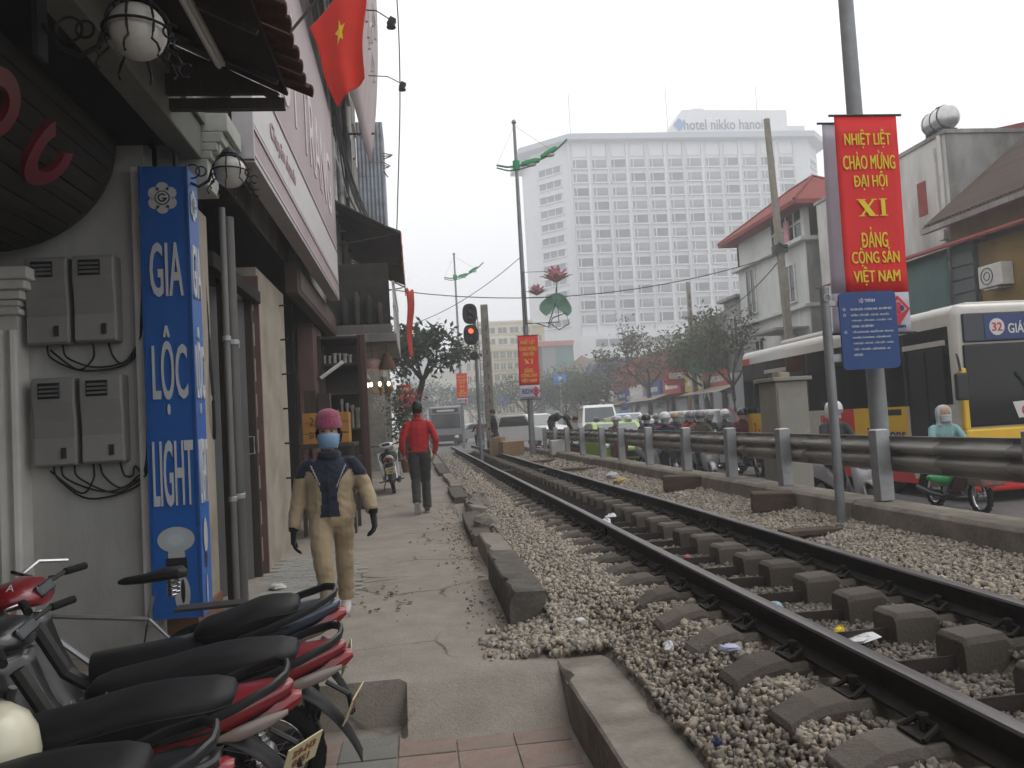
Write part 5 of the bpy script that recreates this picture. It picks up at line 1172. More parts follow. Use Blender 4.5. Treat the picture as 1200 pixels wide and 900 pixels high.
for x in (-1.75, -1.0, 1.75): wm.bb(x - .09, x + .09, -.22, -.1, -1.0, 1.0)
wm.bb(-1.8, 1.8, -.24, -.1, .96, 1.12); wm.bb(-1.85, 1.85, -.5, -.1, -1.25, -.98); wm.m(2).bb(-.95, 1.68, -.14, -.10, -.2, .95)
w0 = None; r9 = random.Random(9)
gl_a = mat('hotel_glass_dark', (.07, .08, .09), .25, var=.2, scale=.2); gl_b = mat('hotel_glass_pale', (.22, .235, .245), .25, var=.2, scale=.2)
for c_ in range(12):
    for r_ in range(12):
        if w0 is None: w0 = wm.build('window', [hg, hl, hb], ho); o = w0
        else: o = w0.copy(); COL.objects.link(o); o.parent = ho
        o.location = (1.75 + 4.45 * c_, -.02, 58.9 - 3.2 * r_)
        k = r9.random()
        if k < .2: o.material_slots[0].link = 'OBJECT'; o.material_slots[0].material = gl_a; o.material_slots[2].link = 'OBJECT'; o.material_slots[2].material = gl_a
        elif k < .5: o.material_slots[2].link = 'OBJECT'; o.material_slots[2].material = gl_b
for c_ in range(13):
    q = MB(); q.bb(-.6 + 4.45 * c_ - .35, -.6 + 4.45 * c_ + .15, -.45, 0, 20.5, 63.8); q.build('pilaster', hl if c_ % 2 else hd, ho)  # every other pilaster in a slightly darker wall tone
for c_ in range(12):
    q = MB(); q.bb(.2 + 4.45 * c_, 3.3 + 4.45 * c_, -.25, 0, 60.6, 63.4); q.build('top_panel', hl, ho)
for r_ in range(12):   # chamfered corner windows
    for (x, y, a, l) in ((-4.4, 4.4, -PI / 4, 6.2), (Wd + 2.75, 3.0, math.atan2(6, 5.5), 4.5)):
        q = MB(); q.m(0).box((0, -.06, 0), (l, .16, 1.5)); q.m(1).box((0, -.15, -.9), (l + .6, .5, .25)); q.box((0, -.15, .85), (l + .6, .4, .12))
        for t in (-l / 2, -l / 6, l / 6, l / 2): q.box((t, -.12, 0), (.16, .2, 1.5))
        o = q.build('corner_window', [hg, hl], ho); o.location = (x, y, 58.7 - 3.2 * r_); o.rotation_euler = (0, 0, a)
q = MB(); q.bb(-1, Wd + 2, -3.5, 0, 0, 19.5); q.build('podium', hw, ho)
for k in range(5):
    for z in (17.2, 11.2):
        q = MB(); q.m(0).bb(2 + 11 * k, 11 + 11 * k, -3.6, -3.5, z, z + 1.6); q.m(1)
        for t in range(4): q.bb(2 + 11 * k + 3 * t - .12, 2 + 11 * k + 3 * t + .12, -3.75, -3.6, z, z + 1.6)
        q.build('podium_window', [hg, hl], ho)
sbk = MB(); sbk.prism([(22.2, 65.3), (52.5, 65.3), (52.5, 71.6), (27, 71.9)], 'Y', 1.5, 9); sbo = sbk.build('sign_block', hl, ho)
fit_text('lettering', 'hotel nikko hanoi', sbo, (36.8, 1.35, 68.3), (1, 0, 0), 19.2, 2.5, mat('hotel_letter', (.07, .09, .13), .6, var=0), .009)
q = MB(); q.prism([(26.1 + 1.15 * math.cos(a) * (1 + .18 * math.cos(4 * a)), 68.3 + 1.2 * math.sin(a) * (1 + .18 * math.cos(4 * a))) for a in np.linspace(0, 2 * PI, 24, endpoint=False)], 'Y', 1.2, 1.5); q.build('emblem', mat('hotel_blue', (.10, .24, .48), .6, var=0), sbo)
q = MB(); q.bb(52.5, 57, 2, 9, 65.3, 68); q.bb(30, 33, 3, 6, 71.8, 72.8); q.build('plant_room', hw, ho)
for x, z in ((0, 77), (23, 79), (45, 79)): q = MB(); q.cyl((x + .5, 2, 65), (x + .5, 2, z - 1), .09, n=5); q.build('mast', M_['steel'], ho)

# ================================================================== far buildings
def block(name, label, x0, x1, y0, y1, h, m, cols, rows, z0, dz, ww, wh_, gm=None, side=None, roof=None):
    t = thing(name, label, 'building', (x0, y0, 0)); w = x1 - x0
    q = MB(); q.bb(0, w, 0, y1 - y0, 0, h); q.build('wall', m, t)
    q = MB(); q.bb(-.2, w + .2, -.25, y1 - y0 + .2, h, h + .4); q.build('roof_cap', roof or m, t)
    wb = MB(); wb.m(0).bb(-ww / 2, ww / 2, -.05, .02, 0, wh_); wb.m(1).bb(-ww / 2 - .1, ww / 2 + .1, -.22, .0, -.18, -.02); wb.bb(-.05, .05, -.09, -.05, 0, wh_); w0_ = None
    for r_ in range(rows):
        for c_ in range(cols):
            if w0_ is None: w0_ = wb.build('window', [gm or hg, m], t); o = w0_
            else: o = w0_.copy(); COL.objects.link(o); o.parent = t
            o.location = (w * (c_ + .5) / cols, -.003, z0 + dz * r_)
    return t
yel = mat('far_yellow', (.52, .46, .29), .85, var=.06, scale=.4); yel2 = mat('far_cream', (.56, .53, .43), .85, var=.06, scale=.4)
block('office_building', 'yellow office block with a grid of small square windows behind the signal post', 12.6, 19.2, 128, 140, 13.2, yel, 6, 7, 1.5, 1.75, .72, 1.0)
block('office_building', 'taller cream office block rising behind the yellow grid windowed block', 10.5, 21, 140, 152, 19.2, yel2, 5, 4, 11.6, 1.95, 1.5, 1.0)
block('office_building', 'pale yellow block with narrow windows left of the signal post', 8.3, 12.4, 130, 142, 15.2, yel2, 4, 6, 2, 2.1, .5, 1.2)
block('office_building', 'pale yellow upper block with stacked balconies behind the red banner', 18.8, 23.6, 142, 154, 18.6, yel, 2, 5, 8, 2.0, 1.2, 1.0)
tg = thing('grey_building', 'dark grey green windowless building with red roof edge', 'building', (20.4, 126, 0))
q = MB(); q.bb(0, 5.0, 0, 10, 0, 13.4); q.build('wall', mat('far_grey', (.22, .23, .23), .85, var=.1, scale=.3), tg); q = MB(); q.bb(2.2, 5.02, -.1, 0, 6, 13.2); q.build('green_panel', mat('far_green', (.10, .19, .18), .8, var=.1, scale=.3), tg); q = MB(); q.bb(-1.2, 5.1, -.4, 10, 13.4, 14.2); q.build('red_roof_edge', mat('far_red', (.42, .15, .13), .8, var=.1, scale=.3), tg)
ty = thing('tower_house', 'narrow ochre tower house with small dark roof', 'house', (26.2, 126, 0)); q = MB(); q.bb(0, 2.2, 0, 6, 0, 10.6); q.build('wall', yel, ty); q = MB(); q.add([(-.3, -.3, 10.6), (2.5, -.3, 10.6), (2.5, 6, 10.6), (-.3, 6, 10.6), (1.1, 2.8, 12)], [(0, 1, 4), (1, 2, 4), (2, 3, 4), (3, 0, 4), (3, 2, 1, 0)]); q.build('roof', M_['roof_red'], ty)
block('hazy_tower', 'faint grey tower block in the haze at the end of the street', -6, 9, 330, 350, 38, mat('hazy_grey', (.30, .31, .32), .9, var=.05, scale=.1), 6, 8, 4, 4.2, 1.4, 1.8)
block('hazy_tower', 'faint pale tower block just right of the street end in the haze', 10, 19, 300, 320, 30, mat('hazy_pale', (.45, .46, .47), .9, var=.05, scale=.1), 4, 7, 3, 3.6, 1.2, 1.6)
block('hazy_block', 'low hazy white block above the far road traffic', 1.5, 11, 200, 215, 15, yel2, 5, 3, 3, 3.4, 1.2, 1.6)
# shop row under the roadside trees, with coloured boards
rs = [((.30, .07, .06), 'dark red shop with striped hoarding under the roadside trees', 66, 76), ((.12, .14, .22), 'blue grey shop front with a hoarding beyond the trees', 76.3, 88), ((.32, .28, .24), 'cream shop front at the far end of the roadside row', 88.3, 104), ((.24, .10, .07), 'brick red shop front right behind the waiting motorbikes', 52, 65.7), ((.20, .17, .14), 'dull brown shop front beside the lattice pole', 40, 51.7)]
for k, (c_, lb, ya_, yb_) in enumerate(rs):
    t = thing('roadside_shop', lb, 'shop', (19.0 if k < 3 else 18.2, 0, .05), 0, 'shops across the road')
    q = MB(); q.bb(0, 8, ya_, yb_, 0, 6.2 + (k % 3)); q.build('wall', mat('shop_wall_%d' % k, c_, .85, var=.15), t)
    for j in range(3):
        y = ya_ + (j + .5) * (yb_ - ya_) / 3; L = (yb_ - ya_) / 3.5
        q = MB(); q.bb(-.05, 0, y - L / 2, y + L / 2, 0, 2.6); q.build('shop_opening', M_['glass_dark'], t)
        cc = [(.42, .05, .05), (.06, .13, .36), (.55, .53, .50), (.45, .10, .08), (.50, .40, .10), (.12, .28, .16)][(k * 2 + j) % 6]
        q = MB(); q.bb(-.45, -.05, y - L / 2, y + L / 2, 2.8, 3.9); sgn = q.build('sign_board', mat('board_%d' % ((k * 2 + j) % 6), cc, .6, var=.1), t)
        q = MB(); q.bb(-.47, -.45, y - L * .35, y + L * .35, 3.15, 3.5); q.build('writing', mat('board_writing', (.62, .60, .55), .6, var=.35, scale=3), sgn)
        if j == 1: q = MB(); q.add([(-1.6, y - L, 2.5), (0, y - L, 3.0), (0, y + L, 3.0), (-1.6, y + L, 2.5)], [(0, 1, 2, 3)]); q.build('awning', mat('shop_awning', (.40, .33, .28), .8, var=.2), t, solid=.04)
    # end wall boards facing the camera
    q = MB(); q.bb(-1.5, .3, ya_ - .12, ya_, 2.3 + (k % 2), 3.6 + (k % 2)); h2 = q.build('side_board', mat('sboard_%d' % k, [(.06, .12, .34), (.45, .42, .48), (.5, .06, .06), (.42, .05, .05), (.4, .08, .06)][k], .6, var=.15), t)
    q = MB(); q.bb(-1.35, .1, ya_ - .14, ya_ - .12, 2.75 + (k % 2), 3.15 + (k % 2)); q.build('writing', MATS['board_writing'], h2)
for k, (x, y, z, c_, ic, lb) in enumerate(((14.6, 80, 5.6, (.05, .19, .55), 1, 'round cornered blue traffic sign with white arrow left of the roadside trees'), (10.5, 95, 4.3, (.06, .15, .45), 0, 'distant blue road sign near the grey road end'), (17.0, 46, 4.1, (.05, .20, .12), 0, 'green road sign on the lattice utility pole'))):
    t = thing('road_sign', lb, 'sign', (x, y, 0)); q = MB(); q.cyl((0, .06, 0), (0, .06, z), .05, n=6); q.build('post', M_['steel'], t)
    q = MB(); q.box((0, 0, z), (1.3 if k < 2 else 1.5, .05, 1.1 if k < 2 else .7)); pnl = q.build('panel', mat('rsign_%d' % k, c_, .5, var=.05), t, bevel=.1)
    if ic: q = MB(); q.prism([(-.09, z - .4), (.09, z - .4), (.09, z + .1), (.28, z + .1), (0, z + .42), (-.28, z + .1), (-.09, z + .1)], 'Y', -.034, -.028); q.build('arrow', M_['white_paint'], pnl)

# ================================================================== trees
bark = mat('bark', (.07, .058, .048), .95, var=.3, scale=10, bump=.6, stretch=(3, 3, .5))
def leaf_mat(name, c, var=.45):
    m = mat(name, c, .75, var=0, spec=.2, island=var); b = next(x for x in m.node_tree.nodes if x.type == 'BSDF_PRINCIPLED')
    n, l = m.node_tree.nodes, m.node_tree.links; tr_ = n.new('ShaderNodeBsdfTranslucent'); tr_.inputs['Color'].default_value = (c[0] * 1.3, c[1] * 1.5, c[2] * .9, 1); ms = n.new('ShaderNodeMixShader'); ms.inputs[0].default_value = .28
    out = next(x for x in n if x.type == 'OUTPUT_MATERIAL'); l.new(b.outputs[0], ms.inputs[1]); l.new(tr_.outputs[0], ms.inputs[2]); l.new(ms.outputs[0], out.inputs['Surface']); return m
def make_tree(name, label, loc, trunk_h, size, leaves, leaf, lm, seed, spread=1.0, up_=.5, lean=(0, 0), r0=.16, levels=4, clump=.5, group=None, squash=.8):
    r = random.Random(seed); t = thing(name, label, 'tree', loc, 0, group); wood = MB(); tips = []
    def grow(p, d, L, rad, lev):
        pts = [p]; dd = d.copy()
        for k in range(4):
            dd = (dd + Vector((r.uniform(-.22, .22), r.uniform(-.22, .22), r.uniform(-.1, .16)))).normalized(); pts.append(pts[-1] + dd * L / 4)
        wood.tube(pts, [rad * (1 - .11 * k) for k in range(5)], 6 if lev < 2 else 4, cap=False)
        if lev >= levels - 1: tips.extend(pts[2:])
        if lev == levels: return
        for k in range(r.choice((2, 3, 3)) if lev else 4):
            a = r.uniform(0, 2 * PI); tilt = r.uniform(.45, 1.0) * spread; ax = dd.orthogonal().normalized(); ax.rotate(Matrix.Rotation(a, 3, dd)); nd = (dd * math.cos(tilt) + ax * math.sin(tilt)); nd.z = nd.z * squash + up_ * .2; nd.normalize()
            grow(pts[-1] if k else pts[-2], nd, L * r.uniform(.6, .82), rad * .58, lev + 1)
    d0 = Vector((lean[0], lean[1], 1)).normalized(); pts = [Vector((0, 0, 0)) + d0 * trunk_h * k / 4 + Vector((r.uniform(-.06, .06), r.uniform(-.06, .06), 0)) * (k > 0) for k in range(5)]
    wood.tube(pts, [r0 * (1.25 if k == 0 else 1 - .07 * k) for k in range(5)], 9)
    for k in range(4):
        a = k * PI / 2 + r.uniform(-.5, .5); nd = Vector((math.cos(a) * spread, math.sin(a) * spread, 1.0 * up_ + .5)).normalized(); grow(pts[-1], nd, size * r.uniform(.4, .52), r0 * .55, 1)
    wood.build('trunk', bark, t, smooth=True)
    T = np.array([tuple(x) for x in tips]); rg = np.random.default_rng(seed); n = leaves
    C = T[rg.integers(len(T), size=n)] + rg.normal(0, clump, (n, 3)) * np.array([1, 1, .75])
    nr = rg.normal(0, 1, (n, 3)); nr[:, 2] = np.abs(nr[:, 2]) + .3; nr /= np.linalg.norm(nr, axis=1)[:, None]; u = rg.normal(0, 1, (n, 3)); u -= (u * nr).sum(1)[:, None] * nr; u /= np.linalg.norm(u, axis=1)[:, None]; v = np.cross(nr, u)
    s_ = leaf * rg.uniform(.6, 1.3, n)[:, None]
    quad = np.stack([C - u * s_, C - u * s_ * .1 + v * s_ * .45, C + u * s_, C - u * s_ * .1 - v * s_ * .45], 1).reshape(-1, 3)
    me = bpy.data.meshes.new('crown'); me.vertices.add(n * 4); me.vertices.foreach_set('co', quad.ravel()); me.loops.add(n * 4); me.loops.foreach_set('vertex_index', np.arange(n * 4)); me.polygons.add(n); me.polygons.foreach_set('loop_start', np.arange(0, n * 4, 4)); me.update(calc_edges=True); me.materials.append(lm)
    o = bpy.data.objects.new('crown', me); COL.objects.link(o); o.parent = t; return t
L1 = leaf_mat('leaf_dark', (.035, .052, .030)); L2 = leaf_mat('leaf_green', (.08, .092, .055)); L3 = leaf_mat('leaf_brown', (.075, .068, .045)); L4 = leaf_mat('leaf_grey_green', (.085, .095, .07))
make_tree('street_tree', 'dark large leaved tree overhanging the pavement end on the left', (-.80, 33.6, .1), 3.5, 2.3, 2200, .15, L1, 21, lean=(.34, -.05), r0=.17, clump=.30, levels=4)
make_tree('street_tree', 'half bare tree with sparse brown leaves in front of the hotel', (17.2, 58, .05), 3.4, 5.2, 1700, .15, L3, 34, spread=1.05, r0=.22, clump=.38)
make_tree('street_tree', 'dense green tree beside the lattice pole', (17.6, 47, .05), 2.8, 4.0, 3300, .15, L2, 36, r0=.18, clump=.62)
make_tree('street_tree', 'thin twiggy tree in front of the white house', (15.6, 38.0, .05), 2.6, 3.2, 1900, .13, L4, 39, r0=.13, clump=.5)
for k, (x, y, h_, s_, lb) in enumerate(((12.2, 88, 2.2, 5.2, 'soft grey green tree behind the crescent lamp post banner'), (15.6, 84, 2.0, 5.0, 'rounded grey green tree behind the bending worker'), (19.0, 92, 2.4, 5.4, 'grey green tree at the far end of the roadside shops'), (16.2, 72, 1.8, 3.8, 'small grey green tree before the blue traffic sign'), (3.5, 120, 2.2, 6.5, 'hazy dark tree at the end of the tracks'), (-2.0, 110, 2.2, 6.0, 'hazy tree mass left of the far bus'), (8.5, 112, 2.0, 5.2, 'hazy tree right of the far bus'))):
    make_tree('street_tree', lb, (x, y, .05), h_, s_, 2600, .20, L4 if k < 4 else L1, 50 + k, r0=.2, clump=.75, levels=3)
# potted greenery and flowers by the last shop door
pf = thing('flower_stand', 'tall stand of green foliage with red and white flowers outside the last shop', 'plant', (-.35, 24.5, .12))
q = MB(); q.lathe([(.14, 0), (.2, .35), (.22, .4), (.17, .4)], n=12); q.build('pot', mat('pot_clay', (.20, .09, .06), .8, var=.2), pf, smooth=True)
q = MB(); q.tube([(0, 0, .3), (.03, 0, 1.2), (-.02, 0, 2.2)], [.04, .03, .02], 6); q.build('stem', bark, pf)
rg = np.random.default_rng(5)
def scatter_leaves(n, c, sp, s0): 
    q = MB()
    for k in range(n):
        p = Vector(c) + Vector(rg.normal(0, 1, 3) * np.array(sp)); a = Vector(rg.normal(0, 1, 3)).normalized(); b = a.orthogonal().normalized(); s_ = s0 * rg.uniform(.6, 1.3); q.add([p - a * s_, p + b * s_ * .5, p + a * s_, p - b * s_ * .5], [(0, 1, 2, 3)])
    return q
scatter_leaves(700, (0, 0, 1.7), (.22, .25, .55), .08).build('foliage', L2, pf, fix=False)
scatter_leaves(90, (.1, -.15, 2.15), (.2, .15, .22), .07).build('red_flowers', mat('flower_red', (.5, .08, .10), .7, var=.2), pf, fix=False)
scatter_leaves(90, (.05, -.15, 1.6), (.2, .15, .25), .06).build('white_flowers', mat('flower_white', (.6, .57, .55), .7, var=.2), pf, fix=False)
# ================================================================== motorbikes
def paint(name, c, coat=.6, rough=.35, metal=0.0): return mat(name, c, rough, metal=metal, var=.05, scale=4, coat=coat, spec=.5, dirt=tuple(x * .6 + .03 for x in c), damt=.25, dscale=6)
bk_red = paint('bike_red', (.21, .008, .016)); bk_blk = paint('bike_black', (.012, .012, .014)); bk_grey = paint('bike_grey', (.10, .105, .115)); bk_white = paint('bike_white', (.62, .62, .62)); bk_blue = paint('bike_blue', (.03, .042, .07)); bk_silver = paint('bike_silver', (.34, .34, .35), metal=.3)
tail_red = mat('tail_lens', (.22, .008, .012), .2, var=.05, coat=.5); lens_clear = mat('head_lens', (.40, .42, .43), .12, var=.15, scale=25, metal=.4); alloy = mat('alloy', (.28, .28, .28), .4, metal=.7, var=.15, dirt=(.12, .11, .1), damt=.5, dscale=8)
def wheel(parent, x, r, disc=False, name='wheel', spokes=18, tw=.042):
    w = MB(); w.torus((0, 0, 0), r - tw, tw, 'Y', 36, 10, sc=(1, .92, 1))
    for k in range(44):     # tread blocks
        a = k * 2 * PI / 44; w.box(((r - .004) * math.cos(a), .014 * (1 if k % 2 else -1), (r - .004) * math.sin(a)), (.008, .03, .026), ry=-a)
    o = w.build(name, M_['rubber'], parent, smooth=True); o.location = (x, 0, r)
    q = MB(); q.torus((0, 0, 0), r - .082, .011, 'Y', 32, 8, sc=(1, 1.7, 1)); q.build('rim', M_['chrome'], o, smooth=True)
    q = MB()
    for k in range(spokes):
        a = k * 2 * PI / spokes; s_ = 1 if k % 2 else -1; q.tube([(.045 * math.cos(a + .5 * s_), .035 * s_, .045 * math.sin(a + .5 * s_)), ((r - .085) * math.cos(a), .004 * s_, (r - .085) * math.sin(a))], .0022, 4, cap=False)
    q.build('spoke', alloy, o)
    q = MB(); q.lathe([(.02, -.07), (.055, -.06), (.058, -.02), (.05, 0), (.058, .02), (.055, .06), (.02, .07)], axis='Y', n=18); q.build('hub', alloy, o, smooth=True); return o
def sec(x, z, w, h, n=12, sq=.8, y=0): return [Vector((x, y + w * (math.copysign(abs(math.cos(2 * PI * k / n)) ** sq, math.cos(2 * PI * k / n))), z + h * (math.copysign(abs(math.sin(2 * PI * k / n)) ** sq, math.sin(2 * PI * k / n))))) for k in range(n)]
def underbone(label, loc, rz, lean=.14, body=bk_red, group=None, basket=False, accent=None, plate='29-H1\n5871', headset=None, full=True, seatlen=1.0, mirrors=False, cat='motorbike', pyaw=0.0, tail=None, size=1.0):
    """step-through motorbike; local +x is forward."""
    t = thing('motorbike', label, cat, loc, rz, group, rx=lean); headset = headset or body; t.scale = (size,) * 3
    wheel(t, -.60, .285, name='rear_wheel'); wheel(t, .63, .28, name='front_wheel')
    q = MB()     # seat: long, stepped, rounded
    S_ = [(-.79, .775, .05, .025), (-.77, .775, .10, .05), (-.70, .77, .132, .068), (-.55, .765, .142, .078), (-.42, .755, .145, .08), (-.30, .735, .148, .078), (-.20, .715, .148, .075), (-.08, .70, .14, .074), (.04, .69, .115, .07), (.11, .685, .08, .055), (.14, .68, .04, .03)]
    if seatlen < 1: S_ = [(-.55 + (x + .33) * seatlen, z + .02, w * .95, h * .85) for x, z, w, h in S_]
    q.loft([sec(x, z, w, h, 18, .62) for x, z, w, h in S_]); q.build('seat', M_['vinyl'], t, smooth=True, autos=60)
    q = MB(); q.loft([sec(x, z - h - .004, w + .006, .012, 14, .7) for x, z, w, h in S_[1:-1]]); q.build('seat_rim', M_['black_plastic'], t, smooth=True)
    q = MB()     # stitched piping along both seat edges
    for s_ in (-1, 1): q.tube([(x, s_ * w * .985, z + h * .15) for x, z, w, h in S_[1:-1]], .0045, 5)
    q.build('piping', M_['vinyl'], t, smooth=True)
    q = MB()     # side body and tail
    B_ = [(.18, .56, .075, .10), (.02, .56, .115, .11), (-.15, .575, .138, .11), (-.35, .605, .145, .105), (-.55, .655, .14, .10), (-.75, .71, .115, .08), (-.90, .755, .075, .055), (-.99, .78, .035, .022)]
    q.loft([sec(x, z, w, h, 14, .8) for x, z, w, h in B_]); q.build('body_cover', body, t, smooth=True, autos=50)
    if tail:
        q = MB(); q.loft([sec(x, z, w, h, 14, .85) for x, z, w, h in ((-.46, .655, .10, .05), (-.50, .66, .143, .075), (-.62, .69, .138, .078), (-.76, .725, .118, .074), (-.90, .765, .08, .052), (-.985, .79, .042, .026), (-1.0, .795, .02, .012))]); q.build('tail_cover', tail, t, smooth=True, autos=50)
        for s_ in (-1, 1): q = MB(); q.tube([(.0, s_ * .125, .515), (-.2, s_ * .146, .535), (-.45, s_ * .15, .59), (-.65, s_ * .138, .645), (-.85, s_ * .095, .70)], .005, 5); q.build('trim_line', M_['chrome'], t)
    if accent:
        for s_ in (-1, 1):
            q = MB(); P_ = [(.02, .56), (-.15, .575), (-.35, .615), (-.55, .655)]
            q.add([(x, s_ * (.124 + (.012 if 0 < i < 3 else 0)), z + .028) for i, (x, z) in enumerate(P_)] + [(x, s_ * (.126 + (.012 if 0 < i < 3 else 0)), z - .012) for i, (x, z) in enumerate(P_)], [(i, i + 1, 4 + i + 1, 4 + i) for i in range(3)])
            q.build('decal', accent, t, fix=False, solid=.004)
    q = MB(); q.loft([sec(x, z, w, h, 10, .9) for x, z, w, h in ((-.84, .70, .075, .045), (-.93, .715, .07, .048), (-1.0, .735, .05, .036), (-1.03, .745, .025, .018))]); q.build('tail_light', tail_red, t, smooth=True)
    for s_ in (-1, 1): q = MB(); q.loft([sec(x, z, w_, w_ * 1.3, 10, 1, s_ * y_) for x, z, w_, y_ in ((-.72, .665, .008, .128), (-.80, .675, .022, .118), (-.90, .695, .022, .092), (-.98, .715, .008, .07))]); q.build('turn_lens', mat('amber_lens', (.25, .20, .18), .2, var=.1, coat=.4), t, smooth=True)
    q = MB(); q.tube([(-.52, .15, .70), (-.66, .172, .745), (-.80, .168, .80), (-.93, .125, .845), (-.975, .06, .858), (-.98, 0, .86), (-.975, -.06, .858), (-.93, -.125, .845), (-.80, -.168, .80), (-.66, -.172, .745), (-.52, -.15, .70)], [(.013, .02)] * 11, 8); q.build('grab_rail', M_['black_plastic'], t, smooth=True)
    q = MB()     # rear mudguard and flap
    q.grid(6, 12, lambda u, v: (-.60 - .35 * math.cos(1.25 - 1.3 * v) - .10 * v * v, (u - .5) * (.17 - .06 * v), .285 + .37 * math.sin(1.25 - 1.3 * v) + .03 * math.cos((u - .5) * PI) - .03 * v)); q.build('mudguard', M_['black_plastic'], t, smooth=True, solid=.006)
    q = MB(); q.box((0, 0, 0), (.006, .19, .14), ry=-.40); pl_ = q.build('number_plate', mat('plate_yellow', (.55, .50, .30), .5, var=.08), t, bevel=.002)
    if full:
        mw = frame_m((-.004, 0, 0), (0, -1, 0), (-.39, 0, .92))
        o = text('plate_characters', plate, .05, M_['ink_red'] if False else mat('plate_ink', (.25, .10, .06), .5, var=.1), pl_, Matrix.Identity(4), offset=.001, line=1.1); o.data.transform(mw @ Matrix.Translation((0, 0, .002)))
    pl_.location = (-1.02, 0, .50); pl_.rotation_euler = (0, 0, pyaw)
    q = MB(); q.tube([(-.90, 0, .62), (-1.0, 0, .55), (-1.01, 0, .45)], .012, 6); q.build('plate_bracket', M_['black_plastic'], t)
    q = MB()     # engine, crankcase, frame spine
    q.box((.02, 0, .33), (.30, .2, .22)); q.lathe([(.001, -.14), (.09, -.13), (.1, -.1), (.1, .1), (.09, .13), (.001, .14)], (-.06, 0, .32), 'Y', 14); q.cyl((.12, 0, .34), (.33, 0, .36), .075, .07, 10)
    for k in range(5): q.cyl((.15 + k * .035, 0, .342), (.16 + k * .035, 0, .343), .095, n=12)
    q.build('engine', alloy, t, bevel=.012)
    q = MB(); q.tube([(.42, 0, .82), (.30, 0, .58), (.15, 0, .47), (-.1, 0, .5), (-.4, 0, .62)], .035, 8); q.tube([(-.1, .07, .30), (-.60, .085, .285)], .02, 6); q.tube([(-.1, -.07, .30), (-.60, -.085, .285)], .02, 6); q.build('frame', M_['dark_metal'], t)
    for s_ in (-1, 1):
        q = MB(); q.cyl((-.60, s_ * .1, .30), (-.44, s_ * .11, .62), .018, n=8)
        for k in range(9): q.torus((-.585 + k * .0145, s_ * .1005, .33 + k * .029), .027, .005, 'Z', 12, 5)
        q.build('shock_absorber', M_['chrome'], t)
        q = MB(); q.cyl((.63, s_ * .07, .28), (.47, s_ * .065, .72), .02, n=8); q.build('fork_leg', alloy, t, smooth=True)
        q = MB(); q.tube([(.0, s_ * .1, .24), (.02, s_ * .26, .235)], .014, 6); q.build('foot_peg', M_['rubber'], t)
    q = MB(); q.tube([(.2, -.09, .26), (-.1, -.12, .22), (-.45, -.145, .24), (-.85, -.15, .32)], [.022, .026, .045, .04], 10); q.build('exhaust', mat('muffler', (.05, .05, .05), .4, metal=.5, var=.2), t, smooth=True)
    q = MB(); q.grid(8, 8, lambda u, v: (.63 + .32 * math.cos(2.4 - 1.9 * v), (u - .5) * .12, .28 + .32 * math.sin(2.4 - 1.9 * v) - .03 * abs(2 * u - 1) ** 2)); q.build('front_mudguard', body, t, smooth=True, solid=.006)
    q = MB()     # leg shield: two wings either side of the steering column
    for s_ in (-1, 1):
        q.grid(5, 8, lambda u, v: (.56 - .32 * v + .05 * math.sin(PI * v) - .12 * u * u, s_ * (.03 + (.19 - .05 * v) * u), .84 - .58 * v))
    q.build('leg_shield', body, t, smooth=True, solid=.012)
    q = MB(); q.loft([sec(x, z, w, h, 10, .9) for x, z, w, h in ((.53, .62, .06, .12), (.58, .72, .075, .12), (.56, .84, .06, .06))]); q.build('front_panel', M_['black_plastic'], t, smooth=True)
    q = MB()     # headset cover with lamp
    q.loft([sec(x, z, w, h, 14, .85) for x, z, w, h in ((.36, .965, .10, .035), (.42, .985, .17, .055), (.50, .985, .185, .065), (.57, .965, .13, .06), (.62, .945, .05, .03))]); hs_ = q.build('headset', headset, t, smooth=True, autos=60)
    q = MB(); q.loft([sec(x, z, w, h, 14, .9) for x, z, w, h in ((.55, .955, .135, .055), (.595, .945, .115, .05), (.63, .935, .06, .03))]); q.build('headlight', lens_clear, hs_, smooth=True)
    q = MB(); q.box((.37, 0, 1.0), (.03, .17, .06), ry=.6); q.build('instruments', M_['glass_dark'], hs_, bevel=.01)
    hb_ = MB(); hb_.tube([(.31, -.36, 1.0), (.37, -.27, 1.005), (.40, -.20, .99), (.44, 0, .97), (.40, .20, .99), (.37, .27, 1.005), (.31, .36, 1.0)], .012, 8); hbo = hb_.build('handlebar', M_['dark_metal'], t, smooth=True)
    for s_ in (-1, 1):
        q = MB(); q.tube([(.365, s_ * .27, 1.005), (.305, s_ * .385, 1.0)], .0185, 10); q.build('grip', M_['rubber'], hbo, smooth=True)
        q = MB(); q.tube([(.40, s_ * .24, .995), (.44, s_ * .27, .985), (.40, s_ * .36, .97)], .007, 6); q.build('lever', M_['chrome'], hbo)
        if mirrors: q = MB(); q.tube([(.39, s_ * .22, 1.0), (.37, s_ * .27, 1.15), (.36, s_ * .32, 1.2)], .006, 6); q.ball((.36, s_ * .34, 1.22), .05, 10, 8, (.25, 1.2, .8)); q.build('mirror', M_['black_plastic'], hbo, smooth=True)
    q = MB(); q.tube([(.12, .12, .27), (.16, .17, .12), (.18, .2, .02)], .012, 6); q.build('side_stand', M_['dark_metal'], t)
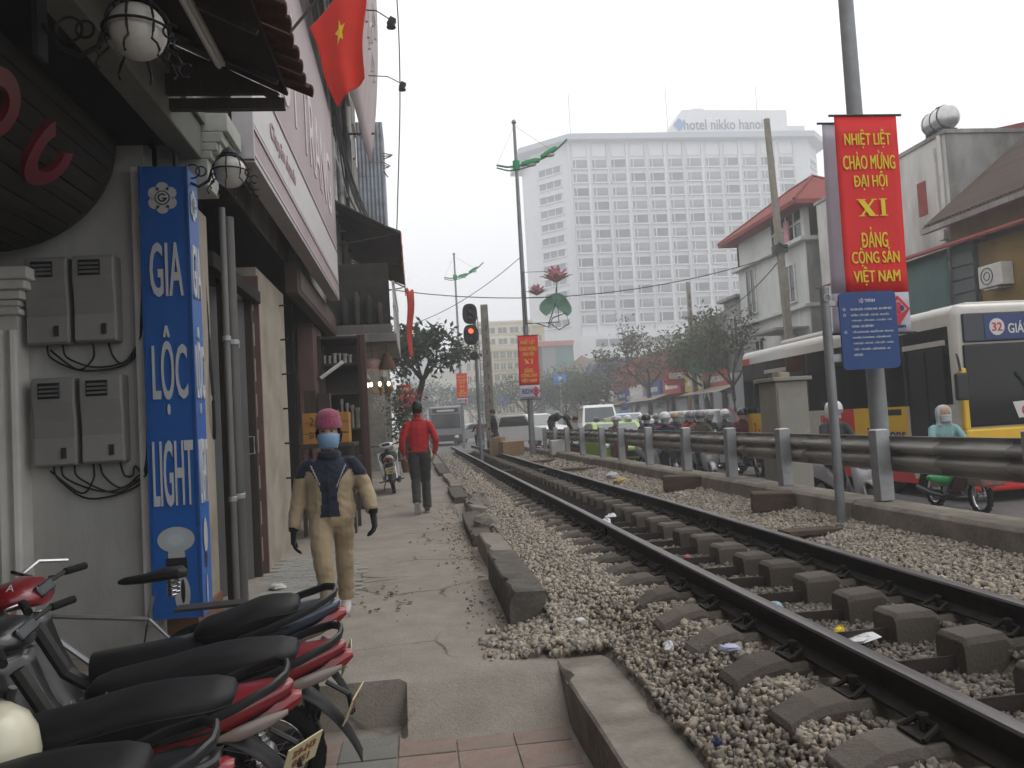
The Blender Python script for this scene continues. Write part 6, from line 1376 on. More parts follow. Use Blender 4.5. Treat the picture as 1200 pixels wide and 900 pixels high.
    if basket:
        q = MB()
        for z in np.linspace(.70, .95, 6): q.tube([(.66, -.17, z), (.90 + .1 * (z - .7), -.18, z), (.90 + .1 * (z - .7), .18, z), (.66, .17, z), (.66, -.17, z)], .004, 4)
        for y in np.linspace(-.17, .17, 9): q.tube([(.66, y, .95), (.66, y, .70), (.9, y, .70), (.925, y, .95)], .003, 4)
        for x in np.linspace(.68, .9, 6): q.tube([(x, -.175, .95), (x, -.175, .70), (x, .175, .70), (x, .175, .95)], .003, 4)
        q.build('basket', M_['dark_metal'], t)
    return t
ylw = mat('decal_yellow', (.60, .38, .03), .4, var=.5, scale=18, two=((.5, .5, .5), 30))
# parked in front : bikes point to the shop (front = -x side), seen from their right flank
bikeB = underbone('red and black motorbike with yellow decal and number plate parked in front', (-1.44, 3.12, LOW), PI + .10, lean=-.13, body=bk_blk, tail=bk_red, size=.93, accent=ylw, headset=bk_blk, plate='29-H3\n0451', pyaw=-.75)
bikeC = underbone('red motorbike with black seat standing second from the camera', (-1.29, 3.68, LOW), PI + .05, lean=-.13, body=bk_blk, tail=bk_red, size=.93, basket=True, headset=bk_blk, plate='29-S6\n118', pyaw=-.25)
bikeA = underbone('black motorbike nearest the camera with only its seat and wheel in view', (-1.55, 2.48, LOW), PI + .14, lean=-.13, body=bk_blk, size=.93, plate='30-F2\n774')
bikeD = underbone('blue grey moped parked behind the red motorbikes beside the blue sign', (-1.44, 4.24, LOW), PI + .08, lean=-.10, seatlen=.55, size=1.0, body=bk_blk, tail=bk_blue, headset=bk_red, plate='29-K1\n36')
o = text('lettering', 'A', .05, M_['sign_letter'], bikeD, Matrix.Identity(4), ext=.001); o.data.transform(frame_m((.47, .125, 1.043), (-1, 0, 0), (0, -.62, .78)))
q = MB()
for k in range(3): q.box((.02 - .035 * k, .128, .715), (.006, .006, .035), rx=.25)
q.build('seat_mark', M_['sign_letter'], bikeC)
# bicycle next to the moped
bi = thing('bicycle', 'old bicycle with black saddle parked beside the blue sign', 'bicycle', (-1.70, 4.62, LOW), PI + .1)
for x, nm in ((-.5, 'rear_wheel'), (.55, 'front_wheel')):
    q = MB(); q.torus((0, 0, 0), .31, .018, 'Y', 36, 8); w_ = q.build(nm, M_['rubber'], bi, smooth=True); w_.location = (x, 0, .33)
    q = MB(); q.torus((0, 0, 0), .285, .009, 'Y', 32, 6)
    for k in range(16): q.tube([(0, 0, 0), (.285 * math.cos(k * PI / 8), 0, .285 * math.sin(k * PI / 8))], .002, 4)
    q.build('rim', M_['chrome'], w_)
q = MB(); q.tube([(-.5, .05, .33), (-.12, 0, .3), (-.22, 0, .82)], .014, 6); q.tube([(-.12, 0, .3), (.38, 0, .75), (.42, 0, .9)], .016, 6); q.tube([(-.2, 0, .7), (.38, 0, .78)], .014, 6); q.tube([(.4, 0, .8), (.55, 0, .33)], .014, 6); q.tube([(-.5, -.05, .33), (-.2, 0, .7)], .01, 6); q.build('frame', mat('bicycle_silver', (.3, .3, .31), .35, metal=.6, var=.1), bi, smooth=True)
q = MB(); q.loft([sec(x, z, w, h, 12, .9) for x, z, w, h in ((-.40, .93, .05, .02), (-.37, .94, .105, .032), (-.28, .935, .10, .034), (-.18, .92, .05, .026), (-.08, .915, .028, .02), (-.05, .912, .012, .01))]); q.build('saddle', M_['vinyl'], bi, smooth=True)
for s_ in (-1, 1):
    q = MB()
    for k in range(4): q.torus((-.33, s_ * .05, .83 + k * .022), .022, .005, 'Z', 10, 5)
    q.cyl((-.33, s_ * .05, .82), (-.33, s_ * .05, .92), .023, n=8); q.build('saddle_spring', M_['chrome'], bi)
q = MB(); q.tube([(.40, 0, .9), (.42, 0, 1.0), (.40, .18, 1.04), (.28, .28, 1.02)], .011, 6); q.tube([(.42, 0, 1.0), (.40, -.18, 1.04), (.28, -.28, 1.02)], .011, 6); q.build('handlebar', M_['chrome'], bi, smooth=True)
q = MB(); q.box((-.52, 0, .74), (.36, .14, .015)); q.build('carrier', M_['dark_metal'], bi)
# cream helmet hanging on the nearest bike
hm = thing('cream_helmet', 'cream open face helmet hanging on the front motorbike at the left edge', 'helmet', (-1.37, 2.74, .48), .6)
q = MB(); q.lathe_sc([(.001, .135), (.06, .125), (.105, .09), (.13, .04), (.138, -.02), (.132, -.08), (.12, -.1)], (0, 0, 0), 20, (1, 1.15, 1)); q.build('shell', mat('helmet_cream', (.58, .55, .42), .3, var=.05, coat=.5), hm, smooth=True)
q = MB(); q.box((.12, 0, -.03), (.04, .02, .02)); q.tube([(.1, .08, -.08), (.02, .05, -.2), (-.05, -.05, -.19), (.08, -.1, -.08)], .008, 5); q.ball((0, .155, -.02), .014, 8, 6); q.build('strap', M_['black_plastic'], hm)
# motorbike parked beside the stall further on
pk_ = underbone('white and dark red motorbike parked beside the lamp stall', (-.56, 17.3, .11), PI / 2 + .05, body=bk_white, plate='29-M8\n2205', lean=-.12)

# ================================================================== scooter (for traffic)
def scooter(label, loc, rz, body, group, lean=0.0):
    t = thing('scooter', label, 'motorbike', loc, rz, group, rx=lean)
    for x, nm in ((-.58, 'rear_wheel'), (.60, 'front_wheel')):
        q = MB(); q.torus((0, 0, 0), .19, .055, 'Y', 24, 8); w_ = q.build(nm, M_['rubber'], t, smooth=True); w_.location = (x, 0, .245); q = MB(); q.lathe([(.02, -.04), (.14, -.03), (.14, .03), (.02, .04)], axis='Y', n=16); q.build('rim', alloy, w_)
    q = MB(); q.loft([sec(x, z, w, h, 14, .8) for x, z, w, h in ((-.95, .70, .05, .05), (-.85, .66, .13, .11), (-.6, .62, .17, .16), (-.3, .56, .18, .18), (-.12, .45, .15, .14), (-.02, .36, .12, .06))]); q.build('body_cover', body, t, smooth=True)
    q = MB(); q.loft([sec(x, z, w, h, 14, .7) for x, z, w, h in ((-.88, .78, .07, .03), (-.8, .80, .13, .05), (-.5, .79, .15, .06), (-.25, .765, .14, .05), (-.12, .74, .08, .03))]); q.build('seat', M_['vinyl'], t, smooth=True)
    q = MB(); q.box((.12, 0, .28), (.46, .30, .07)); q.build('floorboard', M_['black_plastic'], t, bevel=.02)
    q = MB(); q.loft([[Vector((x + .10 * math.cos(a) * (1 if math.cos(a) > 0 else .35), w * math.sin(a) * .98, z)) for a in np.linspace(0, 2 * PI, 16, endpoint=False)] for z, x, w in ((.30, .40, .13), (.42, .46, .18), (.60, .47, .215), (.78, .43, .20), (.90, .38, .13), (.96, .36, .07))]); ap = q.build('front_apron', body, t, smooth=True)
    q = MB(); q.ball((.535, 0, .70), .09, 12, 8, (.45, 1.5, .75)); q.build('headlight', lens_clear, ap, smooth=True)
    for s_ in (-1, 1): q = MB(); q.ball((.50, s_ * .15, .60), .045, 10, 6, (.5, 1.1, .8)); q.build('turn_lens', MATS['amber_lens'], ap, smooth=True)
    q = MB(); q.loft([sec(x, z, w, h, 12, .9) for x, z, w, h in ((.30, 1.0, .06, .03), (.36, 1.02, .15, .05), (.43, 1.01, .13, .05), (.48, .99, .05, .03))]); q.build('headset', body, t, smooth=True)
    q = MB(); q.tube([(.30, -.36, 1.02), (.36, -.15, 1.03), (.36, .15, 1.03), (.30, .36, 1.02)], .014, 8); hb_ = q.build('handlebar', M_['black_plastic'], t)
    for s_ in (-1, 1): q = MB(); q.tube([(.33, s_ * .24, 1.03), (.31, s_ * .3, 1.17)], .006, 5); q.ball((.31, s_ * .33, 1.2), .05, 10, 6, (.25, 1.2, .8)); q.build('mirror', M_['black_plastic'], hb_)
    q = MB(); q.grid(6, 8, lambda u, v: (.60 + .26 * math.cos(2.3 - 2.0 * v), (u - .5) * .15, .245 + .26 * math.sin(2.3 - 2.0 * v) - .04 * abs(2 * u - 1) ** 2)); q.build('front_mudguard', body, t, smooth=True, solid=.006)
    q = MB(); q.cyl((.60, .08, .245), (.44, .06, .6), .022, n=8); q.cyl((.60, -.08, .245), (.44, -.06, .6), .022, n=8); q.build('fork', alloy, t)
    return t

BIKE_PAINTS = ('bike_red', 'bike_black', 'bike_grey', 'bike_white', 'bike_blue', 'bike_silver')
def paint_parts(root, names, m):
    for o in kids(root):
        for q_ in [o] + kids(o):
            if q_.type == 'MESH' and q_.name.split('.')[0] in names: q_.material_slots[0].link = 'OBJECT'; q_.material_slots[0].material = m
BODY = ('body_cover', 'front_apron', 'headset', 'front_mudguard', 'leg_shield')
# ================================================================== bus
bus = thing('city_bus', 'yellow, white and red city bus facing the camera beyond the guard rail', 'bus', (8.2, 11.3, -.2)); bus.scale = (1, 1, 1.033)
by_ = paint('bus_yellow', (.75, .46, .012), .3); bred = paint('bus_red', (.58, .02, .022), .3); bwh = paint('bus_white', (.50, .475, .43), .3); bgl = mat('bus_glass', (.010, .011, .012), .08, var=0, spec=.28)
L_, Wb, Hb = 8.1, 2.45, 2.95
def bus_ring(y, ins=0.0, z0=.30, z1=2.95): 
    r_ = .16; pts = []
    for (cx_, cz_, a0) in ((Wb - r_ - ins, z1 - r_ - ins, 0), (r_ + ins, z1 - r_ - ins, PI / 2)):
        for a in np.linspace(a0, a0 + PI / 2, 5): pts.append((cx_ + r_ * math.cos(a), cz_ + r_ * math.sin(a)))
    pts += [(ins, z0), (Wb - ins, z0)]
    return [Vector((p[0], y, p[1])) for p in pts]
q = MB(); q.loft([bus_ring(-.0, .10), bus_ring(.02, .05), bus_ring(.10, .0), bus_ring(L_ - .1, 0), bus_ring(L_, .06)]); q.build('body', bwh, bus, smooth=True, autos=35)
q = MB(); q.bb(-.004, Wb + .004, .12, L_ - .04, .22, .86); q.build('lower_side_panel', bred, bus, bevel=.01)
for a, b, m_, nm in ((.22, 1.30, bgl, None), (1.35, 3.0, by_, 'side_panel'), (3.0, 3.55, bred, 'side_panel'), (3.55, 5.2, bwh, 'side_panel'), (5.2, 5.65, by_, 'side_panel'), (5.65, 6.6, M_['black_plastic'], None), (6.6, L_ - .05, by_, 'side_panel')):
    if nm: q = MB(); q.bb(-.008, .0, a, b, .86, 1.47); q.build(nm, m_, bus)
q = MB(); q.bb(-.006, Wb + .006, .16, L_ - .06, 1.47, 2.64); q.build('side_glass', bgl, bus, bevel=.004)
for y in (1.32, 2.4, 3.6, 4.7, 5.62, 6.62, 7.4): q = MB(); q.bb(-.012, -.004, y - .03, y + .03, 1.47, 2.64); q.build('window_pillar', M_['black_plastic'], bus)
for y0_ in (.28, 5.7):
    q = MB(); q.bb(-.018, -.008, y0_, y0_ + .95, .38, 2.35); d_ = q.build('door', mat('bus_door', (.03, .032, .034), .15, var=.1), bus)
    q = MB(); q.bb(-.03, -.018, y0_ + .45, y0_ + .5, .4, 2.3); q.bb(-.03, -.018, y0_, y0_ + .04, .4, 2.3); q.bb(-.03, -.018, y0_ + .91, y0_ + .95, .4, 2.3); q.build('door_seal', M_['rubber'], d_)
    q = MB(); q.bb(-.05, .0, y0_ - .05, y0_ + 1.0, 2.36, 2.44); q.build('door_rail', bwh, d_)
# front
q = MB(); q.bb(.10, Wb - .10, -.045, .01, 1.12, 2.34); fg = q.build('windscreen', bgl, bus, bevel=.03)
q = MB(); q.bb(.12, Wb - .12, -.05, .01, 2.37, 2.80); dp = q.build('destination_panel', mat('dest_dark', (.03, .035, .05), .2, var=0), bus, bevel=.02)
q = MB(); q.bb(.46, Wb - .15, -.058, -.05, 2.40, 2.76); q.build('destination_board', mat('dest_blue', (.018, .045, .17), .4, var=.05), dp)
q = MB(); q.lathe([(.001, -.066), (.125, -.066), (.125, -.058), (.001, -.058)], (.66, 0, 2.58), 'Y', 24); q.build('route_disc', mat('disc_white', (.62, .60, .58), .4, var=0), dp)
fit_text('lettering', '32', dp, (.66, -.068, 2.58), (1, 0, 0), .165, .13, M_['ink_red'], .02); fit_text('lettering', 'GIÁP BÁT - NHỔN', dp, (1.50, -.062, 2.59), (1, 0, 0), 1.32, .23, mat('dest_white', (.66, .64, .62), .4, var=0), .01)
q = MB(); q.bb(.02, Wb - .02, -.06, .05, .86, 1.10); q.build('front_panel', by_, bus, bevel=.04)
q = MB(); q.bb(.02, .12, -.05, .04, 1.08, 2.0); q.bb(Wb - .12, Wb - .02, -.05, .04, 1.08, 2.0); q.build('front_pillar', by_, bus, bevel=.03)
q = MB(); q.bb(.0, Wb, -.09, .06, .17, .86); q.build('front_bumper', bred, bus, bevel=.05)
q = MB(); q.bb(.75, 1.7, -.10, -.09, .64, .80); q.build('white_badge', bwh, bus)
for x in (.28, Wb - .28): q = MB(); q.ball((x, -.08, .72), .11, 12, 8, (1.3, .4, .8)); q.build('headlight', lens_clear, bus, smooth=True)
q = MB(); q.bb(.55, .82, -.098, -.09, .55, .64); q.build('number_plate', MATS['plate_yellow'], bus)
q = MB(); q.add([(.90, -.058, 1.22), (1.75, -.058, 1.26), (1.80, -.058, 1.50), (.82, -.058, 1.46)], [(0, 1, 2, 3)]); q.build('route_card', MATS['disc_white'], bus, solid=.004)
fit_text('lettering', 'GIÁP BÁT', bus, (1.32, -.064, 1.36), (1, 0, .03), .72, .17, M_['ink_red'], .03)
q = MB(); q.tube([(1.9, -.05, 1.10), (1.3, -.075, 1.32), (.9, -.07, 1.9)], .014, 5); q.build('wiper', M_['rubber'], bus)
for x, s_ in ((0, -1), (Wb, 1)):
    q = MB(); q.tube([(x, 0, 2.2), (x + s_ * .1, -.16, 2.15), (x + s_ * .1, -.2, 1.95)], .018, 6); mo = q.build('mirror_arm', M_['black_plastic'], bus); q = MB(); q.box((x + s_ * .1, -.2, 1.72), (.20, .09, .40)); q.build('mirror', M_['black_plastic'], mo, bevel=.03)
for y in (2.2, 6.75 - .0):
    for x in (.14, Wb - .14):
        q = MB(); q.torus((x, y, .46), .33, .13, 'X', 28, 10, sc=(1.0, 1, 1)); w_ = q.build('wheel', M_['rubber'], bus, smooth=True); q = MB(); q.lathe([(.02, -.14), (.2, -.13), (.22, -.1), (.22, .1), (.2, .13), (.02, .14)], (x, y, .46), 'X', 16); q.build('hub', alloy, w_)
    q = MB(); q.prism([(y + .52 * math.cos(a), .40 + .52 * math.sin(a)) for a in np.linspace(0, PI, 14)], 'X', -.012, -.006); q.build('wheel_arch', M_['rubber'], bus)
q = MB(); q.bb(.1, Wb - .1, .2, L_ - .2, .22, .32); q.build('underside', M_['rubber'], bus)
q = MB(); q.bb(.35, Wb - .35, 3.2, 6.6, 2.93, 3.09); q.build('roof_unit', bwh, bus, bevel=.06); q = MB(); q.bb(.5, Wb - .7, .4, 1.3, 2.93, 3.02); q.build('roof_hatch', bwh, bus, bevel=.03)
q = MB(); q.bb(-.006, .02, L_ - .5, L_ - .1, 2.62, 2.78); q.build('side_marker', bred, bus)
fit_text('lettering', 'Vinacons', bus, (-.012, 2.0, 1.02), (0, -1, 0), 1.15, .2, M_['ink'], .01); fit_text('lettering', 'Elba', bus, (-.012, 4.1, 1.3), (0, -1, 0), .3, .14, M_['ink_red'], .02); fit_text('lettering', '2 - 60', bus, (-.012, 7.2, 1.12), (0, -1, 0), .7, .28, M_['ink_red'], .02)
q = MB(); q.bb(-.012, -.008, 1.5, 1.95, 1.33, 1.43); q.build('side_label', M_['black_plastic'], bus)

# ================================================================== cars
def car(name, label, loc, rz, body, kind='sedan', cat='car', group='cars on the road', sign=None):
    t = thing(name, label, cat, loc, rz, group)
    if kind == 'suv': L, W_, prof = 4.5, 1.8, [(-2.2, .35), (-2.25, .8), (-2.15, 1.15), (-2.0, 1.62), (-1.75, 1.74), (.2, 1.74), (.45, 1.68), (1.05, 1.12), (2.0, 1.0), (2.2, .85), (2.22, .35)]
    elif kind == 'van': L, W_, prof = 4.8, 1.8, [(-2.4, .35), (-2.42, 1.0), (-2.35, 1.85), (-2.2, 1.98), (1.2, 1.98), (1.5, 1.85), (2.1, 1.1), (2.35, .95), (2.4, .35)]
    else: L, W_, prof = 4.2, 1.65, [(-2.1, .35), (-2.12, .75), (-1.95, .95), (-1.35, 1.05), (-.9, 1.42), (-.6, 1.49), (.3, 1.49), (.55, 1.43), (1.1, 1.0), (1.9, .85), (2.08, .68), (2.1, .35)]
    q = MB(); n = len(prof); rings = []
    for yy_, f, zz in ((-W_ / 2, .97, 0), (-W_ / 2 + .05, 1, 0), (W_ / 2 - .05, 1, 0), (W_ / 2, .97, 0)): rings.append([Vector((x * f, (yy_ * (1 if z < 1.0 else 1 - .17 * (z - 1.0))), z)) for x, z in prof])
    q.loft(rings); q.build('body', body, t, bevel=.05, smooth=True, autos=35)
    z1 = 1.0 if kind == 'sedan' else 1.12; zt = max(z for x, z in prof) - .1
    for s_ in (-1, 1):
        ys_ = s_ * (W_ / 2 + .004)
        def gp(x, z): return (x, s_ * (W_ / 2 * (1 - .17 * max(0, z - 1.0)) + .006), z)
        xa, xb = (-1.15, .9) if kind == 'sedan' else ((-2.0, .85) if kind == 'suv' else (-2.1, 1.7)); xa2, xb2 = (-.75, .45) if kind == 'sedan' else ((-1.85, .3) if kind == 'suv' else (-2.05, 1.3))
        q = MB(); q.add([gp(xa, z1 + .03), gp(xb, z1 + .03), gp(xb2, zt), gp(xa2, zt)], [(0, 1, 2, 3)]); q.build('side_window', M_['glass_dark'], t, solid=.006)
        for x in (-1.3, 1.3): q = MB(); q.torus((x, s_ * (W_ / 2 - .1), .31), .22, .09, 'Y', 20, 8); w_ = q.build('wheel', M_['rubber'], t, smooth=True); q = MB(); q.lathe([(.02, -.1), (.17, -.09), (.17, .09), (.02, .1)], (x, s_ * (W_ / 2 - .1), .31), 'Y', 14); q.build('rim', alloy, w_)
    fx = {'sedan': ((1.12, 1.01), (.56, 1.42)), 'suv': ((1.07, 1.13), (.46, 1.66)), 'van': ((2.06, 1.14), (1.5, 1.84))}[kind]; rx_ = {'sedan': ((-1.37, 1.06), (-.92, 1.40)), 'suv': ((-2.15, 1.16), (-2.01, 1.6)), 'van': ((-2.42, 1.1), (-2.36, 1.75))}[kind]
    for (a, b), nm, e in ((fx, 'windscreen', .012), (rx_, 'rear_window', -.012)):
        q = MB(); q.add([(a[0] + e, -W_ * .42, a[1]), (a[0] + e, W_ * .42, a[1]), (b[0] + e, W_ * .38, b[1]), (b[0] + e, -W_ * .38, b[1])], [(0, 1, 2, 3)]); q.build(nm, mat('screen_glass', (.10, .115, .12), .08, var=.1), t, solid=.01)
    for s_ in (-1, 1):
        q = MB(); q.ball((2.0, s_ * W_ * .36, .72), .14, 12, 8, (.7, 1.1, .7)); q.build('headlight', lens_clear, t, smooth=True); q = MB(); q.box((-2.1, s_ * W_ * .4, .85), (.08, .2, .2)); q.build('tail_light', tail_red, t, bevel=.02)
    q = MB(); q.bb(2.06, 2.12, -.5, .5, .42, .6); q.build('grille', M_['black_plastic'], t)
    if sign: q = MB(); q.box((-.1, 0, zt + .16), (.18, .5, .14)); q.build('roof_sign', sign, t, bevel=.03)
    return t
lime = paint('taxi_lime', (.30, .50, .06), .5); cwhite = paint('car_white', (.66, .66, .65), .5); csil = paint('car_silver', (.36, .37, .38), .5, metal=.4)
car('green_taxi', 'lime green taxi facing the camera behind the guard rail', (6.35, 25.8, -.2), -PI / 2 - .03, lime, 'sedan', 'taxi', sign=bwh)
car('silver_car', 'white sport utility vehicle crossing behind the crescent lamp post', (6.1, 42, .13), -PI / 2 + .5, cwhite, 'suv')
car('silver_car', 'silver car queueing left of the white sport utility vehicle', (4.6, 62, .13), .2, csil, 'sedan')
car('white_van', 'white van waiting behind the bending worker', (9.2, 40.5, .13), -PI / 2 - .15, cwhite, 'van')
car('white_taxi', 'white taxi with blue roof sign among the far traffic', (10.4, 39.5, .13), -PI / 2 - .1, cwhite, 'sedan', 'taxi', sign=mat('taxi_blue', (.10, .22, .5), .4, var=.05))
car('lime_taxi', 'pale green taxi behind the first row of motorbikes', (9.9, 33.0, -.2), -PI / 2, paint('taxi_pale', (.48, .53, .34), .4), 'sedan', 'taxi', sign=bwh)
car('white_car', 'white car half hidden behind helmeted riders near the bus', (11.6, 32, -.2), -PI / 2, cwhite, 'suv')
car('red_car', 'dark red car showing only its roof beside the bus rear', (12.9, 34, -.2), -PI / 2, paint('car_red', (.3, .02, .04)), 'suv')
fb = thing('far_bus', 'grey bus seen end on beyond the level crossing', 'bus', (2.0, 56, .13))
q = MB(); q.bb(-1.15, 1.15, 0, 9, .35, 2.75); q.build('body', paint('fbus_grey', (.22, .23, .24)), fb, bevel=.12); q = MB(); q.bb(-1.0, 1.0, -.03, .0, 1.2, 2.2); q.build('windscreen', M_['glass_dark'], fb); q = MB(); q.bb(-.9, .9, -.04, .0, 2.3, 2.6); db_ = q.build('destination_board', M_['dark_metal'], fb); q = MB(); q.bb(-.6, .6, -.05, -.04, 2.38, 2.52); q.build('writing', MATS['disc_white'], db_)
q = MB(); q.bb(-1.18, 1.18, -.06, .1, .3, .75); q.build('bumper', M_['black_plastic'], fb)
for x in (-.7, .7): q = MB(); q.ball((x, -.05, .6), .14, 10, 8, (1.2, .4, .8)); q.build('headlight', mat('fbus_lamp', (.75, .75, .72), .2, var=0), fb, smooth=True)
for x in (-.9, .9):
    for y in (1.8, 7): q = MB(); q.torus((x, y, .45), .32, .12, 'X', 20, 8); q.build('wheel', M_['rubber'], fb, smooth=True)
# ================================================================== people
skin = mat('skin', (.42, .25, .17), .55, var=.06, scale=12, spec=.3); hair = mat('hair_black', (.012, .010, .009), .55, var=.3, scale=60)
def fabric(name, c, var=.14): return mat(name, c, .9, var=var, scale=7, bump=.35, bscale=9, sheen=.15, spec=.2)
def body(name, segs, mats, parent, voxel=.012, smooth=4, paintfn=None, fold=0.0):
    """one continuous skinned surface from tapered limb sweeps; each face takes the colour of the limb it lies on."""
    mb = MB(); samp, rad, idx = [], [], []
    for path, radii, mi in segs:
        mb.tube(path, radii, 12, True, up=(0, 1, 0))
        P_ = [np.array(p, float) for p in path]; Rr = [r if isinstance(r, (tuple, list)) else (r, r) for r in radii]
        for i in range(len(P_) - 1):
            for t in np.linspace(0, 1, 6): samp.append(P_[i] * (1 - t) + P_[i + 1] * t); rad.append(max(Rr[i]) * (1 - t) + max(Rr[i + 1]) * t); idx.append(mi)
    o = mb.build(name, mats[0], None); md = o.modifiers.new('r', 'REMESH'); md.mode = 'VOXEL'; md.voxel_size = voxel
    sm = o.modifiers.new('s', 'SMOOTH'); sm.factor = .5; sm.iterations = smooth
    me = bpy.data.meshes.new_from_object(o.evaluated_get(bpy.context.evaluated_depsgraph_get())); bpy.data.objects.remove(o)
    me.name = name; me.materials.clear()
    for m in mats: me.materials.append(m)
    n = len(me.polygons); ce = np.empty(n * 3); me.polygons.foreach_get('center', ce); ce = ce.reshape(-1, 3); S2, R2, I2 = np.array(samp), np.array(rad), np.array(idx); res = np.empty(n, int)
    for a in range(0, n, 4000):
        d = np.linalg.norm(ce[a:a + 4000, None, :] - S2[None], axis=2) / R2[None]; res[a:a + 4000] = I2[d.argmin(1)]
    if fold:
        from mathutils import noise as mn
        nv = len(me.vertices); co = np.empty(nv * 3); me.vertices.foreach_get('co', co); co = co.reshape(-1, 3); no = np.empty(nv * 3); me.vertices.foreach_get('normal', no); no = no.reshape(-1, 3)
        zc = co[:, 2]; hmax = zc.max() - .30
        for i in range(nv):
            if zc[i] > hmax: continue
            p = co[i]; f = mn.noise(Vector((p[0] * 6 + p[2] * 5, p[1] * 6, p[2] * 15 - p[0] * 6))) * .65 + mn.noise(Vector((p[0] * 17, p[1] * 17, p[2] * 26 + p[0] * 10))) * .35
            co[i] += no[i] * fold * (f - .15 - .5 * abs(f))
        me.vertices.foreach_set('co', co.ravel())
    if paintfn: res = np.array([paintfn(c, i) for c, i in zip(ce, res)])
    me.polygons.foreach_set('material_index', res.astype(np.int32)); me.polygons.foreach_set('use_smooth', np.ones(n, bool)); me.update()
    o = bpy.data.objects.new(name, me); COL.objects.link(o); o.parent = parent; return o
def hand(name, parent, wrist, d, nrm, m, s_=1.0, side=1, curl=.5):
    """palm with five unequal bent fingers; d = pointing direction, nrm = back of the hand, side = thumb side."""
    d = Vector(d).normalized(); nrm = (Vector(nrm) - d * Vector(nrm).dot(d)).normalized(); sd = d.cross(nrm) * side; w = Vector(wrist); q = MB()
    pr = [q.ring(w + d * t * s_, d, nrm, a * s_, b * s_, 10, 0, .8) for t, a, b in ((-.03, .024, .024), (0, .026, .02), (.03, .036, .017), (.065, .04, .015), (.085, .038, .013))]
    q.loft(pr)
    for k, (off, L) in enumerate(((.028, .068), (.010, .078), (-.009, .072), (-.027, .056))):
        p = w + d * .08 * s_ + sd * off * s_; pts = [p - d * .015 * s_, p]; a = .12
        for f in (.45, .32, .23): a += curl; pts.append(pts[-1] + (d * math.cos(a) - nrm * math.sin(a)) * L * f * s_)
        q.tube(pts, [.0085 * s_, .0085 * s_, .008 * s_, .0072 * s_, .005 * s_], 7)
    p = w + d * .02 * s_ + sd * .026 * s_; pts = [p, p + (sd * .8 + d * .6) * .028 * s_, p + (sd * .75 + d * 1.2 - nrm * .2) * .042 * s_, p + (sd * .6 + d * 1.8 - nrm * .5) * .046 * s_]
    q.tube(pts, [.012 * s_, .011 * s_, .009 * s_, .006 * s_], 7)
    return q.build(name, m, parent, smooth=True, autos=80)
def shoe(parent, a, yaw, pitch, m, sole, s_=1.0, name='shoe'):
    q = MB(); q.loft([[Vector((w * math.copysign(abs(math.cos(t)) ** .8, math.cos(t)), y, .0 + h * .5 + h * .5 * math.sin(t))) for t in np.linspace(0, 2 * PI, 12, endpoint=False)] for y, w, h in ((.085, .02, .05), (.08, .034, .075), (.04, .038, .095), (-.02, .04, .085), (-.09, .044, .06), (-.145, .038, .045), (-.17, .02, .03))])
    o = q.build(name, m, parent, smooth=True); o.location = a; o.rotation_euler = (pitch, 0, yaw); o.scale = (s_, s_, s_)
    q = MB(); q.loft([[Vector((w * math.cos(t), y, -.004 + .012 * (math.sin(t) > 0))) for t in np.linspace(0.1, 2 * PI + .1, 12, endpoint=False)] for y, w in ((.088, .025), (.06, .038), (-.02, .04), (-.09, .046), (-.15, .038), (-.175, .02))]); q.build('sole', sole, o); return o
def head_segs(c, k, up_=(0, 0, 1), fwd=(0, -1, 0), s_=1.0):
    c = Vector(c); u = Vector(up_).normalized(); f = Vector(fwd)
    P_ = [c - u * .135 * s_ - f * .005, c - u * .115 * s_ + f * .018 * s_, c - u * .07 * s_ + f * .012 * s_, c - u * .01 * s_, c + u * .05 * s_ - f * .006 * s_, c + u * .09 * s_ - f * .008 * s_, c + u * .115 * s_ - f * .008 * s_]
    return (P_, [(.03 * s_, .035 * s_), (.048 * s_, .055 * s_), (.064 * s_, .082 * s_), (.073 * s_, .095 * s_), (.073 * s_, .094 * s_), (.055 * s_, .072 * s_), (.02 * s_, .03 * s_)], k)
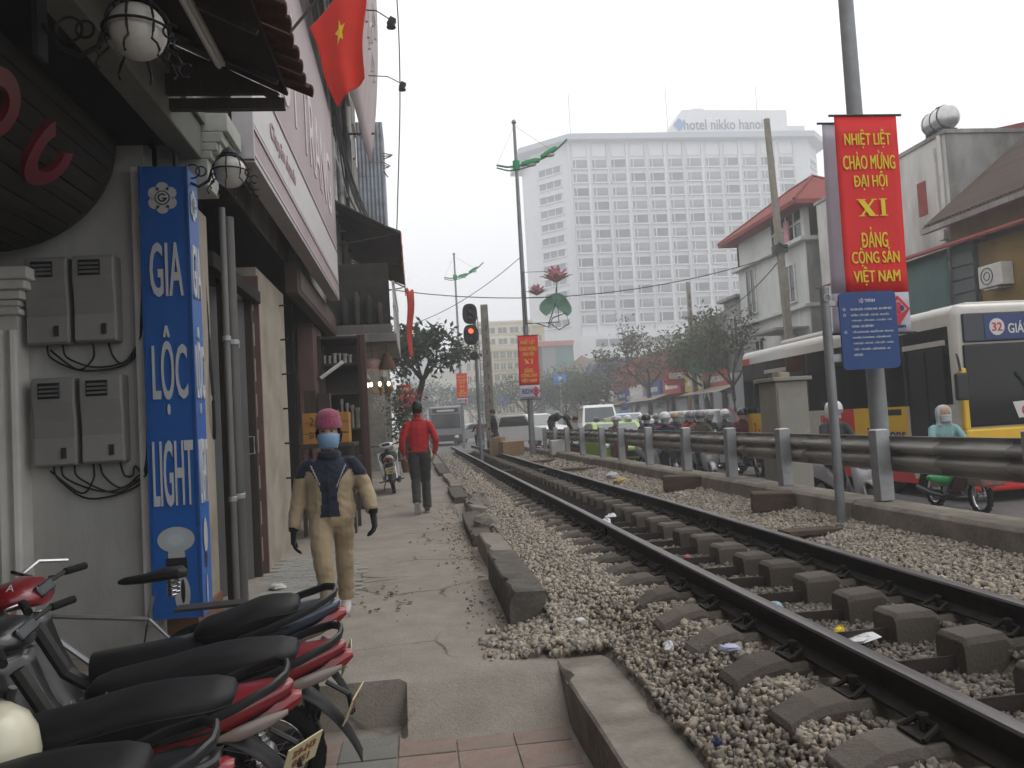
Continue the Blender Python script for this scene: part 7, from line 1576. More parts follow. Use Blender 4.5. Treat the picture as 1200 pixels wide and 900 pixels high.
# ---- woman with pink hat and mask
beige = fabric('tracksuit_beige', (.34, .265, .165)); navy = fabric('tracksuit_navy', (.022, .026, .045)); wline = fabric('trim_white', (.5, .5, .5)); wo_ = thing('person', 'person in beige and navy tracksuit, pink hat, blue mask and black gloves walking towards camera', 'person', (-.685, 6.31, .0))
segs = [([(0, 0, .70), (0, 0, .76), (0, .0, .84), (0, -.005, .95), (0, -.01, 1.06), (0, -.005, 1.14), (0, 0, 1.20), (0, 0, 1.25)], [(.14, .105), (.186, .132), (.190, .135), (.178, .13), (.184, .132), (.17, .112), (.125, .082), (.068, .062)], 0),
        ([(0, .005, 1.20), (0, 0, 1.30)], [.055, .05], 3), head_segs((.008, -.01, 1.41), 3),
        ([(-.12, 0, 1.19), (-.165, 0, 1.18), (-.215, .02, 1.06), (-.24, .025, .93), (-.262, .0, .82), (-.278, -.025, .71), (-.281, -.03, .69)], [.045, .056, .061, .060, .058, .054, .044], 1),
        ([(.12, 0, 1.19), (.165, 0, 1.18), (.225, .015, 1.08), (.26, .02, .98), (.292, -.03, .89), (.316, -.085, .81), (.32, -.095, .795)], [.045, .056, .062, .062, .060, .055, .044], 1),
        ([(-.072, 0, .80), (-.078, -.05, .68), (-.07, -.125, .55), (-.052, -.165, .42), (-.03, -.175, .25), (-.015, -.17, .10), (-.013, -.17, .055)], [(.098, .11), (.092, .10), (.082, .082), (.076, .074), (.074, .072), (.078, .082), (.076, .082)], 2),
        ([(.072, 0, .80), (.082, .04, .68), (.082, .10, .55), (.074, .13, .42), (.066, .21, .26), (.06, .29, .13), (.06, .30, .10)], [(.098, .11), (.09, .10), (.08, .082), (.074, .074), (.07, .07), (.072, .075), (.07, .072)], 2)]
def wpaint(c, i):
    x, y, z = c
    if i == 0:
        w = np.interp(z, [.74, .85, .95, 1.05, 1.12, 1.17], [.082, .066, .058, .085, .135, .30])
        if abs(x - .005) < w: return 1 if z > .775 else 0
        return 0
    if i == 1: return 1 if z > 1.075 + .06 * (abs(x) - .2) else 0
    if i == 2: return 0
    return i
body('body', segs, [beige, navy, wline, skin], wo_, .0085, 4, wpaint, fold=.013)
q = MB()   # zigzag piping on the yoke
for s_ in (-1, 1):
    pts = []
    for k in range(15):
        t = k / 14; z = 1.17 - .17 * t; x = s_ * (.13 - .075 * t) + .004 * (1 if k % 2 else -1); pts.append((x + .005, -.122 - .012 * math.sin(PI * t) + .02 * (1 - t) ** 2, z))
    q.tube(pts, .0035, 4)
q.build('piping', wline, wo_)
q = MB(); q.tube([(.005, -.145, 1.16), (.005, -.143, 1.0), (.005, -.132, .85), (.005, -.135, .765)], .004, 4); q.build('zip', M_['dark_metal'], wo_)
q = MB(); q.torus((.004, -.01, 1.245), .066, .026, 'Z', 20, 8, sc=(1, 1, 1.2)); q.build('collar', navy, wo_, smooth=True)
q = MB(); rings = []
for z, r_ in ((1.452, .098), (1.448, .106), (1.462, .109), (1.495, .108), (1.505, .100), (1.53, .099), (1.56, .088), (1.583, .065), (1.595, .035), (1.599, .008)):
    rings.append([Vector((.008 + r_ * (1 + .018 * math.cos(20 * a)) * math.cos(a) * .93, -.005 + r_ * (1 + .018 * math.cos(20 * a)) * math.sin(a) * 1.06, z + (.006 * math.sin(a) if z < 1.5 else 0))) for a in np.linspace(0, 2 * PI, 60, endpoint=False)])
q.loft(rings); q.build('knit_hat', mat('hat_pink', (.30, .065, .12), .95, var=.25, scale=40, bump=.6, bscale=120, sheen=.3), wo_, smooth=True, autos=80)
def maskf(u, v):
    a = (u - .5) * 2.5; z = 1.395 - .112 * v; r_ = .098 + .012 * math.cos(a) * math.sin(PI * v) + (.003 if int(v * 9) % 2 else 0) - .022 * v * v
    return (.008 + r_ * .86 * math.sin(a), -.012 - r_ * 1.05 * math.cos(a) - .012 * math.cos(a) * (1 - v) * .5, z + .012 * math.cos(a))
q = MB(); q.grid(18, 10, maskf); q.build('face_mask', mat('mask_blue', (.22, .36, .52), .85, var=.08, scale=20), wo_, smooth=True, solid=.003)
for s_ in (-1, 1):
    q = MB(); q.ball((.008 + s_ * .031, -.094, 1.424), .012, 10, 6, (1.35, .5, .42)); q.build('eye', mat('eye_dark', (.02, .014, .012), .3, var=0), wo_, smooth=True)
    q = MB(); q.tube([(.008 + s_ * .018, -.104, 1.4385), (.008 + s_ * .034, -.103, 1.442), (.008 + s_ * .05, -.093, 1.437)], .0035, 5); q.build('eyebrow', hair, wo_)
    q = MB(); q.ball((.008 + s_ * .078, .0, 1.41), .024, 8, 6, (.4, .8, 1.4)); q.build('ear', skin, wo_, smooth=True)
    q = MB(); q.tube([(.008 + s_ * .078, -.03, 1.435), (.008 + s_ * .084, .01, 1.40), (.008 + s_ * .078, .03, 1.34)], [.016, .02, .012], 6); q.build('hair_lock', hair, wo_, smooth=True)
blk_g = fabric('glove_black', (.012, .012, .013))
hand('glove', wo_, (-.281, -.03, .69), (-.06, -.12, -1), (-1, -.1, 0), blk_g, 1.28, 1, .35); hand('glove', wo_, (.32, -.095, .79), (.10, -.15, -1), (1, -.2, .05), blk_g, 1.28, -1, .4)
for p in ((-.281, -.03, .70), (.32, -.095, .805)): q = MB(); q.cyl((p[0], p[1], p[2] - .02), (p[0], p[1], p[2] + .015), .036, .04, 12); q.build('glove_cuff', blk_g, wo_, smooth=True)
wsh = fabric('shoe_white', (.55, .50, .50)); shoe(wo_, (-.013, -.155, .012), .02, -.12, wsh, mat('sole_pale', (.4, .38, .36), .8), .95); shoe(wo_, (.06, .31, .05), -.05, .45, wsh, MATS['sole_pale'], .95)
# ---- man in red pullover, from behind (built facing -y, turned round)
redk = fabric('pullover_red', (.40, .022, .026)); trz = fabric('trousers_dark', (.035, .036, .034)); ma = thing('person', 'person in red pullover and dark trousers walking away along the pavement', 'person', (.01, 12.75, .10), PI)
segs = [([(0, 0, .90), (0, 0, .96), (0, 0, 1.05), (0, -.01, 1.2), (0, -.01, 1.33), (0, .0, 1.42), (0, 0, 1.47)], [(.155, .115), (.172, .122), (.17, .118), (.186, .126), (.188, .12), (.14, .085), (.068, .06)], 0),
        ([(0, .005, 1.44), (0, 0, 1.55)], [.056, .055], 2), head_segs((0, -.01, 1.615), 2, s_=1.08),
        ([(.12, 0, 1.405), (.175, .01, 1.375), (.225, .05, 1.25), (.262, .08, 1.13), (.255, .02, 1.0), (.235, -.04, .91)], [.05, .062, .060, .056, .051, .043], 0),
        ([(-.12, 0, 1.405), (-.175, .01, 1.375), (-.228, .05, 1.25), (-.27, .08, 1.13), (-.262, .02, 1.0), (-.24, -.04, .91)], [.05, .062, .060, .056, .051, .043], 0),
        ([(-.08, 0, .96), (-.09, .02, .84), (-.09, .0, .68), (-.085, -.02, .50), (-.085, .04, .30), (-.085, .10, .12), (-.085, .11, .07)], [(.10, .115), (.10, .112), (.09, .096), (.078, .082), (.074, .078), (.076, .08), (.072, .076)], 1),
        ([(.08, 0, .96), (.09, .01, .84), (.085, .04, .68), (.075, .05, .50), (.07, .22, .33), (.068, .33, .20), (.068, .34, .18)], [(.10, .115), (.10, .112), (.09, .096), (.078, .082), (.074, .078), (.072, .076), (.068, .072)], 1)]
body('body', segs, [redk, trz, skin], ma, .011, 5, lambda c, i: 1 if (i == 0 and c[2] < .93 and abs(c[0]) < .19) else i, fold=.014)
q = MB(); rings = [q.ring((0, -.004 + dy, z), (0, 0, 1), (0, 1, 0), a, b, 18) for z, a, b, dy in ((1.545, .062, .055, .03), (1.58, .077, .085, .022), (1.63, .085, .10, .012), (1.68, .083, .104, .0), (1.72, .066, .085, 0), (1.745, .035, .045, 0), (1.752, .01, .01, 0))]; q.loft(rings); q.build('hair', hair, ma, smooth=True)
for s_ in (-1, 1): q = MB(); q.ball((s_ * .085, -.01, 1.605), .026, 8, 6, (.4, .8, 1.3)); q.build('ear', skin, ma, smooth=True); hand('hand', ma, (s_ * .238, -.045, .905), (-s_ * .25, -.2, -1), (s_, 0, 0), skin, 1.1, -s_, .6)
q = MB(); q.torus((0, 0, 1.45), .072, .014, 'Z', 20, 8); q.build('collar', redk, ma, smooth=True); q = MB(); q.torus((0, 0, .945), .158, .018, 'Z', 28, 8, sc=(1.08, .76, 1)); q.build('hem', fabric('hem_red', (.22, .03, .032)), ma, smooth=True)
brs = fabric('shoe_brown', (.11, .07, .045)); shoe(ma, (-.085, .08, .012), 0, 0, brs, MATS['sole_pale'], 1.05); shoe(ma, (.068, .37, .105), 0, .95, brs, MATS['sole_pale'], 1.05)
# ---- person stepping across the tracks and worker bending over
drk = fabric('jacket_black', (.02, .021, .024)); jean = fabric('jeans_dark', (.035, .04, .055))
pc = thing('person', 'person in dark jacket striding across the railway track', 'person', (2.86, 29.8, .22), -PI / 2 - .2); pc.scale = (1.02, 1.02, 1.02)
segs = [([(0, 0, .90), (0, 0, 1.0), (0, -.02, 1.2), (0, -.03, 1.34), (0, -.02, 1.44)], [(.16, .12), (.17, .125), (.19, .14), (.18, .12), (.08, .07)], 0), ([(0, -.02, 1.42), (0, -.03, 1.52)], [.055, .055], 2), head_segs((0, -.05, 1.60), 2),
        ([(.14, 0, 1.39), (.2, .02, 1.36), (.24, .08, 1.15), (.22, -.02, .98), (.2, -.08, .9)], [.06, .066, .058, .05, .04], 0), ([(-.14, 0, 1.39), (-.2, 0, 1.36), (-.24, -.04, 1.15), (-.2, -.22, 1.02), (-.18, -.28, 1.0)], [.06, .066, .058, .05, .04], 0),
        ([(-.08, 0, .95), (-.09, -.1, .75), (-.09, -.24, .52), (-.09, -.22, .28), (-.09, -.25, .08)], [.115, .1, .078, .066, .06], 1), ([(.08, 0, .95), (.09, .08, .72), (.09, .12, .48), (.09, .28, .26), (.09, .38, .10)], [.115, .1, .078, .066, .06], 1)]
body('body', segs, [drk, jean, skin], pc, .014, 4)
q = MB(); q.loft([q.ring((0, -.04 + dy, z), (0, 0, 1), (0, 1, 0), a, b, 14) for z, a, b, dy in ((1.56, .07, .07, .03), (1.62, .085, .10, .0), (1.68, .08, .1, 0), (1.72, .05, .07, 0), (1.735, .01, .01, 0))]); q.build('hair', hair, pc, smooth=True)
shoe(pc, (-.09, -.27, .0), 0, 0, brs, M_['rubber']); shoe(pc, (.09, .4, .06), 0, .5, brs, M_['rubber']); hand('hand', pc, (.2, -.08, .9), (0, -.2, -1), (1, 0, 0), skin, 1.1, -1); hand('hand', pc, (-.18, -.28, 1.0), (.2, -1, .0), (-1, 0, 0), skin, 1.1, 1)
wk = thing('person', 'person in dark clothes bending down beside the far guard rail posts', 'person', (4.35, 25.4, .50), PI / 2 - .2)
segs = [([(0, .10, .84), (0, .05, .98), (0, -.15, 1.06), (0, -.38, 1.02), (0, -.48, .97)], [(.15, .14), (.165, .14), (.18, .14), (.17, .12), (.08, .08)], 0), ([(0, -.45, .99), (0, -.56, .96)], [.055, .055], 2), head_segs((0, -.66, .93), 2, (0, -.75, -.45), (0, -.3, -.9)),
        ([(.14, -.38, 1.02), (.19, -.42, .98), (.2, -.47, .75), (.16, -.52, .52), (.14, -.54, .44)], [.06, .066, .056, .046, .038], 0), ([(-.14, -.38, 1.02), (-.19, -.42, .98), (-.2, -.5, .75), (-.16, -.6, .55), (-.14, -.63, .47)], [.06, .066, .056, .046, .038], 0),
        ([(-.09, .10, .88), (-.1, .03, .66), (-.1, -.03, .45), (-.1, .03, .24), (-.1, .06, .06)], [.12, .1, .078, .066, .06], 1), ([(.09, .10, .88), (.1, .08, .66), (.1, .07, .45), (.1, .14, .24), (.1, .19, .06)], [.12, .1, .078, .066, .06], 1)]
body('body', segs, [drk, trz, skin], wk, .014, 4)
q = MB(); q.ball((0, -.68, .955), .108, 14, 10, (.8, 1.05, .85)); q.build('hair', hair, wk, smooth=True)
shoe(wk, (-.1, .03, -.04), 0, 0, brs, M_['rubber']); shoe(wk, (.1, .16, -.04), 0, 0, brs, M_['rubber']); hand('hand', wk, (.14, -.54, .44), (0, -.1, -1), (1, 0, 0), skin, 1.1, -1); hand('hand', wk, (-.14, -.63, .47), (0, -.1, -1), (-1, 0, 0), skin, 1.1, 1)

# ---- riders: built in the bike's own axes (+x forward), seated, hands on the grips
def rider_segs(lean=0.0, hx=0.0):
    L = lean
    return [([(-.32, 0, .80), (-.31, 0, .90), (-.28 + L * .3, 0, 1.05), (-.25 + L * .7, 0, 1.22), (-.24 + L, 0, 1.32), (-.23 + L, 0, 1.37)], [(.15, .17), (.14, .165), (.125, .17), (.125, .185), (.09, .15), (.06, .07)], 0),
            ([(-.23 + L, 0, 1.34), (-.21 + L, 0, 1.44)], [.055, .052], 2), head_segs((-.19 + L, hx, 1.52), 2, fwd=(1, 0, 0)),
            ([(-.24 + L, .13, 1.30), (-.23 + L, .185, 1.28), (-.10 + L * .5, .27, 1.08), (.10, .30, 1.03), (.27, .30, 1.035)], [.06, .064, .056, .046, .036], 0), ([(-.24 + L, -.13, 1.30), (-.23 + L, -.185, 1.28), (-.10 + L * .5, -.27, 1.08), (.10, -.30, 1.03), (.27, -.30, 1.035)], [.06, .064, .056, .046, .036], 0),
            ([(-.32, .09, .82), (-.15, .13, .80), (.10, .16, .72), (.16, .15, .50), (.12, .14, .36)], [.115, .1, .078, .064, .055], 1), ([(-.32, -.09, .82), (-.15, -.13, .80), (.10, -.16, .72), (.16, -.15, .50), (.12, -.14, .36)], [.115, .1, .078, .064, .055], 1)]
helm_mats = {'white': paint('helmet_white', (.66, .66, .66)), 'grey': paint('helmet_grey', (.2, .2, .21)), 'silver': paint('helmet_silver', (.42, .43, .44)), 'tan': paint('helmet_tan', (.42, .26, .14)), 'black': paint('helmet_black', (.015, .015, .017)), 'green': paint('helmet_green', (.2, .42, .32))}
def make_rider(name, jacket, lean):
    t = thing(name, 'rider', 'person'); body('body', rider_segs(lean), [jacket, jean, skin], t, .016, 4)
    hc = Vector((-.195 + lean, 0, 1.545))
    q = MB(); q.lathe_sc([(.132, -.05), (.136, 0), (.13, .05), (.105, .10), (.06, .13), (.005, .14)], hc, 18, (1.08, .95, 1)); he = q.build('helmet', helm_mats['white'], t, smooth=True); q = MB(); q.grid(6, 2, lambda u, v: (hc.x + (.14 + .05 * v) * math.cos((u - .5) * 1.8), hc.y + .13 * math.sin((u - .5) * 1.8), hc.z - .01 - .01 * v)); q.build('peak', M_['black_plastic'], he, solid=.004)
    q = MB(); q.grid(8, 5, lambda u, v: (hc.x + .0 + .112 * math.cos((u - .5) * 2.3), .083 * math.sin((u - .5) * 2.3) * 1.05, 1.50 - .10 * v)); q.build('face_mask', mat('mask_pale', (.34, .38, .42), .9, var=.15), t, smooth=True, solid=.003)
    for s_ in (-1, 1):
        q = MB(); q.ball((-.19 + lean + .092, s_ * .032, 1.525), .012, 8, 6, (.5, 1.3, .5)); q.build('eye', MATS['eye_dark'], t); hand('hand', t, (.28, s_ * .30, 1.035), (1, s_ * .2, -.3), (0, 0, 1), skin, 1.0, s_ * 1, 1.0)
        o = shoe(t, (.12, s_ * .14, .31), 0, 0, M_['black_plastic'], M_['rubber']); o.rotation_euler = (0, 0, PI / 2)
    return t
jk = {k: fabric('jacket_' + k, c) for k, c in dict(red=(.34, .03, .035), grey=(.12, .12, .125), navy=(.03, .04, .07), olive=(.10, .09, .055), brown=(.13, .075, .045), teal=(.22, .38, .38), maroon=(.12, .02, .03), char=(.04, .042, .046)).items()}
proto_r = [make_rider('person', jk['red'], .0), make_rider('person', jk['char'], .05)]
white_sc = scooter('white scooter', (0, 0, 0), 0, bk_white, None); dark_b = underbone('dark motorbike', (0, 0, 0), 0, lean=0, body=bk_blk, mirrors=True, full=False)
used = {'r0': False, 'r1': False, 's': False, 'u': False}
G1, G2 = 'riders waiting in the traffic', 'motorbikes waiting in the traffic'
RD = [ # x, y, kind, rider proto, jacket, helmet, bike colour, rider label, bike label
 (6.9, 18.2, 's', 1, 'char', 'silver', bk_white, 'rider in charcoal jacket and silver helmet on the white scooter nearest the bus', 'white scooter facing the camera below the guard rail near the bus'),
 (5.35, 16.9, 'u', 0, 'red', 'white', bk_blk, 'rider in red jacket and white helmet, leftmost in the front row', 'black motorbike in the front row nearest the green taxi'),
 (6.2, 17.6, 'u', 0, 'red', 'grey', bk_blk, 'rider in red jacket and grey helmet in the front row centre', 'black motorbike in the front row beside the white scooter'),
 (7.55, 18.9, 'u', 1, 'grey', 'white', bk_red, 'rider in grey coat with white helmet just left of the bus rear', 'dark red motorbike just left of the bus rear'),
 (5.75, 19.6, 's', 1, 'navy', 'black', bk_silver, 'rider in navy jacket and black helmet behind the red jacketed riders', 'silver scooter in the second row'),
 (6.75, 20.4, 'u', 0, 'char', 'tan', bk_blk, 'rider with tan helmet in the second row', 'black motorbike under the rider with the tan helmet'),
 (7.35, 21.2, 's', 1, 'olive', 'silver', bk_blue, 'rider in olive jacket with silver helmet in the second row', 'blue scooter in the second row'),
 (8.0, 22.4, 'u', 1, 'char', 'black', bk_blk, 'rider in charcoal with black helmet near the bus rear corner', 'black motorbike near the bus rear corner'),
 (6.1, 22.6, 'u', 0, 'brown', 'white', bk_red, 'rider in brown jacket with white helmet in the third row', 'red motorbike in the third row'),
 (7.0, 23.8, 's', 1, 'navy', 'silver', bk_white, 'rider in navy with silver helmet in the third row', 'white scooter in the third row'),
 (7.7, 25.2, 'u', 0, 'char', 'grey', bk_blk, 'rider in charcoal with grey helmet in the last row', 'black motorbike in the last row on the right'),
 (8.6, 26.0, 's', 1, 'olive', 'white', bk_silver, 'rider in olive with white helmet in the last row beside the red car', 'silver scooter in the last row beside the red car'),
 (7.3, 27.2, 'u', 0, 'maroon', 'green', bk_blk, 'rider in maroon with green helmet at the back left', 'black motorbike at the back left'),
 (8.1, 28.4, 's', 1, 'grey', 'silver', bk_blue, 'rider in grey with silver helmet farthest back', 'blue scooter farthest back'),
 (4.95, 15.6, 'u', 1, 'navy', 'white', bk_blk, 'rider in navy with white helmet, nearest of the riders beside the green taxi', 'black motorbike nearest the camera beside the green taxi'),
 (5.9, 16.2, 's', 1, 'olive', 'grey', bk_silver, 'rider in olive with grey helmet just ahead of the front row', 'silver scooter just ahead of the front row'),
 (7.2, 17.0, 'u', 0, 'maroon', 'black', bk_blk, 'rider in maroon with black helmet between the white scooter and the bus', 'black motorbike between the white scooter and the bus'),
 (5.3, 21.0, 'u', 0, 'brown', 'silver', bk_red, 'rider in brown with silver helmet behind the leftmost red jacket', 'red motorbike behind the leftmost front row bike'),
 (6.5, 25.4, 's', 1, 'navy', 'white', bk_white, 'rider in navy with white helmet in the fourth row', 'white scooter in the fourth row'),
 (8.9, 23.9, 'u', 0, 'grey', 'tan', bk_blk, 'rider in grey with tan helmet behind the bus rear corner', 'black motorbike behind the bus rear corner'),
 (5.55, 11.8, 's', 1, 'char', 'white', bk_silver, 'rider in charcoal with white helmet between the blue route board and the cabinet', 'silver scooter seen below the rail between the posts'),
]
for i, (x, y, kd, pr_, jc, hc_, bc, rl, bl) in enumerate(RD):
    a = -PI / 2 + r5.uniform(-.14, .14) + (.25 if i == 0 else 0)
    if i == len(RD) - 1: x, y, a = 5.7, 10.3, -PI / 2 + .1
    bsrc = white_sc if kd == 's' else dark_b; key = kd
    b = bsrc if not used[key] else copy_tree(bsrc); used[key] = True
    x, y = x * 1.12, y * 1.12
    b.location = (x, y, -.2); b.rotation_euler = (0, 0, a); b['label'] = bl; b['group'] = G2
    paint_parts(b, BODY, bc)
    rk = 'r%d' % pr_; p = proto_r[pr_] if not used[rk] else copy_tree(proto_r[pr_]); used[rk] = True
    p.location = (x, y, -.2); p.rotation_euler = (0, 0, a); p['label'] = rl; p['group'] = G1
    paint_parts(p, ('body',), jk[jc]); paint_parts(p, ('helmet',), helm_mats[hc_])
# rider with teal hood on a small bike with a green bag in front of the bus
sw = underbone('old dark red motorbike carrying a plastic box before the bus front', (7.62, 10.75, -.2), -PI / 2 - .1, lean=0, body=paint('bike_maroon', (.10, .02, .022)), full=False, group=G2)
sw.scale = (.92,) * 3; tp_ = make_rider('person', jk['teal'], .03); tp_.scale = (.92,) * 3; tp_.location = (7.62, 10.75, -.2); tp_.rotation_euler = (0, 0, -PI / 2 - .1); tp_['label'] = 'rider in pale teal coat with grey hooded scarf in front of the bus'; tp_['group'] = G1
for ch in kids(tp_):
    if ch.name.split('.')[0] in ('helmet', 'face_mask'):
        for g_ in kids(ch): bpy.data.objects.remove(g_)
        bpy.data.objects.remove(ch)
q = MB(); q.loft([[Vector((-.175 + f * r_ * math.cos(a) * (1 if math.cos(a) < .45 else .45 / max(.45, math.cos(a)) * .8), r_ * .92 * math.sin(a), z)) for a in np.linspace(0, 2 * PI, 20, endpoint=False)] for z, r_, f in ((1.33, .13, .9), (1.40, .12, .95), (1.46, .125, 1.0), (1.54, .128, 1.05), (1.60, .115, 1.05), (1.645, .07, 1), (1.66, .01, 1))]); q.build('hooded_scarf', fabric('scarf_grey', (.40, .43, .44)), tp_, smooth=True)
q = MB(); q.grid(8, 5, lambda u, v: (-.165 + .112 * math.cos((u - .5) * 2.4), .092 * math.sin((u - .5) * 2.4), 1.50 - .12 * v)); q.build('face_scarf', MATS['scarf_grey'], tp_, smooth=True, solid=.004)
q = MB(); q.box((.80, 0, .62), (.34, .36, .34), taper=1.15); tag(q.build('plastic_box', mat('box_grey', (.12, .115, .11), .4, var=.4, scale=8, two=((.32, .09, .06), 4)), bevel=.03), 'dark plastic box of goods on the front of the old motorbike before the bus', 'box'); bxo = bpy.data.objects['plastic_box']; bxo.scale = (.92,) * 3; bxo.location = (7.62, 10.75, -.2); bxo.rotation_euler = (0, 0, -PI / 2 - .1)
q = MB(); q.ball((0, 0, 0), .17, 14, 10, (1.1, .7, .6)); q.v = [(a * (1 + .12 * math.sin(31 * c)), b * (1 + .15 * math.sin(23 * a)), c * (1 + .3 * math.sin(17 * a + 9 * b))) for a, b, c in q.v]; gbg = q.build('green_bag', mat('bag_green', (.05, .30, .10), .6, var=.2), smooth=True); gbg.location = (7.25, 10.55, .3); tag(gbg, 'bright green plastic bag hanging on the old motorbike', 'bag')
# far riders on the crossing
fr = copy_tree(proto_r[0]); fr.location = (3.05, 40, .13); fr.rotation_euler = (0, 0, PI / 2); fr['label'] = 'rider in maroon with white helmet riding away beside the signal post'; fr['group'] = 'riders on the crossing'; paint_parts(fr, ('body',), jk['maroon']); paint_parts(fr, ('helmet',), helm_mats['white'])
fbk = copy_tree(dark_b); fbk.location = (3.05, 40, .13); fbk.rotation_euler = (0, 0, PI / 2); fbk['label'] = 'red motorbike ridden away beside the signal post'; fbk['group'] = 'motorbikes on the crossing'
for k, (x, y, a, lb) in enumerate(((4.75, 27.2, .5, 'parked dark red motorbike behind the crescent lamp post'), (5.5, 27.6, .7, 'second parked motorbike beside the crescent lamp post'))):
    b = copy_tree(dark_b); b.location = (x, y, -.2); b.rotation_euler = (.1, 0, a); b['label'] = lb; b['group'] = 'motorbikes parked by the lamp post'; paint_parts(b, BODY, bk_red)
for k, (x, y, lb) in enumerate(((7.6, 33.5, 'left of two dark helmeted riders seen before the white van'), (8.3, 33.8, 'right of two dark helmeted riders seen before the white van'))):
    p = copy_tree(proto_r[1]); p.location = (x, y, -.2); p.rotation_euler = (0, 0, -PI / 2); p['label'] = lb; p['group'] = 'riders on the crossing'
    paint_parts(p, ('body',), jk['char']); paint_parts(p, ('helmet',), helm_mats['black'])
    b = copy_tree(dark_b); b.location = (x, y, -.2); b.rotation_euler = (0, 0, -PI / 2); b['label'] = lb.replace('dark helmeted riders seen', 'dark motorbikes ridden'); b['group'] = 'motorbikes on the crossing'
# ================================================================== litter, boards, boxes
wood_old = mat('old_timber', (.115, .085, .065), .9, var=.3, scale=5, stretch=(1, 6, 6), bump=.4, bscale=30, dirt=(.07, .05, .04), damt=.6, dscale=3)
for k, (x, y, z, L, rz, lb) in enumerate(((3.72, 11.0, .44, .62, -.45, 'worn brown timber block lying against the low wall farther along'), (3.68, 8.15, .43, .42, -.30, 'short brown timber block lying against the low wall near the thin post'))):
    q = MB(); q.box((0, 0, 0), (L, .24, .2)); o = q.build('timber_block', wood_old, bevel=.015); o.location = (x, y, z); o.rotation_euler = (.03, .02, rz); tag(o, lb, 'timber', 'timber blocks by the wall')
for k, (x, y, L, rz, lb) in enumerate(((3.45, 17.0, 1.5, .2, 'flat weathered plank lying on the ballast nearest the camera'), (3.35, 17.4, 1.6, .12, 'flat plank lying just behind the nearest plank'), (3.5, 21.5, 2.2, 1.0, 'long plank pointing across the far ballast'), (2.23, 20.5, 1.1, 0.05, 'board laid between the rails ahead'), (3.3, 6.6, .55, .2, 'thin splintered plank on ballast beside the thin post'))):
    q = MB(); q.box((0, 0, 0), (L, .16, .045)); o = q.build('plank', wood_old, bevel=.006); o.location = (x, y, ballast_z(x, y) + .06); o.rotation_euler = (.03, .03, rz); tag(o, lb, 'plank', 'loose planks')
card = mat('cardboard', (.33, .22, .125), .9, var=.12)
for k, (x, y, s_, lb) in enumerate(((3.15, 27.2, (.75, .6, .55), 'larger brown cardboard box beside the far end of the track'), (2.75, 28.0, (.5, .45, .7), 'taller cardboard box behind the larger cardboard box'))):
    t = thing('cardboard_box', lb, 'box', (x, y, .26), .15 + k); q = MB(); q.box((0, 0, s_[2] / 2), s_); q.build('carton', card, t, bevel=.01); q = MB(); q.box((0, -s_[1] * .25, s_[2] + .01), (s_[0], s_[1] * .5, .01), rx=.1); q.build('flap', card, t)
q = MB(); q.box((0, 0, .22), (.5, .35, .42)); o = q.build('white_crate', M_['white_paint'], bevel=.02); o.location = (4.0, 22.7, .54 - .1); tag(o, 'small white box standing between the guard rail posts', 'box')
def crumple(name, x, y, s_, c, lb, cat, flat=.5, seed=0, dz=.02):
    r2 = random.Random(seed); q = MB(); q.ball((0, 0, 0), 1, 9, 6); q.v = [tuple(cc * r2.uniform(.7, 1.25) for cc in v) for v in q.v]; o = q.build(name, mat('litter_%s' % name + str(seed), c, .5, var=.1)); z = ballast_z(x, y) if x > .8 else walk_z(x, y); o.location = (x, y, z + dz); o.scale = (s_, s_ * .8, s_ * flat); o.rotation_euler = (r2.uniform(-.3, .3), r2.uniform(-.3, .3), r2.uniform(0, 3)); tag(o, lb, cat)
crumple('plastic_cup', 1.25, 4.15, .04, (.62, .62, .62), 'small crushed white plastic cup beside the left rail', 'litter', .8, 1, .04)
crumple('blue_wrapper', 1.42, 3.72, .055, (.42, .44, .62), 'white and blue wrapper lying between sleepers outside the left rail', 'litter', .3, 2, .05)
crumple('yellow_wrapper', 2.14, 4.05, .04, (.66, .47, .03), 'yellow wrapper standing between the rails', 'litter', 1.2, 3, .05)
crumple('white_paper', 2.20, 3.96, .11, (.66, .66, .66), 'torn white paper lying between the rails', 'litter', .12, 4, .05)
crumple('blue_packet', 2.12, 4.75, .05, (.28, .42, .50), 'pale blue packet lying between the rails', 'litter', .5, 5, .05)
crumple('plastic_bag', 2.05, 8.9, .10, (.62, .62, .64), 'crumpled white plastic bag between the rails', 'litter', .7, 6, .06)
crumple('white_bottle', 2.28, 9.6, .09, (.64, .64, .64), 'white bottle lying between the rails beyond the bag', 'litter', .4, 7, .06)
crumple('white_scrap', .98, 5.15, .045, (.6, .58, .55), 'white scrap lying on the near ballast beside the kerb end', 'litter', .4, 8, .03)
crumple('white_rag', 3.45, 14.2, .16, (.58, .58, .58), 'white rag lying on the ballast by the low wall', 'litter', .5, 9, .06)
crumple('paper_scrap', -1.35, 7.7, .10, (.52, .50, .46), 'crumpled pale paper on the pavement by the doorway', 'litter', .35, 10, .02)
crumple('dark_blue_cap', 1.12, 3.15, .03, (.03, .035, .10), 'dark blue bottle cap on the near ballast', 'litter', .7, 11, .03)
crumple('yellow_bag', 3.35, 13.3, .14, (.42, .30, .12), 'tan plastic bag lying on the rubbish by the low wall', 'litter', .5, 12, .05)
crumple('pink_scrap', 2.2, 6.6, .035, (.55, .18, .18), 'small pink scrap between the rails', 'litter', .6, 13, .05)
r6 = random.Random(66)
q = MB()
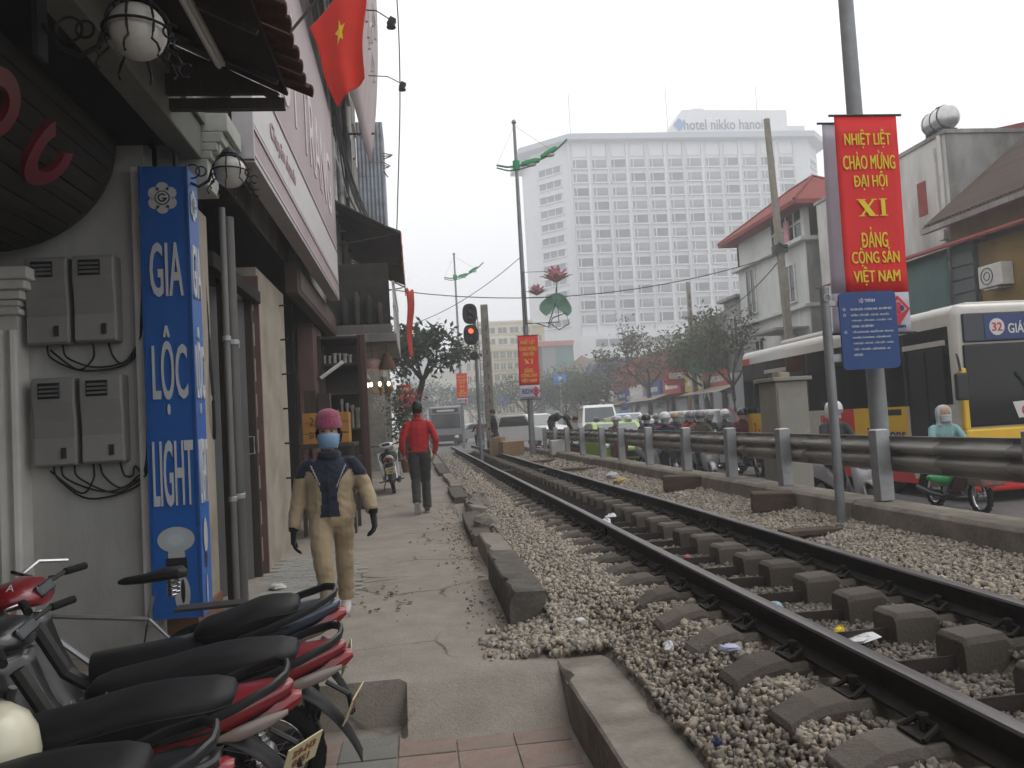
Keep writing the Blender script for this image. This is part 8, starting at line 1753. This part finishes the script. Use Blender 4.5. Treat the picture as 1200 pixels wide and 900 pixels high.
for k in range(170):
    y = r6.uniform(9, 34); x = r6.choice((r6.uniform(3.0, 3.8), r6.uniform(1.9, 2.6), r6.uniform(.9, 1.25)))
    if r6.random() < .55: x = r6.uniform(3.05, 3.8)
    s_ = r6.uniform(.02, .06); a = r6.uniform(0, 6); z = ballast_z(x, y) + .03; q.m(r6.choice((0, 0, 1, 2, 3)))
    q.add([(x + s_ * math.cos(a + t), y + s_ * math.sin(a + t) * r6.uniform(.5, 1), z + r6.uniform(-.01, .03)) for t in (0, 1.4, 3, 4.6)], [(0, 1, 2, 3)])
tag(q.build('litter_scraps', [mat('scrap_pale', (.45, .42, .38), .8, var=.2), mat('scrap_tan', (.28, .2, .12), .9, var=.2), mat('scrap_brown', (.12, .08, .06), .9, var=.2), mat('scrap_blue', (.2, .25, .33), .7, var=.2)], fix=False, solid=.003), 'small scattered scraps of paper and leaves on the ballast', 'litter', kind='stuff')
# dry leaves and dirt heap patches on the pavement
q = MB()
for k in range(60):
    c_ = r6.choice(((.15, 9.6), (-.45, 7.1), (-.35, 6.6), (.3, 8.4), (.35, 11))); x = c_[0] + r6.gauss(0, .16); y = c_[1] + r6.gauss(0, .22)
    if x > .5: continue
    s_ = r6.uniform(.008, .025); a = r6.uniform(0, 6); z = walk_z(x, y) + .009; q.add([(x + s_ * math.cos(a + t), y + s_ * 1.4 * math.sin(a + t), z + r6.uniform(0, .01)) for t in (0, 1.4, 3, 4.6)], [(0, 1, 2, 3)])
tag(q.build('dry_leaves', mat('dry_leaf', (.075, .055, .04), .9, var=.3), fix=False, solid=.002), 'dry leaf crumbs swept together on the pavement', 'leaves', kind='stuff')

# ================================================================== haze
hz = MB(); hz.bb(-260, 340, -60, 560, -1.5, 82); hzo = hz.build('haze', mat('haze_tmp', (1, 1, 1)), None)
hm_ = bpy.data.materials.new('haze'); hm_.use_nodes = True; hn = hm_.node_tree.nodes; hn.clear(); ho_ = hn.new('ShaderNodeOutputMaterial'); hv = hn.new('ShaderNodeVolumePrincipled')
hv.inputs['Color'].default_value = (.93, .95, .98, 1); hv.inputs['Density'].default_value = .0034; hv.inputs['Anisotropy'].default_value = .2
hm_.node_tree.links.new(hv.outputs['Volume'], ho_.inputs['Volume']); hzo.data.materials.clear(); hzo.data.materials.append(hm_); tag(hzo, kind='stuff')
